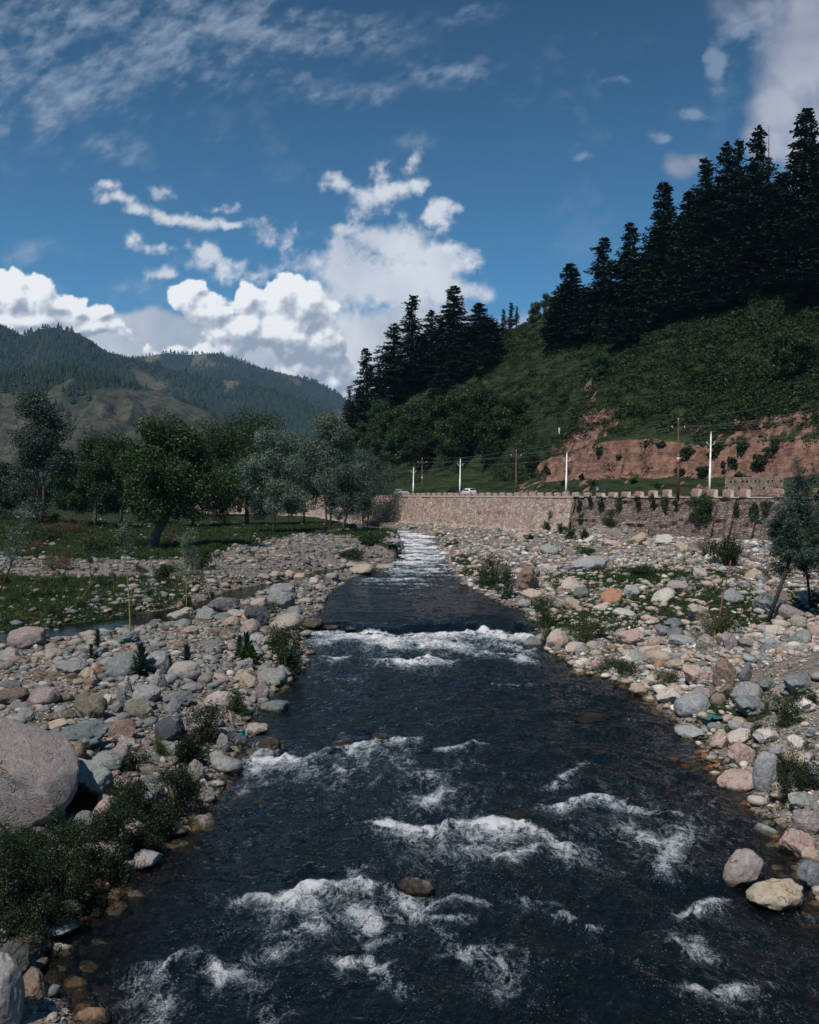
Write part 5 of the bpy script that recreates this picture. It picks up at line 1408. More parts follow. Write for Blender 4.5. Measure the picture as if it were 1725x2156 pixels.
fc_ = copy_tree(sal); s_ = s_at(846, 2.6); p, d = wall_pt(s_, 2.6); fc_.location = (p[0], p[1], 7.615); fc_.rotation_euler = (0, 0, math.atan2(d[1], d[0]) + .1)
for ch in fc_.children:
    if ch.name.startswith(('body', 'mirror')):
        ch.data = ch.data.copy(); ch.data.materials.clear(); ch.data.materials.append(paint('silver_car_paint', (.42, .44, .47)))
tag(fc_, 'silver car on the road at the left end, half hidden by the trees', 'car')

# ================================================================== two people by the parapet
SKIN = simple_mat('skin', (.28, .15, .10), .6, .05); HAIR = simple_mat('dark_hair', (.012, .010, .009), .6, .1)
def person(label, p, rz, top, trousers, h=1.7, pack=None):
    """one continuous skinned body, posed walking; hair, jacket and shoes are children"""
    k = h / 1.7
    J = dict(pel=(0, 0, .94), ch=(0, .02, 1.22), nk=(0, .03, 1.44), hd=(0, .05, 1.56), ht=(0, .05, 1.68), ls=(.17, .02, 1.38), le=(.24, -.02, 1.10), lh=(.22, .12, .88), lf=(.21, .16, .80),
             rs=(-.17, .02, 1.38), re=(-.24, .00, 1.10), rh=(-.22, -.10, .90), rf=(-.21, -.09, .81), lk=(.10, .12, .52), la=(.10, -.02, .10), lt=(.10, .16, .05), rk=(-.10, .02, .50), ra=(-.10, -.20, .12), rt=(-.10, -.04, .05), lhip=(.09, 0, .88), rhip=(-.09, 0, .88))
    names = list(J); E = [('pel', 'ch'), ('ch', 'nk'), ('nk', 'hd'), ('hd', 'ht'), ('ch', 'ls'), ('ls', 'le'), ('le', 'lh'), ('lh', 'lf'), ('ch', 'rs'), ('rs', 're'), ('re', 'rh'), ('rh', 'rf'), ('pel', 'lhip'), ('lhip', 'lk'), ('lk', 'la'), ('la', 'lt'), ('pel', 'rhip'), ('rhip', 'rk'), ('rk', 'ra'), ('ra', 'rt')]
    rad = dict(pel=.15, ch=.16, nk=.065, hd=.10, ht=.08, ls=.07, le=.05, lh=.035, lf=.025, rs=.07, re=.05, rh=.035, rf=.025, lk=.07, la=.045, lt=.04, rk=.07, ra=.045, rt=.04, lhip=.11, rhip=.11)
    me = bpy.data.meshes.new('person'); me.from_pydata([tuple(np.array(J[n_]) * k) for n_ in names], [(names.index(a), names.index(b)) for a, b in E], [])
    o = link('person', me, None, p, (0, 0, rz)); me.materials.append(trousers); me.materials.append(SKIN); me.materials.append(top)
    md = o.modifiers.new('skin', 'SKIN')
    sv2 = me.skin_vertices[0].data if me.skin_vertices else None
    if sv2 is None: return o
    for i_, n_ in enumerate(names): sv2[i_].radius = (rad[n_] * k, rad[n_] * k * (.75 if n_ in ('ch', 'pel') else 1)); sv2[i_].use_root = (n_ == 'pel')
    o.modifiers.new('sub', 'SUBSURF').render_levels = 1
    dg = bpy.context.evaluated_depsgraph_get(); dg.update()
    m2 = bpy.data.meshes.new_from_object(o.evaluated_get(dg)); o.modifiers.clear(); o.data = m2; m2.materials.clear()
    for mt in (trousers, SKIN, top): m2.materials.append(mt)
    for pl in m2.polygons:
        z = pl.center.z / k; armx = abs(pl.center.x) > .16 * k
        pl.material_index = 1 if (z > 1.46 or (armx and z < .93 and z > .7)) else (2 if z > .92 or (armx and z > .9) else 0); pl.use_smooth = True
    g = Geo(); c = np.array([0, .035, 1.625]) * k; Vh = []
    for a in range(5):
        for b in range(12): ph, th = a * .42, b * 2 * math.pi / 12; Vh.append(c + np.array([.098 * math.sin(ph) * math.cos(th), .11 * math.sin(ph) * math.sin(th) - .01, .105 * math.cos(ph)]) * k)
    g.add(Vh, [(a * 12 + b, a * 12 + (b + 1) % 12, (a + 1) * 12 + (b + 1) % 12, (a + 1) * 12 + b) for a in range(4) for b in range(12)]); link('hair', g.mesh('hair', [HAIR], True), o)
    if pack: g = Geo(); g.box((0, -.20 * k, 1.2 * k), (.32, .18, .42), taper=.8); link('backpack', g.mesh('backpack', [pack]), o)
    tag(o, label, 'person'); return o
NAVY = simple_mat('navy_cloth', (.03, .045, .10), .8, .2, 8); PALEC = simple_mat('pale_blue_cloth', (.35, .40, .50), .8, .1, 8); GREYC = simple_mat('grey_cloth', (.14, .14, .14), .85, .15, 8); PURP = simple_mat('violet_cloth', (.09, .07, .16), .8, .15, 8)
p, d = wall_pt(s_at(1257, 1.0), 1.0); person('person in navy clothes with a pale pack beside the parapet', (p[0], p[1], 7.61), math.atan2(-d[1], -d[0]) - R(90), NAVY, GREYC, 1.72, PALEC)
p, d = wall_pt(s_at(1273, 1.1), 1.1); person('shorter person in violet half hidden behind a whitewashed parapet stone', (p[0], p[1], 7.61), math.atan2(d[1], d[0]) - R(90), PURP, NAVY, 1.2)
# white marker post on the slope
p = hit(1178, 914, 100); g = Geo(); g.tube([(0, 0, 0), (0, 0, .55), (0, 0, 1.25)], [.10, .16, .26], 8)
tag(link('marker_post', g.mesh('marker_post', [PAINTW]), None, p), 'small white tapered post alone on the green slope', 'post')

# ================================================================== stones
def ico(sub):
    import bmesh
    bm = bmesh.new(); bmesh.ops.create_icosphere(bm, subdivisions=sub, radius=1)
    V = np.array([v.co[:] for v in bm.verts]); F = np.array([[v.index for v in f.verts] for f in bm.faces]); bm.free()
    return V, F
ICO = {k: ico(k) for k in (1, 2, 3, 5)}
def rock_shape(seed, sub, facets=6, rough=.10, blocky=0.0):
    V, F = ICO[sub]; V = V.copy(); rg = np.random.default_rng(seed)
    V = V * (1 + .22 * fbm(V[:, 0] * .9 + seed, V[:, 1] * .9, V[:, 2] * .9, oct=2, seed=seed))[:, None]
    for k in range(facets):
        n = rg.normal(size=3); n /= np.linalg.norm(n); d = rg.uniform(.62, .9) - .12 * blocky
        V -= np.maximum(0, V @ n - d)[:, None] * n * (.80 + .15 * blocky)
    V = V + .035 * np.stack([fbm(V[:, 0] * 5, V[:, 1] * 5, V[:, 2] * 5, oct=2, seed=seed + s_) for s_ in (31, 32, 33)], -1) * (1 if sub > 3 else 0)
    V = V * (1 + rough * fbm(V[:, 0] * 3.2, V[:, 1] * 3.2, V[:, 2] * 3.2 + seed, oct=4 if sub > 2 else 2, seed=seed + 5, gain=.55))[:, None]
    return V / np.abs(V).max(0), F
RP = []
for k in range(14):
    V, F = rock_shape(700 + k, 5, 4 + k % 6, (.07, .12, .20)[k % 3], (0, .3, 1)[k % 3])
    RP.append(np_mesh('river_rock', V, F, [ROCK], True))
V, F = rock_shape(1717, 5, 7, .11, .6)
for nn_, dd_ in (((.62, -.25, .74), .50), ((.1, -.8, .6), .72), ((.9, -.3, .2), .80)):
    nn_ = np.array(nn_) / np.linalg.norm(nn_); V -= np.maximum(0, V @ nn_ - dd_)[:, None] * nn_ * .9
V /= np.abs(V).max(0); RP.append(np_mesh('river_rock', V, F, [ROCK], True))
PAL = dict(grey=(.27, .285, .29), dgrey=(.13, .14, .145), blue=(.155, .178, .19), slate=(.07, .08, .092), pale=(.42, .395, .36), white=(.58, .56, .52), pink=(.38, .295, .26), tan=(.37, .31, .25), brown=(.20, .15, .12), olive=(.15, .14, .105),
           rust=(.32, .165, .10), green=(.235, .255, .245), mauve=(.255, .225, .22), dark=(.05, .042, .032), moss=(.075, .068, .042), boulder=(.35, .30, .285))
WORD = dict(boulder='pale pinkish', grey='grey', dgrey='dark grey', blue='bluish', slate='slate blue', pale='pale', white='whitish', pink='pinkish', tan='tan', brown='brown', olive='olive brown', rust='rust orange', green='greenish grey', mauve='mauve', dark='dark wet', moss='mossy')
def avoid(): pass
ALLROCK = []                                  # x, y, r of the stones already set
def set_rock(p, W_, H_, D_, col, proto, rz, tilt=0.0, label=None, group=None, sink=.30, name='river_rock', jit=True):
    o = link(name, RP[proto % len(RP)])
    c = np.array(col) * (np.random.default_rng(int(abs(p[0] * 917 + p[1] * 131))).uniform(.82, 1.16) * (np.random.default_rng(int(abs(p[0] * 517 + p[1] * 331))).uniform(.96, 1.04, 3)) if jit else 1)
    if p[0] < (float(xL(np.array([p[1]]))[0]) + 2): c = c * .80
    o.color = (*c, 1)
    o.scale = (W_ / 2, D_ / 2, H_ / 2); o.rotation_euler = (0, tilt, rz)
    o.location = (p[0], p[1], p[2] + H_ / 2 * (1 - 2 * sink * .8))
    ALLROCK.append((p[0], p[1], max(W_, D_) / 2))
    tag(o, label, 'boulder' if max(W_, D_) > .9 else 'stone', group)
    return o
def photo_rock(zx, zy, w, h, col, tilt=0.0, label=None, proto=None, where='left', flat=None, depth=.85):
    """a stone seen in the photo: centre, width and height on the working grid; rests on the ground under it"""
    q = hit(zx, zy + h * .28, 9) if where != 'river' else hit(zx, zy + h * .3, 9, fn=lambda X, Y: np.maximum(H(X, Y), WL(Y)))
    if q is None: return
    y = q.y; W_ = w * ZU * math.hypot(y, CAM_Z - q.z); ang = math.atan2(CAM_Z - q.z, y)
    Happ = h * ZU * math.hypot(y, CAM_Z - q.z)
    D_ = W_ * depth
    H2 = max(Happ ** 2 - (D_ * math.sin(ang)) ** 2, (Happ * .62) ** 2)
    Hh = min(math.sqrt(H2) / math.cos(ang) * 1.15, W_ * 1.6) * 1.08
    if flat: Hh *= flat
    k = len(ALLROCK)
    lab = label or ('%s %s %s' % (WORD[col], 'boulder' if W_ > .9 else 'stone', {'left': 'lying on the left gravel bar beside the river', 'right': 'lying on the stony right bank', 'river': 'half under water in the river', 'far': 'at the water edge upstream'}[where]))
    set_rock((q.x, y + D_ * .1, q.z), W_, Hh, D_, PAL[col], proto if proto is not None else k * 5 + 3, (k * .7) % .7 - .35 if not tilt else 0, -tilt, lab,
             {'left': 'stones on the left gravel bar', 'right': 'stones on the right bank', 'river': 'stones in the river', 'far': 'stones upstream'}[where], sink=.72 if where == 'river' and col == 'dark' else .30)
t_ = math.radians
LR = [(-12, 1664, 300, 258, 'boulder', .12, 'huge pale pinkish boulder cut by the left edge of the photo', 14), (170, 1648, 140, 82, 'grey', .1, 'large grey boulder just right of the huge pale one', 1), (121, 1570, 38, 29, 'green', 0, 'small pale green square stone on a long blue slab', 2), (147, 1591, 62, 40, 'brown', 0, 'round brown stone behind the large grey boulder', 0),
      (165, 1560, 112, 58, 'blue', .38, 'long bluish slab lying diagonally above the large grey boulder', 5), (77, 1576, 80, 52, 'olive', .35, None, 1), (183, 1497, 80, 56, 'olive', .4, 'coarse olive brown boulder leaning to the right on the left bar', 2), (90, 1471, 68, 36, 'mauve', .05, 'smooth grey pink oval boulder near the left edge', 0),
      (295, 1500, 72, 44, 'olive', 0, 'speckled olive boulder carrying small pebbles', 1), (358, 1544, 64, 54, 'slate', .2, 'dark slate blue round boulder beside the weeds', 3), (305, 1466, 64, 38, 'grey', .4, 'light grey veined boulder leaning right of the mullein', 6), (256, 1411, 64, 54, 'green', 0, 'smooth grey green egg shaped boulder next to the mullein', 0),
      (330, 1405, 58, 48, 'grey', 0, None, 9), (335, 1441, 44, 44, 'grey', .3, None, 8), (58, 1350, 84, 50, 'mauve', 0, 'rounded brownish boulder at the side channel by the left edge', 3), (20, 1384, 52, 30, 'grey', 0, None, 7), (150, 1409, 82, 32, 'grey', .1, 'low pale grey boulder left of the orange stone', 4), (203, 1416, 30, 16, 'rust', 0, 'orange brown stone left of the egg shaped boulder', 2),
      (372, 1478, 68, 34, 'blue', .2, None, 5), (405, 1450, 48, 22, 'grey', 0, None, 1), (468, 1481, 74, 46, 'pale', .1, 'rough pale jagged boulder above the weeds', 11), (549, 1463, 38, 38, 'mauve', 0, 'grey brown block at the water edge below the shrub', 2), (523, 1440, 44, 32, 'tan', -.3, None, 4), (572, 1428, 66, 30, 'grey', 0, 'long pale grey boulder below the bushy shrub', 0), (575, 1440, 40, 18, 'grey', 0, None, 3),
      (592, 1248, 66, 32, 'grey', .2, 'large grey brown boulder at the far end of the left bar', 1), (590, 1270, 64, 38, 'grey', .3, 'ridged grey boulder near the cascade', 4), (603, 1315, 76, 34, 'pale', .25, 'long pale boulder lying left of the cascade', 0), (540, 1303, 56, 48, 'slate', .3, 'big dark slate boulder above the bushy shrub', 5), (525, 1305, 34, 28, 'tan', .3, None, 3), (493, 1294, 40, 16, 'pale', 0, None, 6),
      (487, 1315, 42, 24, 'tan', .3, None, 9), (526, 1326, 46, 32, 'tan', .4, None, 0), (473, 1275, 70, 32, 'dgrey', .1, 'rough dark grey boulder where the side channel leaves the river', 11), (385, 1297, 68, 26, 'pale', -.05, 'rough pale boulder beside the still channel', 8), (433, 1297, 54, 26, 'grey', .15, None, 7), (475, 1341, 44, 26, 'brown', 0, None, 2),
      (546, 1276, 40, 26, 'tan', .2, None, 3), (540, 1353, 38, 28, 'pale', .3, None, 5), (618, 1295, 42, 26, 'grey', .35, None, 0), (655, 1318, 54, 26, 'moss', .2, 'mossy wet boulder at the left end of the cascade', 4), (262, 1348, 88, 26, 'blue', .15, None, 8), (450, 1362, 60, 24, 'dgrey', .1, None, 7), (400, 1330, 40, 16, 'tan', .1, None, 1),
      (410, 1633, 38, 44, 'mauve', 0, None, 2), (352, 1588, 46, 40, 'green', 0, None, 4), (255, 1588, 34, 34, 'mauve', 0, None, 0), (94, 1559, 28, 22, 'blue', 0, None, 3), (121, 1549, 38, 28, 'blue', 0, None, 6), (225, 1572, 34, 15, 'grey', 0, None, 9), (54, 1512, 40, 32, 'green', .2, None, 1), (129, 1513, 58, 26, 'olive', .25, None, 5), (137, 1600, 34, 15, 'pale', 0, None, 2),
      (222, 1478, 25, 24, 'white', -.4, 'small whitish oval stone left of the slate pebble', 0), (248, 1492, 32, 26, 'blue', .5, None, 3), (256, 1473, 28, 27, 'blue', 0, None, 7), (267, 1449, 28, 36, 'grey', .2, None, 8), (470, 1570, 30, 38, 'grey', 0, None, 1), (258, 1543, 66, 50, 'brown', .6, 'brown wedge shaped stone in the middle of the left bar', 11), (240, 1538, 50, 22, 'blue', 0, None, 4),
      (25, 2036, 62, 60, 'slate', 0, 'dark blue boulder in the bottom left corner', 5), (58, 2040, 30, 50, 'dgrey', 0, None, 2), (-5, 2115, 100, 150, 'grey', 0, 'big smooth grey boulder in the very bottom left corner', 3), (130, 2019, 46, 42, 'pale', 0, 'pale stone with green weed near the bottom left', 4), (212, 2008, 70, 44, 'moss', 0, 'mossy brown stone with a white side in the shallows', 1), (176, 2056, 80, 42, 'dark', 0, None, 0),
      (286, 2046, 82, 56, 'moss', 0, 'dark mossy stone with water running round it', 3), (68, 2082, 54, 48, 'brown', 0, None, 7), (365, 1752, 44, 26, 'moss', 0, None, 6), (175, 1738, 54, 38, 'blue', 0, 'bluish mottled boulder sunk among the dark weeds', 9), (298, 1660, 24, 24, 'grey', 0, None, 2), (314, 1673, 24, 34, 'pale', 0, None, 5), (432, 1673, 42, 44, 'pale', .5, None, 8), (365, 1630, 26, 20, 'grey', 0, None, 3),
      (216, 1868, 40, 28, 'rust', 0, 'reddish wet stone at the edge of the weeds', 1), (141, 1919, 60, 32, 'mauve', 0, 'flat greyish stone alone in the shallows', 0), (120, 1830, 44, 40, 'dgrey', 0, None, 4), (405, 1590, 30, 26, 'grey', 0, None, 2), (440, 1545, 26, 20, 'tan', 0, None, 5), (190, 1440, 30, 20, 'brown', 0, None, 3), (20, 1450, 44, 28, 'dgrey', 0, None, 5), (10, 1530, 40, 26, 'green', 0, None, 6)]
RR = [(1106, 1230, 66, 56, 'brown', -.75, 'dark brown boulder leaning steeply by the river', 5), (1243, 1192, 80, 34, 'grey', .15, 'long grey boulder high on the right bank', 1), (1289, 1263, 46, 36, 'rust', -.3, 'rust orange boulder, the brightest on the right bank', 0), (1330, 1249, 38, 26, 'grey', 0, None, 4), (1334, 1347, 80, 40, 'pink', -.45, 'pinkish slab pointing up to the right', 8),
      (1470, 1428, 80, 42, 'pink', -.45, 'pinkish slab leaning on the big brown boulder', 11), (1528, 1424, 58, 54, 'brown', 0, 'big round brown boulder on the right bank', 2), (1577, 1464, 62, 40, 'grey', 0, 'grey boulder right of the round brown one', 0), (1580, 1494, 76, 44, 'blue', .1, 'angular bluish boulder below the grey one', 5), (1175, 1355, 50, 46, 'tan', 0, 'tan ridged boulder standing at the right water edge', 1), (1210, 1368, 40, 23, 'pink', 0, None, 0),
      (1264, 1403, 40, 27, 'pink', 0, 'pinkish oval stone at the right water edge', 3), (1343, 1387, 42, 26, 'grey', 0, None, 6), (1346, 1460, 44, 25, 'tan', 0, None, 9), (1478, 1468, 42, 28, 'mauve', 0, None, 0), (1514, 1477, 36, 26, 'brown', 0, None, 3), (1490, 1361, 54, 38, 'mauve', 0, None, 2), (1535, 1359, 36, 42, 'mauve', 0, None, 5), (1573, 1421, 34, 38, 'blue', 0, None, 8), (1614, 1444, 40, 25, 'blue', 0, 'flat bluish block on the gravel at the right', 11),
      (1682, 1446, 70, 40, 'blue', .2, 'angular slate boulder near the right edge', 5), (1617, 1637, 60, 86, 'grey', 0, 'tall rounded grey boulder upright at the right bank', 3), (1555, 1652, 80, 42, 'pink', .1, 'pinkish flat topped boulder with moss at the water', 0), (1565, 1597, 58, 54, 'pink', 0, 'rough pink boulder above the flat topped one', 11), (1520, 1563, 52, 36, 'pink', .2, None, 8), (1644, 1585, 50, 30, 'grey', 0, None, 1), (1671, 1600, 54, 30, 'tan', 0, None, 4),
      (1673, 1569, 40, 30, 'white', 0, 'whitish stone on top of the right bank near the edge', 2), (1555, 1555, 62, 24, 'pale', .5, None, 0), (1589, 1537, 50, 22, 'mauve', -.35, None, 3), (1710, 1622, 44, 24, 'green', 0, None, 6), (1420, 1316, 44, 23, 'blue', 0, None, 1), (1396, 1332, 38, 23, 'dgrey', 0, None, 4), (1424, 1339, 36, 26, 'dgrey', 0, None, 0), (1471, 1297, 62, 38, 'tan', -.1, 'pale tan boulder beside the red stick', 5),
      (1620, 1279, 80, 44, 'blue', .1, 'large bluish boulder behind the leaning willow trunk', 2), (1667, 1295, 72, 32, 'mauve', -.4, 'grey brown slab between the two willow trunks', 3), (1545, 1259, 44, 31, 'grey', 0, None, 6), (1430, 1240, 54, 26, 'mauve', -.2, None, 9), (1398, 1260, 56, 26, 'pale', .5, 'pale tapering slab lying in the grass', 0), (1474, 1212, 34, 23, 'pale', 0, None, 4), (1504, 1179, 44, 27, 'white', 0, 'whitish round boulder below the wall', 1),
      (1434, 1157, 34, 26, 'tan', 0, None, 2), (1560, 1173, 46, 30, 'mauve', -.4, None, 5), (1348, 1139, 48, 29, 'tan', -.2, None, 8), (1398, 1139, 54, 21, 'pale', .1, None, 7), (1158, 1161, 44, 22, 'green', -.35, None, 0), (1102, 1134, 40, 22, 'tan', 0, None, 3), (1203, 1234, 42, 30, 'pale', 0, None, 6), (1225, 1252, 36, 27, 'dgrey', .3, None, 1), (1205, 1275, 40, 24, 'tan', -.2, None, 4), (1318, 1297, 56, 20, 'pale', -.3, None, 9),
      (1154, 1202, 40, 24, 'pale', -.2, None, 2), (1100, 1212, 38, 25, 'tan', 0, None, 5), (1123, 1254, 46, 20, 'tan', -.2, None, 0), (1106, 1273, 34, 17, 'green', 0, None, 3), (1700, 1742, 64, 52, 'mauve', .2, 'two toned grey and pink boulder at the right edge', 4), (1690, 1699, 68, 42, 'green', 0, 'greenish grey boulder right of the reeds', 5), (1717, 1853, 66, 60, 'blue', 0, 'bluish angular boulder cut by the right edge', 11), (1706, 1806, 34, 26, 'pink', 0, 'small pink ring marked stone at the right edge', 0),
      (1680, 1790, 80, 56, 'pink', .1, 'pink boulder with green weed at its foot', 2), (1630, 1330, 60, 22, 'pale', .1, None, 7), (1690, 1262, 34, 20, 'grey', 0, None, 1), (1408, 1380, 40, 22, 'pale', -.3, None, 6), (1380, 1355, 34, 22, 'tan', 0, None, 3), (1600, 1390, 26, 16, 'grey', 0, None, 4), (1290, 1150, 40, 20, 'pink', 0, None, 5), (1245, 1140, 34, 18, 'pale', 0, None, 8), (1590, 1215, 40, 22, 'tan', 0, None, 0), (1640, 1200, 30, 20, 'blue', 0, None, 4)]
RW = [(1568, 1842, 70, 74, 'mauve', -.5, 'two lobed pinkish grey boulder standing in the water at the right', 3), (1637, 1888, 112, 64, 'tan', .2, 'broad tan topped mossy boulder at the right water edge', 1), (1253, 1508, 98, 18, 'dark', 0, 'long dark wet rock barely above the water, right of midstream', 8), (975, 1230, 20, 10, 'brown', 0, 'small brown rock in the water near the right bank upstream', 2),
      (567, 1562, 50, 28, 'dark', 0, 'brown wet rock in the water beside the driftwood', 0), (724, 1561, 52, 20, 'dark', 0, None, 3), (802, 1545, 40, 18, 'dark', 0, None, 1), (550, 1689, 50, 18, 'dark', 0, None, 4), (895, 1386, 46, 12, 'dark', 0, None, 5), (668, 1382, 54, 10, 'dark', 0, None, 0), (812, 1314, 26, 16, 'dark', 0, 'brown rock sticking out at the lip of the cascade', 2), (700, 1318, 40, 12, 'dark', 0, None, 3), (740, 1320, 30, 12, 'dark', 0, None, 1),
      (1030, 1318, 40, 10, 'dark', 0, None, 4), (1085, 1322, 40, 12, 'dark', 0, None, 7), (1125, 1345, 30, 14, 'dark', 0, None, 0), (880, 1856, 80, 40, 'dark', 0, 'dark brown rock under the rushing water in the foreground', 1), (1180, 1388, 24, 12, 'dark', 0, None, 5), (1215, 1405, 20, 16, 'tan', 0, 'small pale topped rock just off the right bank', 2), (1480, 1515, 26, 24, 'tan', 0, None, 3), (1450, 1530, 60, 16, 'mauve', 0, None, 6), (1500, 1600, 40, 14, 'moss', 0, None, 4),
      (879, 1178, 20, 10, 'dark', 0, 'dark rock midstream in the far rapids', 0), (936, 1155, 22, 8, 'dark', 0, None, 3), (925, 1190, 22, 8, 'dark', 0, None, 1), (1090, 1712, 60, 16, 'dark', 0, None, 5)]
RF = [(761, 1203, 58, 22, 'tan', .1, 'pair leading boulder on the spit reaching into the river', 0), (810, 1198, 58, 18, 'pale', .1, 'flat pale boulder at the tip of the spit', 3), (834, 1156, 28, 13, 'grey', 0, None, 1), (823, 1145, 26, 13, 'mauve', 0, None, 4), (675, 1247, 36, 26, 'pale', -.3, None, 5), (607, 1211, 24, 17, 'pink', 0, None, 2), (631, 1216, 26, 14, 'tan', 0, None, 0), (700, 1216, 32, 16, 'grey', 0, None, 3),
      (723, 1233, 24, 11, 'pale', 0, None, 6), (643, 1267, 34, 12, 'tan', 0, None, 9), (740, 1192, 30, 12, 'tan', 0, None, 1), (802, 1218, 18, 8, 'grey', 0, None, 2), (845, 1168, 20, 9, 'brown', 0, None, 5), (555, 1218, 30, 14, 'pink', 0, None, 4), (660, 1225, 24, 14, 'white', 0, None, 7), (578, 1212, 30, 14, 'tan', 0, None, 0), (790, 1212, 26, 10, 'grey', 0, None, 3)]
for lst, wh in ((LR, 'left'), (RR, 'right'), (RW, 'river'), (RF, 'far')):
    for (zx, zy, w, h, c, ti, lab, pr_) in lst:
        photo_rock(zx, zy, w, h, c, ti, lab, pr_, wh, flat=.8 if wh == 'river' and h < 22 else None)
NHAND = len(ALLROCK)
# ------------------------------------------------ scattered stones
rg = np.random.default_rng(2024)
def bank_samples(n, y0, y1, bias=1.0):
    y = y0 * (y1 / y0) ** (rg.uniform(0, 1, n) ** bias)
    x = rg.uniform(-.50, .50, n) * y + rg.uniform(-1.5, 1.5, n)
    return x, y
def suit(x, y):
    h, q = H(x, y, True)
    nz_ = fbm(x * .25, y * .25, oct=3, seed=71)
    dR, dL, dw = q['dR'], q['dL'], q['dw']
    gra = np.zeros_like(x)
    right = (dR > -.4) & (dw < -1.9)
    left = (dL > -.5)
    k = np.where(right, .95, 0.)
    g1 = np.exp(-(((x - gc_.x) / 9) ** 2 + ((y - gc_.y) / 7) ** 2)) + np.exp(-(((x - gp2.x) / 8) ** 2 + ((y - gp2.y) / 7) ** 2))
    k = np.where(right, .95 - .6 * np.clip(g1, 0, 1), k)
    md = np.exp(-((x - MOUND[0]) ** 2 / 22 + (y - MOUND[1]) ** 2 / 12)); k = np.where(right, k * (1 - .75 * md), k)
    slope = (q['dt'] < 1) & (q['dt'] > -15); mead = q['dt'] >= 1
    chan = (q['dc'] < q['wc'] + .2) & (y < 100)
    kl = np.where(slope, .95, .9); kl = np.where(mead, .035 + .20 * (nz_ > .28), kl); kl = np.where((q['over'] > .12) & (q['dt'] < -8) & (x < -21), .16, kl)
    kl = np.where(chan, .10, kl)
    k = np.where(left & (q['din'] <= .4) & (x < xR(y) - 4), kl, k)
    k = np.where(q['din'] > .5, .0, k); k = np.where((q['din'] <= .5) & (q['din'] > -1.6) & ~chan, 1.0, k)
    # small gravel clearing at the middle of the left bar
    k = k * (.72 + .5 * np.clip(nz_ + .4, 0, 1))
    k = np.where(dw > -1.9, 0, k)
    wz = flat_hit(150, 1850, .5); k = k * (1 - .8 * np.exp(-(((x - wz[0]) / 2.6) ** 2 + ((y - wz[1]) / 3.2) ** 2) ** 1.5))
    return h, k, q
def pal_pick(n, side):
    keys = ['grey', 'blue', 'pale', 'tan', 'pink', 'green', 'mauve', 'dgrey', 'white', 'brown', 'rust']
    wr = np.array([.17, .08, .19, .19, .14, .04, .06, .03, .06, .03, .008]); wl_ = np.array([.22, .15, .13, .10, .07, .08, .08, .08, .02, .06, .004])
    a = rg.choice(len(keys), n, p=wr / wr.sum()); b = rg.choice(len(keys), n, p=wl_ / wl_.sum())
    return [keys[i_] for i_ in np.where(side > 0, a, b)]
x, y = bank_samples(9000, 15, 150)
h, k, q = suit(x, y)
r_ = .20 * (1 - rg.uniform(0, 1, len(x)) * .985) ** -.42 * (y / 40) ** .18
r_ = np.clip(r_, .15, .72)
ok = rg.uniform(0, 1, len(x)) < k
order = np.argsort(-(r_ / y) * ok)
cnt = 0; GH = {}
want = 296 - NHAND
for i_ in order:
    if not ok[i_] or cnt >= want: continue
    if any((x[i_] - a) ** 2 + (y[i_] - b) ** 2 < ((r_[i_] + c) * .86) ** 2 for a, b, c in ALLROCK): continue
    side = 1 if x[i_] > (xL(y[i_]) + xR(y[i_])) / 2 else -1
    c = pal_pick(1, np.array([side]))[0]; W_ = 2 * r_[i_]
    asp = rg.uniform(.55, .95); hh_ = rg.uniform(.42, .72)
    size = 'large' if W_ > .95 else ('middling' if W_ > .62 else 'small')
    zone = ('near the camera' if y[i_] < 30 else ('halfway up the bank' if y[i_] < 60 else 'far upstream'))
    set_rock((x[i_], y[i_], h[i_]), W_, W_ * hh_, W_ * asp, PAL[c], int(rg.integers(0, 14)), rg.uniform(0, 6.28), rg.normal() * .15,
             '%s %s stone on the %s bank, %s' % (size, WORD[c], 'right' if side > 0 else 'left', zone), 'stones on the right bank' if side > 0 else 'stones on the left gravel bar', sink=.34)
    cnt += 1
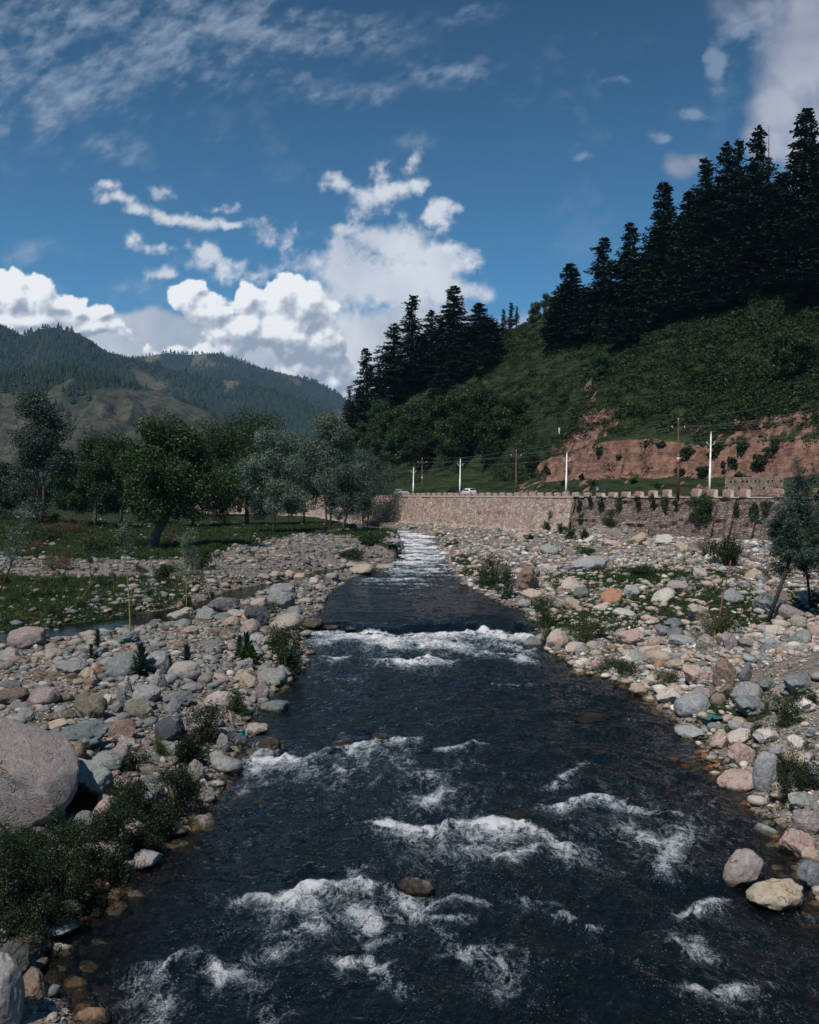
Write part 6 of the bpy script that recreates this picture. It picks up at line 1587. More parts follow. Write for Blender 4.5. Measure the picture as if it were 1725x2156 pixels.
# the rest: one mass of small stones and pebbles
def stones(name, label, n, y0, y1, rfun, sub, seed, protos=8, bias=1.0, kfun=None):
    x, y = bank_samples(n, y0, y1, bias); h, k, q = suit(x, y) if kfun is None else kfun(x, y)
    ok = rg.uniform(0, 1, n) < k; x, y, h = x[ok], y[ok], h[ok]; n = len(x)
    r = rfun(n, y)
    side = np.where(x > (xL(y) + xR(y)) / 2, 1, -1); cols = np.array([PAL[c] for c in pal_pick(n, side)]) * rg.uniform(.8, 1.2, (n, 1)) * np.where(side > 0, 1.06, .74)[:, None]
    if name == 'riverbed_cobbles':
        cols = cols * [.85, .62, .42]; om = np.exp(-(((x - ORANGE[0]) / 2.2) ** 2 + ((y - ORANGE[1]) / 4.5) ** 2))[:, None]; cols = cols * (1 - om) + om * np.array([.20, .085, .035])
    SH = [rock_shape(seed + j, sub, 4, .10) for j in range(protos)]
    wh = rg.integers(0, protos, n); Vs, Fs, Cs = [], [], []; off = 0
    for j, (V, F) in enumerate(SH):
        i_ = np.nonzero(wh == j)[0]
        if not len(i_): continue
        a = rg.uniform(0, 6.28, len(i_)); c, s_ = np.cos(a)[:, None], np.sin(a)[:, None]
        sx_ = r[i_][:, None]; sy_ = sx_ * rg.uniform(.55, .95, (len(i_), 1)); sz_ = sx_ * rg.uniform(.38, .68, (len(i_), 1))
        X, Y, Z = V[None, :, 0] * sx_, V[None, :, 1] * sy_, V[None, :, 2] * sz_
        ti = rg.normal(size=(len(i_), 1)) * .18
        Z2 = Z + X * ti
        Vs.append(np.stack([X * c - Y * s_ + x[i_][:, None], X * s_ + Y * c + y[i_][:, None], Z2 + h[i_][:, None] + sz_ * .45], -1).reshape(-1, 3))
        Fs.append((F[None] + (np.arange(len(i_)) * len(V))[:, None, None] + off).reshape(-1, 3)); Cs.append(np.repeat(cols[i_], len(V), 0)); off += len(i_) * len(V)
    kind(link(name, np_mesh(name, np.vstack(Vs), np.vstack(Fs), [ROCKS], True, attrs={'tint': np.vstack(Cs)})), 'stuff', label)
    return n
def lognorm(n, m_, s_, lo, hi): return np.clip(m_ * np.exp(rg.normal(size=n) * s_), lo, hi)
stones('cobbles', 'countless cobbles covering both banks', 34000, 34, 190, lambda n, y: lognorm(n, .155, .48, .06, .50) * (y / 60) ** .30, 1, 801, bias=.85)
stones('cobbles', 'countless near cobbles covering both banks', 16000, 13, 48, lambda n, y: lognorm(n, .085, .58, .03, .34) * (y / 28) ** .45, 2, 811, bias=.9)
stones('pebbles', 'gravel of small pebbles between the stones', 34000, 13, 60, lambda n, y: lognorm(n, .036, .40, .015, .10) * (y / 22) ** .6, 1, 821, kfun=lambda x, y: (lambda hkq: (hkq[0], np.clip(hkq[1] * 1.3, 0, 1), hkq[2]))(suit(x, y)))
def bedk(x, y):
    h, q = H(x, y, True); return h, np.where(q['din'] > 0, .55 * np.exp(-q['din'] / 2.5) + .08, 0), q
stones('riverbed_cobbles', 'brown cobbles seen through the shallow water', 16000, 12, 60, lambda n, y: lognorm(n, .13, .45, .05, .30), 2, 831, kfun=bedk)

# ================================================================== weeds, shrubs and plants near the river
WG = 'weed clumps along the water edge'
SHP = {}
def shrub(zx, zbase, half, hgt, lm, label, kind_='weed', n=2600, leaf=.075, aspect=.4, group=WG, sparse=0.0, cat='bush', name='leafy_shrub'):
    p = hit(zx, zbase, 9)
    if p is None: return
    s_ = ZU * math.hypot(p.y, CAM_Z - p.z)
    key = (kind_, n, round(leaf, 3))
    R_, Hh = half * s_ * 1.08, hgt * s_ * 1.22
    o = make_shrub(name, R_, Hh, 900 + int(zx) + int(zbase), lm, n, leaf, aspect, sparse=sparse, blobs=12)
    o.location = p; tag(o, label, cat, group)
    return o
shrub(603, 1425, 46, 108, WEED, 'tall bushy green shrub on the left bank below the cascade', n=9000, leaf=.11, aspect=.3)
shrub(525, 1400, 34, 56, WEED, 'dark leafy plant left of the tall bushy shrub', n=2600, leaf=.16)
shrub(430, 1560, 60, 70, WEED_DARK, 'dark weeds behind the driftwood', n=7000, leaf=.07)
shrub(395, 1610, 46, 56, WEED_DARK, 'dark weeds below the slate blue boulder', n=5000, leaf=.065)
shrub(365, 1720, 66, 108, WEED_DARK, 'rounded weed clump hanging over the left water edge', n=9000, leaf=.055)
shrub(285, 1745, 60, 80, WEED_DARK, 'dark weeds left of the rounded clump', n=7000, leaf=.055)
shrub(240, 1820, 70, 110, WEED_DARK, 'dark weeds right of the sunk bluish boulder', n=9000, leaf=.05)
shrub(130, 1840, 90, 110, WEED_DARK, 'mass of dark weeds at the foot of the huge pale boulder', n=11000, leaf=.05)
shrub(40, 1900, 90, 150, WEED_DARK, 'dark weeds filling the left edge below the huge boulder', n=11000, leaf=.05)
shrub(170, 1900, 70, 90, WEED_DARK, 'dark weeds dipping into the shallows', n=7000, leaf=.05)
shrub(70, 1985, 80, 80, WEED_DARK, 'lowest dark weeds above the bottom left stones', n=7000, leaf=.045)
for k_, (a_, b_, c_, d_) in enumerate([(150, 1775, 60, 60), (230, 1765, 60, 60), (300, 1795, 50, 60), (190, 1860, 60, 70), (100, 1900, 70, 90), (20, 1960, 70, 110), (120, 1960, 60, 70), (70, 1830, 70, 80), (260, 1700, 50, 50), (10, 1850, 60, 90), (170, 1700, 40, 40), (330, 1760, 50, 60), (250, 1870, 50, 50), (60, 1780, 50, 40), (300, 1700, 40, 50), (400, 1680, 36, 44), (210, 1930, 40, 36)]):
    shrub(a_, b_, c_, d_, WEED_DARK, 'dark weed clump %s' % ('just below the huge pale boulder', 'left of the small grass clump, below the grey boulder', 'hanging over the water below the rounded clump', 'above the reddish wet stone', 'left of the reddish wet stone', 'low at the left edge', 'above the flat stone in the shallows', 'in the middle of the weeds under the huge boulder', 'between the grey boulder and the rounded clump', 'against the left edge under the huge boulder', 'at the foot of the large grey boulder', 'between the rounded clump and the water', 'dipping into the shallows above the flat stone', 'touching the huge boulder at the left', 'behind the bluish mottled boulder', 'at the water edge above the rounded clump', 'left of the flat stone in the shallows')[k_], n=6500, leaf=.05, group='dark weeds below the huge boulder')
shrub(285, 1625, 40, 44, WEED_DARK, 'small dark grass clump by the brown wedge stone', n=2600, leaf=.06)
shrub(340, 1600, 26, 44, GRASS, 'thin grass clump in front of the greenish stone', n=1800, leaf=.10, aspect=.08)
shrub(500, 1500, 40, 44, WEED, 'weeds on the point of the left bank above the driftwood', n=4000, leaf=.07)
shrub(158, 1440, 24, 26, WEED_DRY, 'dark dried plant on the gravel of the left bar', n=1800, leaf=.06, aspect=.2)
shrub(575, 1292, 20, 26, GRASS, 'grass tuft between the boulders near the cascade', n=1400, leaf=.12, aspect=.1)
shrub(1042, 1232, 42, 62, WEED, 'dense weeds on the right bank beside the dark leaning boulder', n=6000, leaf=.14, aspect=.3)
shrub(1066, 1262, 24, 62, LEAF_BLUE, 'blue green bush in front of the dark leaning boulder', n=4500, leaf=.13)
shrub(1148, 1320, 36, 66, WEED, 'grassy weeds at the right end of the cascade', n=5000, leaf=.11, aspect=.2)
shrub(1158, 1360, 22, 60, WEED, 'weeds between the water and the tan ridged boulder', n=2600, leaf=.1, aspect=.25)
shrub(1232, 1352, 56, 56, WEED, 'white flowered weeds spreading above the right water edge', n=6500, leaf=.10, aspect=.3)
shrub(1310, 1415, 60, 36, WEED, 'low weeds under the pinkish slab', n=5000, leaf=.09, aspect=.3)
shrub(1400, 1450, 40, 34, GRASS, 'grass on the right bank left of the big brown boulder', n=3600, leaf=.10, aspect=.15)
shrub(1455, 1500, 28, 36, GRASS, 'grass below the big brown boulder', n=2600, leaf=.09, aspect=.15)
shrub(1500, 1350, 60, 60, WEED_DRY, 'brownish bush on the right bank near the gravel mound', n=5000, leaf=.10, aspect=.25)
shrub(1525, 1342, 46, 46, WEED, 'green part of the bush near the gravel mound', n=3600, leaf=.09, aspect=.3)
shrub(1655, 1530, 44, 66, WEED, 'round green weed clump near the right edge', n=5500, leaf=.07, aspect=.3)
shrub(1700, 1500, 34, 50, WEED, 'weeds at the right edge behind the round clump', n=3600, leaf=.07, aspect=.3)
shrub(1655, 1690, 36, 100, WEED_DARK, 'dark upright weeds behind the two toned boulder', n=7000, leaf=.055, aspect=.3)
shrub(1700, 1665, 40, 60, WEED_DARK, 'dark weeds right of the tall grey boulder', n=5000, leaf=.055, aspect=.3)
shrub(1600, 1560, 40, 34, WEED, 'low weeds round the green cloth', n=3600, leaf=.06, aspect=.3)
shrub(1262, 1208, 22, 18, WEED_DRY, 'yellowish weed tuft above the long grey boulder', n=1600, leaf=.12, aspect=.2)
shrub(1532, 1190, 40, 60, WEED, 'dark bush at the foot of the old wall', n=6000, leaf=.20, aspect=.3)
shrub(1488, 1172, 28, 40, WEED_DRY, 'dry bush left of the dark one at the wall foot', n=2600, leaf=.16, aspect=.2)
shrub(1225, 1168, 34, 16, WEED, 'low weeds above the pale boulders', n=2600, leaf=.16, aspect=.3)
shrub(1350, 1215, 46, 22, WEED, 'low weeds in the green patch on the right bank', n=3600, leaf=.15, aspect=.3)
shrub(1290, 1108, 30, 34, WEED, 'weeds growing on the earth heap at the wall joint', n=3000, leaf=.2, aspect=.3)
shrub(780, 1150, 36, 26, WEED, 'low bushes on the bank where the river bends', n=4200, leaf=.22)
shrub(740, 1175, 40, 20, WEED, 'weeds on the gravel slope before the river bend', n=3200, leaf=.2)
rgm = np.random.default_rng(61)
for k_ in range(16):
    a_, b_ = rgm.uniform(0, 480), rgm.uniform(1085, 1165); m_ = (WEED_DRY, WEED_DARK, WEED)[k_ % 3]
    shrub(a_, b_, rgm.uniform(14, 34), rgm.uniform(10, 24), m_, '%s bush scattered over the left meadow' % ('dry brown', 'dark', 'green')[k_ % 3], n=2200, leaf=.16, group='bushes scattered over the left meadow')
for k_ in range(12):
    a_, b_ = rgm.uniform(0, 420), rgm.uniform(1205, 1300)
    shrub(a_, b_, rgm.uniform(12, 26), rgm.uniform(10, 26), (WEED, WEED_DARK, GRASS)[k_ % 3], 'low weed clump in the grass beside the still channel', n=1500, leaf=.10, aspect=.25, group='weed clumps beside the still channel')
shrub(340, 1225, 34, 34, WEED, 'dark green weeds on the stony slope above the channel', n=4600, leaf=.12)
shrub(430, 1200, 40, 44, WEED, 'dark shrub on the slope right of the leaning walnut', n=4200, leaf=.16)
shrub(110, 1200, 52, 44, WEED_DRY, 'reddish brown bush in the meadow at the left', n=5200, leaf=.13, aspect=.25)
shrub(150, 1120, 44, 32, WEED_DRY, 'reddish brown bush further back in the meadow', n=4200, leaf=.2, aspect=.25)
shrub(110, 1135, 24, 24, WEED, 'green bush between the two brown ones', n=2200, leaf=.18, aspect=.25)
for k, (zx, zb) in enumerate([(1128, 1117), (1095, 1113), (1060, 1110), (1155, 1121), (1180, 1124), (1015, 1108), (985, 1106), (1110, 1140), (1200, 1138), (1230, 1135)]):
    shrub(zx, zb, 13 + k % 3 * 4, 16 + (k * 7) % 12, WEED, 'small green bush at the foot of the pinkish wall', n=900, leaf=.26, group='bushes at the foot of the pinkish wall')
# bushes rooted in the old wall
def wall_bush(zx, zc, half, hgt, lm, label, n=6000, leaf=.24):
    s_ = s_at(zx, -.8); p, d = wall_pt(s_, -.45); y = p[1]; k = ZU * y
    o = make_shrub('leafy_shrub', half * k, hgt * k, 1300 + zx, lm, n, leaf, .5, blobs=14); o.location = (p[0], p[1], zspan(zc + hgt / 2, y)); tag(o, label, 'bush', 'bushes growing out of the old wall')
wall_bush(1478, 1066, 34, 62, LEAF_MID, 'round bright green bush growing out of the old wall', 8000)
wall_bush(1586, 1072, 16, 36, LEAF_MID, 'drooping bush on the wall right of the round one', 1600)
for k, (zx, zc) in enumerate([(1240, 1050), (1262, 1056), (1300, 1052), (1340, 1054), (1372, 1050), (1395, 1056), (1420, 1054), (1548, 1066), (1610, 1062), (1216, 1060), (1224, 1090), (1160, 1080), (1175, 1102), (1640, 1085)]):
    wall_bush(zx, zc, 8 + k % 3 * 2, 20 + (k * 5) % 14, WEED, 'small tuft hanging on the face of the wall', 500, .24)
# bushes in the earth cutting
for k, (zx, zb, hf) in enumerate([(1262, 962, 16), (1302, 968, 9), (1360, 942, 10), (1393, 940, 12), (1430, 1000, 18), (1480, 1003, 20), (1540, 990, 24), (1600, 985, 28), (1225, 1008, 9), (1150, 996, 11), (1336, 1018, 10), (1250, 1022, 10), (1185, 1022, 9), (1450, 965, 24), (1510, 960, 26), (1570, 950, 26), (1630, 955, 26), (1120, 1008, 10), (1560, 1012, 14), (1385, 1028, 9)]):
    p = hit(zx, zb, 100)
    if p is None: continue
    k_ = ZU * p.y; o = make_shrub('leafy_shrub', hf * k_, hf * k_ * 1.2, 1500 + k, (HILLW, WEED)[k % 2], 1500, .34, .5); o.location = p
    tag(o, 'scrubby green bush on the red earth cutting', 'bush', 'bushes on the red earth cutting')

# grass: blades over the green patches
def blade_proto(seed, n=16):
    r = np.random.default_rng(seed); V = []
    for k in range(n):
        a = r.uniform(0, 6.28); b = r.uniform(.1, .7); o_ = r.normal(size=2) * .22; w = .035
        dx, dy_ = math.cos(a), math.sin(a); h_ = r.uniform(.5, 1)
        p0 = np.array([o_[0], o_[1], 0]); p1 = p0 + [dx * b * .3, dy_ * b * .3, h_ * .6]; p2 = p0 + [dx * b, dy_ * b, h_]
        s_ = np.array([-dy_, dx, 0]) * w
        V += [p0 - s_, p0 + s_, p1 + s_ * .8, p2, p1 - s_ * .8][:3] + [p1 - s_ * .8] + [p1 - s_ * .8, p1 + s_ * .8, p2 + s_ * .15, p2 - s_ * .15]
    return np.array(V), np.arange(len(V)).reshape(-1, 4)
NG = 90000
y = 16 * (170 / 16) ** rg.uniform(0, 1, NG); x = rg.uniform(-.50, .50, NG) * y
# bilinear lookup of the grass mask on the ground sheet
ir = np.interp(y, yr, np.arange(len(yr))).astype(int)
wd = 26 + .72 * y
cand = np.linspace(-1, 1, 4000); xs_ = None
svf = .75 * cand + .25 * cand ** 3
def col_index(x, y):
    w_ = 26 + .72 * y; s0 = x / w_
    for _ in range(12): s0 = (x - .06 * y * (1 - s0 ** 2)) / w_
    return np.clip(np.interp(np.interp(s0, svf, cand), np.linspace(-1, 1, NS), np.arange(NS)), 0, NS - 1).astype(int)
jc = col_index(x, y); gm_ = grassm[ir, jc]
h_, q_ = H(x, y, True)
ok = (rg.uniform(0, 1, NG) < (gm_ - .25) * 1.3) & (q_['dw'] < -1.5)
ok |= (rg.uniform(0, 1, NG) < .035) & (q_['din'] < 0) & (q_['dw'] < -2)
x, y, h_ = x[ok], y[ok], h_[ok]
hh_ = rg.uniform(.10, .26, len(x)) * np.clip(y / 40, .8, 2.2)
V, F, r_ = scatter([blade_proto(k) for k in range(5)], np.stack([x, y, h_ - .01], -1), hh_, hh_ * 1.3, 15)
kind(link('grass', np_mesh('grass', V, F, [GRASS], False, attrs={'rnd': r_})), 'stuff', 'short grass on the meadow and between the stones')

# broad leaved mulleins on the gravel bar
def strap_leaf(g, base, a, L, w, up, curl):
    Vv = []; d = np.array([math.cos(a), math.sin(a), 0]); s_ = np.array([-d[1], d[0], 0])
    for i_ in range(6):
        t_ = i_ / 5; c = np.array(base) + d * L * (t_ * math.cos(up) ) + np.array([0, 0, L * (t_ * math.sin(up) - curl * t_ * t_)])
        ww = w * math.sin(math.pi * min(.98, .12 + .86 * t_)) ** .8
        Vv += [c - s_ * ww + (0, 0, ww * .3), c, c + s_ * ww + (0, 0, ww * .3)]
    g.add(Vv, [(i_ * 3 + j, i_ * 3 + j + 1, i_ * 3 + j + 4, i_ * 3 + j + 3) for i_ in range(5) for j in range(2)])
def mullein(zx, zb, hz, label, seed):
    p = hit(zx, zb, 9); s_ = ZU * math.hypot(p.y, CAM_Z - p.z); Hh = hz * s_; r = np.random.default_rng(seed)
    root = bpy.data.objects.new('mullein_plant', None); COL.objects.link(root); root.location = p
    g = Geo(); g.tube([(0, 0, -.05), (0, 0, Hh * .95)], [.02 + .01 * Hh, .008], 6); link('stem', g.mesh('stem', [GREENSTEM], True), root)
    g = Geo()
    for k in range(46):
        f = k / 46; strap_leaf(g, (0, 0, Hh * f * .9 + .02), k * 2.4, Hh * (.62 - .34 * f) * r.uniform(.8, 1.15), Hh * .085 * (1.2 - .6 * f), .25 + f * .9, .34 * (1 - f))
    me = g.mesh('foliage', [LEAF_BLUE], True, None); at = me.attributes.new('rnd', 'FLOAT', 'POINT'); at.data.foreach_set('value', np.repeat(r.uniform(.2, 1, len(me.vertices) // 18), 18).astype(np.float32))
    link('foliage', me, root); tag(root, label, 'plant', 'mullein plants on the left gravel bar')
mullein(298, 1428, 66, 'tallest broad leaved mullein beside the egg shaped boulder', 1); mullein(394, 1412, 50, 'second mullein, right of the tallest one', 2); mullein(357, 1412, 30, 'small mullein between the two tall ones', 3)
mullein(192, 1390, 30, 'small mullein behind the orange stone', 4); mullein(206, 1362, 34, 'mullein on the gravel near the still channel', 5); mullein(520, 1392, 54, 'mullein next to the tall bushy shrub', 6); mullein(505, 1382, 40, 'lower mullein left of the bushy shrub', 7)

# saplings and young willows
def willow_leaves(pts, n, L, rg_, droop=.5, asp=.16):
    c = np.array(pts)[rg_.integers(0, len(pts), n)] + rg_.normal(size=(n, 3)) * L * .5
    d = rg_.normal(size=(n, 3)); d[:, 2] = d[:, 2] * .6 - droop; d /= np.linalg.norm(d, axis=1, keepdims=True)
    s_ = np.cross(d, rg_.normal(size=(n, 3))); s_ /= np.linalg.norm(s_, axis=1, keepdims=True)
    l = (L * rg_.uniform(.6, 1.3, n))[:, None]
    V = np.stack([c, c + d * l * .45 + s_ * l * asp * .5, c + d * l, c + d * l * .45 - s_ * l * asp * .5], 1).reshape(-1, 3)
    return V, np.arange(n * 4).reshape(n, 4), np.repeat(rg_.uniform(0, 1, n), 4)
def whip(name, label, zx0, zy0, zx1, zy1, bark, lm, n, L, nbr=10, start=.45, spread=.35, r0=.03, curve=0.0, cat='sapling', up=.6, droop=.1, group=None, r_end=.3):
    p = hit(zx0, zy0, 9); y = p.y; u1, v1 = sky_uv(zx1, zy1); top = Vector((u1 * y, y, CAM_Z + v1 * y)) - p
    r = np.random.default_rng(int(zx0 * 3 + zy0)); Hh = top.length
    root = bpy.data.objects.new(name, None); COL.objects.link(root); root.location = p
    g = Geo(); N_ = 12; path = []
    for i_ in range(N_):
        t_ = i_ / (N_ - 1); q = np.array(top) * t_; q[0] += curve * Hh * math.sin(math.pi * t_); q[1] += .03 * Hh * math.sin(5 * t_); path.append(q)
    path[0][2] -= .1
    g.tube(path, [r0 * (1 - (1 - r_end) * i_ / (N_ - 1)) for i_ in range(N_)], 7)
    tips = []
    for k in range(nbr):
        t_ = start + (1 - start) * (k + r.uniform(0, 1)) / nbr; i_ = min(int(t_ * (N_ - 1)), N_ - 2); b = path[i_] + (path[i_ + 1] - path[i_]) * (t_ * (N_ - 1) - i_)
        a = r.uniform(0, 6.28); l = Hh * spread * r.uniform(.5, 1.1) * (1.15 - .5 * t_)
        e = b + np.array([math.cos(a) * l * .7, math.sin(a) * l * .7, l * up * r.uniform(.5, 1.2)]); m_ = (b + e) / 2 + np.array([0, 0, .12 * l])
        g.tube([b, m_, e], [r0 * .4, r0 * .22, r0 * .08], 4, cap=False)
        for s_ in np.linspace(.2, 1, 8): tips.append(b + (e - b) * s_ + np.array([0, 0, .2 * l * math.sin(math.pi * s_) * .5]))
    link('trunk', g.mesh('trunk', [bark], True), root)
    if n:
        tips += [path[-1], path[-2]]
        V, Q, rr = willow_leaves(tips, n, L, r, droop); link('crown', np_mesh('crown', V, Q, [lm], False, attrs={'rnd': rr}), root)
    tag(root, label, cat, group); return root
YB = simple_mat('yellow_green_bark', (.20, .20, .08), .7, .2, 6, .2)
whip('sapling', 'straight slim sapling with a yellow green stem by the still channel', 274, 1345, 262, 1110, YB, LEAF_WILLOW, 1400, .16, 16, .72, .13, .045)
whip('sapling', 'dark leafy sapling with a straight grey stem in the grass', 190, 1240, 188, 1135, BARK, LEAF_MID, 1700, .20, 16, .45, .35, .05)
whip('sapling', 'silvery willow sapling standing in the channel', 393, 1284, 386, 1130, YB, LEAF_WILLOW, 1800, .20, 22, .35, .32, .035)
whip('sapling', 'willow sapling leaning left over the channel', 446, 1264, 400, 1170, YB, LEAF_WILLOW, 1200, .18, 14, .45, .35, .04)
whip('sapling', 'big willow sapling leaning right at the left edge of the photo', -8, 1262, 62, 1085, BARKD, LEAF_WILLOW, 2200, .22, 24, .30, .30, .06)
whip('sapling', 'thin arching red stem on the stones near the left edge', 66, 1250, 100, 1208, REDSTEM, LEAF_WILLOW, 60, .12, 4, .6, .3, .03, curve=-.25)
whip('sapling', 'short yellow stem slanting in the grass beside the channel', 170, 1262, 198, 1222, YB, LEAF_WILLOW, 60, .1, 3, .6, .2, .025)
whip('sapling', 'little leafy sapling left of the dark leafy one', 95, 1215, 108, 1172, GREENSTEM, LEAF_WILLOW, 500, .18, 10, .2, .4, .02)
whip('sapling', 'bare red brown stem between the two leafy saplings', 240, 1250, 236, 1190, REDSTEM, LEAF_MID, 120, .14, 5, .6, .2, .02)
whip('planted_stick', 'rusty red leafless pole leaning in the grass of the right bank', 1516, 1298, 1538, 1180, REDSTEM, None, 0, .1, 2, .7, .06, .045, cat='pole', r_end=.6)
def right_willow(label, zx0, zy0, zxt, zyt, crown_pts, n, seed, r0=.10):
    p = hit(zx0, zy0, 9); y = p.y; r = np.random.default_rng(seed)
    def at(zx, zy, dy_=0): u_, v_ = sky_uv(zx, zy); return np.array([u_ * y, dy_, CAM_Z + v_ * y - p.z]) - np.array([p.x, 0, 0])
    root = bpy.data.objects.new('willow_tree', None); COL.objects.link(root); root.location = p
    g = Geo(); fork = at(zxt, zyt); base = np.array([0, 0, -.2])
    g.tube([base, fork * .5 + np.array([.05, 0, 0]), fork], [r0 * 1.15, r0, r0 * .8], 9)
    tips = []
    for k, (zx, zy, ww) in enumerate(crown_pts):
        e = at(zx, zy, r.uniform(-1, 1) * ww * ZU * y * .8); m_ = (fork + e) / 2 + r.normal(size=3) * .15
        g.tube([fork, m_, e], [r0 * .5, r0 * .3, r0 * .08], 5)
        for j in range(9):
            b = m_ + (e - m_) * r.uniform(-.3, 1); q = b + r.normal(size=3) * np.array([ww, ww, ww * .8]) * ZU * y * .55 + np.array([0, 0, .15])
            g.tube([b, (b + q) / 2 + (0, 0, .08), q], [.018, .012, .004], 3, cap=False)
            for s_ in np.linspace(.15, 1, 9): tips.append(b + (q - b) * s_)
    link('trunk', g.mesh('trunk', [BARKD], True), root)
    V, Q, rr = willow_leaves(tips, n, .19, r, .55, .20); link('crown', np_mesh('crown', V, Q, [LEAF_BLUE if seed % 2 else LEAF_MID], False, attrs={'rnd': rr}), root)
    tag(root, label, 'tree', None)
right_willow('leafy willow with a slanting dark trunk on the right bank', 1614, 1312, 1668, 1165, [(1690, 1105, 40), (1660, 1090, 36), (1700, 1050, 44), (1665, 1130, 34), (1640, 1150, 30), (1720, 1080, 44), (1680, 1020, 40), (1710, 985, 34), (1650, 1170, 28), (1700, 1150, 40), (1735, 1020, 44), (1670, 1065, 34), (1690, 965, 26), (1640, 1120, 34), (1625, 1100, 30), (1630, 1170, 34), (1680, 1160, 40), (1710, 1180, 40), (1650, 1210, 26), (1690, 1130, 46), (1700, 1015, 46), (1670, 1100, 44), (1640, 1060, 30)], 27000, 31)
right_willow('willow cut by the right edge with a thin upright trunk', 1708, 1286, 1692, 1165, [(1740, 1120, 44), (1715, 1140, 36), (1760, 1070, 50), (1750, 1000, 44), (1720, 1170, 36), (1780, 1150, 44), (1725, 1090, 34), (1765, 1180, 36), (1700, 1185, 36), (1720, 1110, 46), (1730, 1050, 44), (1700, 1205, 30)], 16000, 32, .07)
right_willow('small willow crown peeping in at the right edge below the wall', 1760, 1240, 1762, 1190, [(1745, 1195, 26), (1770, 1160, 30), (1725, 1205, 22)], 2600, 33, .05)

# ================================================================== driftwood and litter
def cloth(name, label, p, w, h, mat, seed, rz=0, hang=True, cat='rag'):
    nx, ny = 12, 10; r = np.random.default_rng(seed); V = []
    for j in range(ny):
        for i_ in range(nx):
            u_, v_ = i_ / (nx - 1) - .5, j / (ny - 1)
            n_ = float(vnoise(u_ * 5, v_ * 4, seed=seed))
            V.append((u_ * w * (1 - .5 * v_ * (n_ > 0)) + .15 * w * n_, .16 * w * math.sin(u_ * 11 + v_ * 3) + .08 * w * n_, (-v_ * h if hang else .10 * w * abs(n_) + .02) if hang else .05 * w + .16 * w * abs(n_)))
            if not hang: V[-1] = (V[-1][0], v_ * h - h / 2 + .1 * w * n_, V[-1][2])
    V = np.array(V); q = np.arange(ny - 1)[:, None] * nx + np.arange(nx - 1)[None, :]
    Q = np.stack([q, q + 1, q + 1 + nx, q + nx], -1).reshape(-1, 4)
    me = np_mesh(name, V, Q, [mat], True); o = link(name, me, None, p, (0, 0, rz)); sol = o.modifiers.new('thickness', 'SOLIDIFY'); sol.thickness = .006
    tag(o, label, cat); return o
DRIFT = simple_mat('driftwood', (.24, .155, .12), .85, .3, 9, .3)
CYAN = simple_mat('cyan_cloth', (.04, .30, .38), .7, .2, 12); COBALT = simple_mat('cobalt_cloth', (.02, .12, .38), .7, .2, 12); TEAL = simple_mat('teal_net', (.03, .13, .11), .8, .3, 14); BUFF = simple_mat('buff_paper', (.45, .33, .22), .8, .2, 10)
dq = hit(520, 1560, 9); s_ = ZU * math.hypot(dq.y, CAM_Z - dq.z)
def dpt(zx, zy, dy_=0.0): return ((zx - 520) * s_, dy_, max(-(zy - 1560) * s_ * 1.05, -.25) + .12)
dr_ = bpy.data.objects.new('driftwood', None); COL.objects.link(dr_); dr_.location = dq
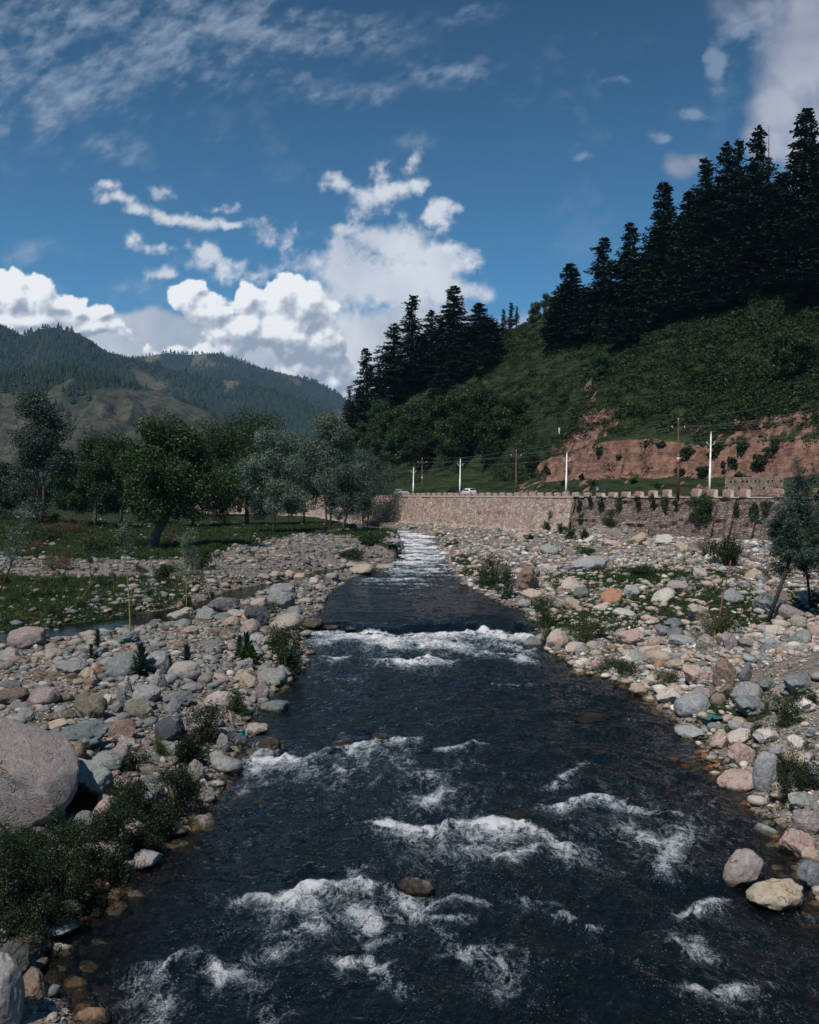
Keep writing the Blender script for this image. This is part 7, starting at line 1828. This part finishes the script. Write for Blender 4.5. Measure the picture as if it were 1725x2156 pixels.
for pts_, r0, r1 in (([(483, 1512), (492, 1530), (508, 1548), (520, 1561)], .045, .02), ([(480, 1524), (500, 1545), (512, 1555)], .025, .012), ([(512, 1541), (520, 1550), (528, 1557)], .02, .012), ([(528, 1557), (542, 1548), (556, 1539)], .022, .010), ([(556, 1539), (562, 1533), (568, 1541)], .010, .005),
                     ([(528, 1557), (534, 1577), (541, 1592)], .020, .010), ([(526, 1560), (518, 1572), (520, 1590)], .014, .006), ([(541, 1592), (543, 1606)], .010, .005), ([(556, 1539), (559, 1545)], .008, .004), ([(484, 1513), (497, 1509)], .02, .01)):
    g = Geo(); g.tube([dpt(a, b, .25 * math.sin(a * .2)) for a, b in pts_], [r0 + (r1 - r0) * i_ / (len(pts_) - 1) for i_ in range(len(pts_))], 6); link('branch', g.mesh('branch', [DRIFT], True), dr_)
tag(dr_, 'tangle of reddish dead branches caught at the left water edge', 'driftwood')
L_ = Vector(dq)
cloth('rag', 'cyan rag caught on the driftwood', L_ + Vector(dpt(513, 1545, -.05)), .34, .42, CYAN, 3, .3)
cloth('rag', 'deep blue rag dangling under the driftwood', L_ + Vector(dpt(526, 1568, -.05)), .26, .40, COBALT, 5, -.3)
cloth('paper_scrap', 'buff scrap hanging on the driftwood', L_ + Vector(dpt(531, 1562, -.08)), .14, .26, BUFF, 6, .1, cat='scrap')
p = hit(193, 1532, 9); cloth('rag', 'small cyan scrap lying on the gravel of the left bar', p, .24, .16, CYAN, 7, .2, False)
p = hit(1492, 1522, 9); cloth('net', 'dark green netting draped on the stones of the right bank', p + Vector((0, 0, .12)), .8, .7, TEAL, 8, .4, False, 'net')
WH_ = simple_mat('white_plastic', (.7, .7, .7), .5, .1, 8)
p = hit(1474, 1367, 9); cloth('plastic_bag', 'torn white plastic lying among the stones above the pinkish slab', p + Vector((0, 0, .06)), .8, .6, WH_, 9, .2, False, 'plastic bag')
for k, (zx, zy, mt, c) in enumerate([(1586, 1142, CYAN, 'bluish'), (1594, 1138, WH_, 'white'), (1602, 1142, COBALT, 'deep blue'), (1592, 1146, BUFF, 'buff')]):
    p = hit(zx, zy + 10, 9); cloth('litter_scrap', '%s scrap of rubbish dumped at the foot of the old wall' % c, p + Vector((0, 0, .05)), .7, .5, mt, 20 + k, k, False, 'litter')

# ================================================================== air
m, t, o = new_mat('haze')
pv = t.new('ShaderNodeVolumePrincipled'); pv.inputs['Color'].default_value = (.42, .66, 1.0, 1); pv.inputs['Density'].default_value = 4.6e-5; pv.inputs['Anisotropy'].default_value = 0.0
t.l.new(pv.outputs[0], o.inputs['Volume'])
g = Geo(); g.box((0, 4100, 460), (14000, 9400, 940)); hzo = link('haze', g.mesh('haze', [m])); kind(hzo, 'stuff', 'thin blue mountain haze')
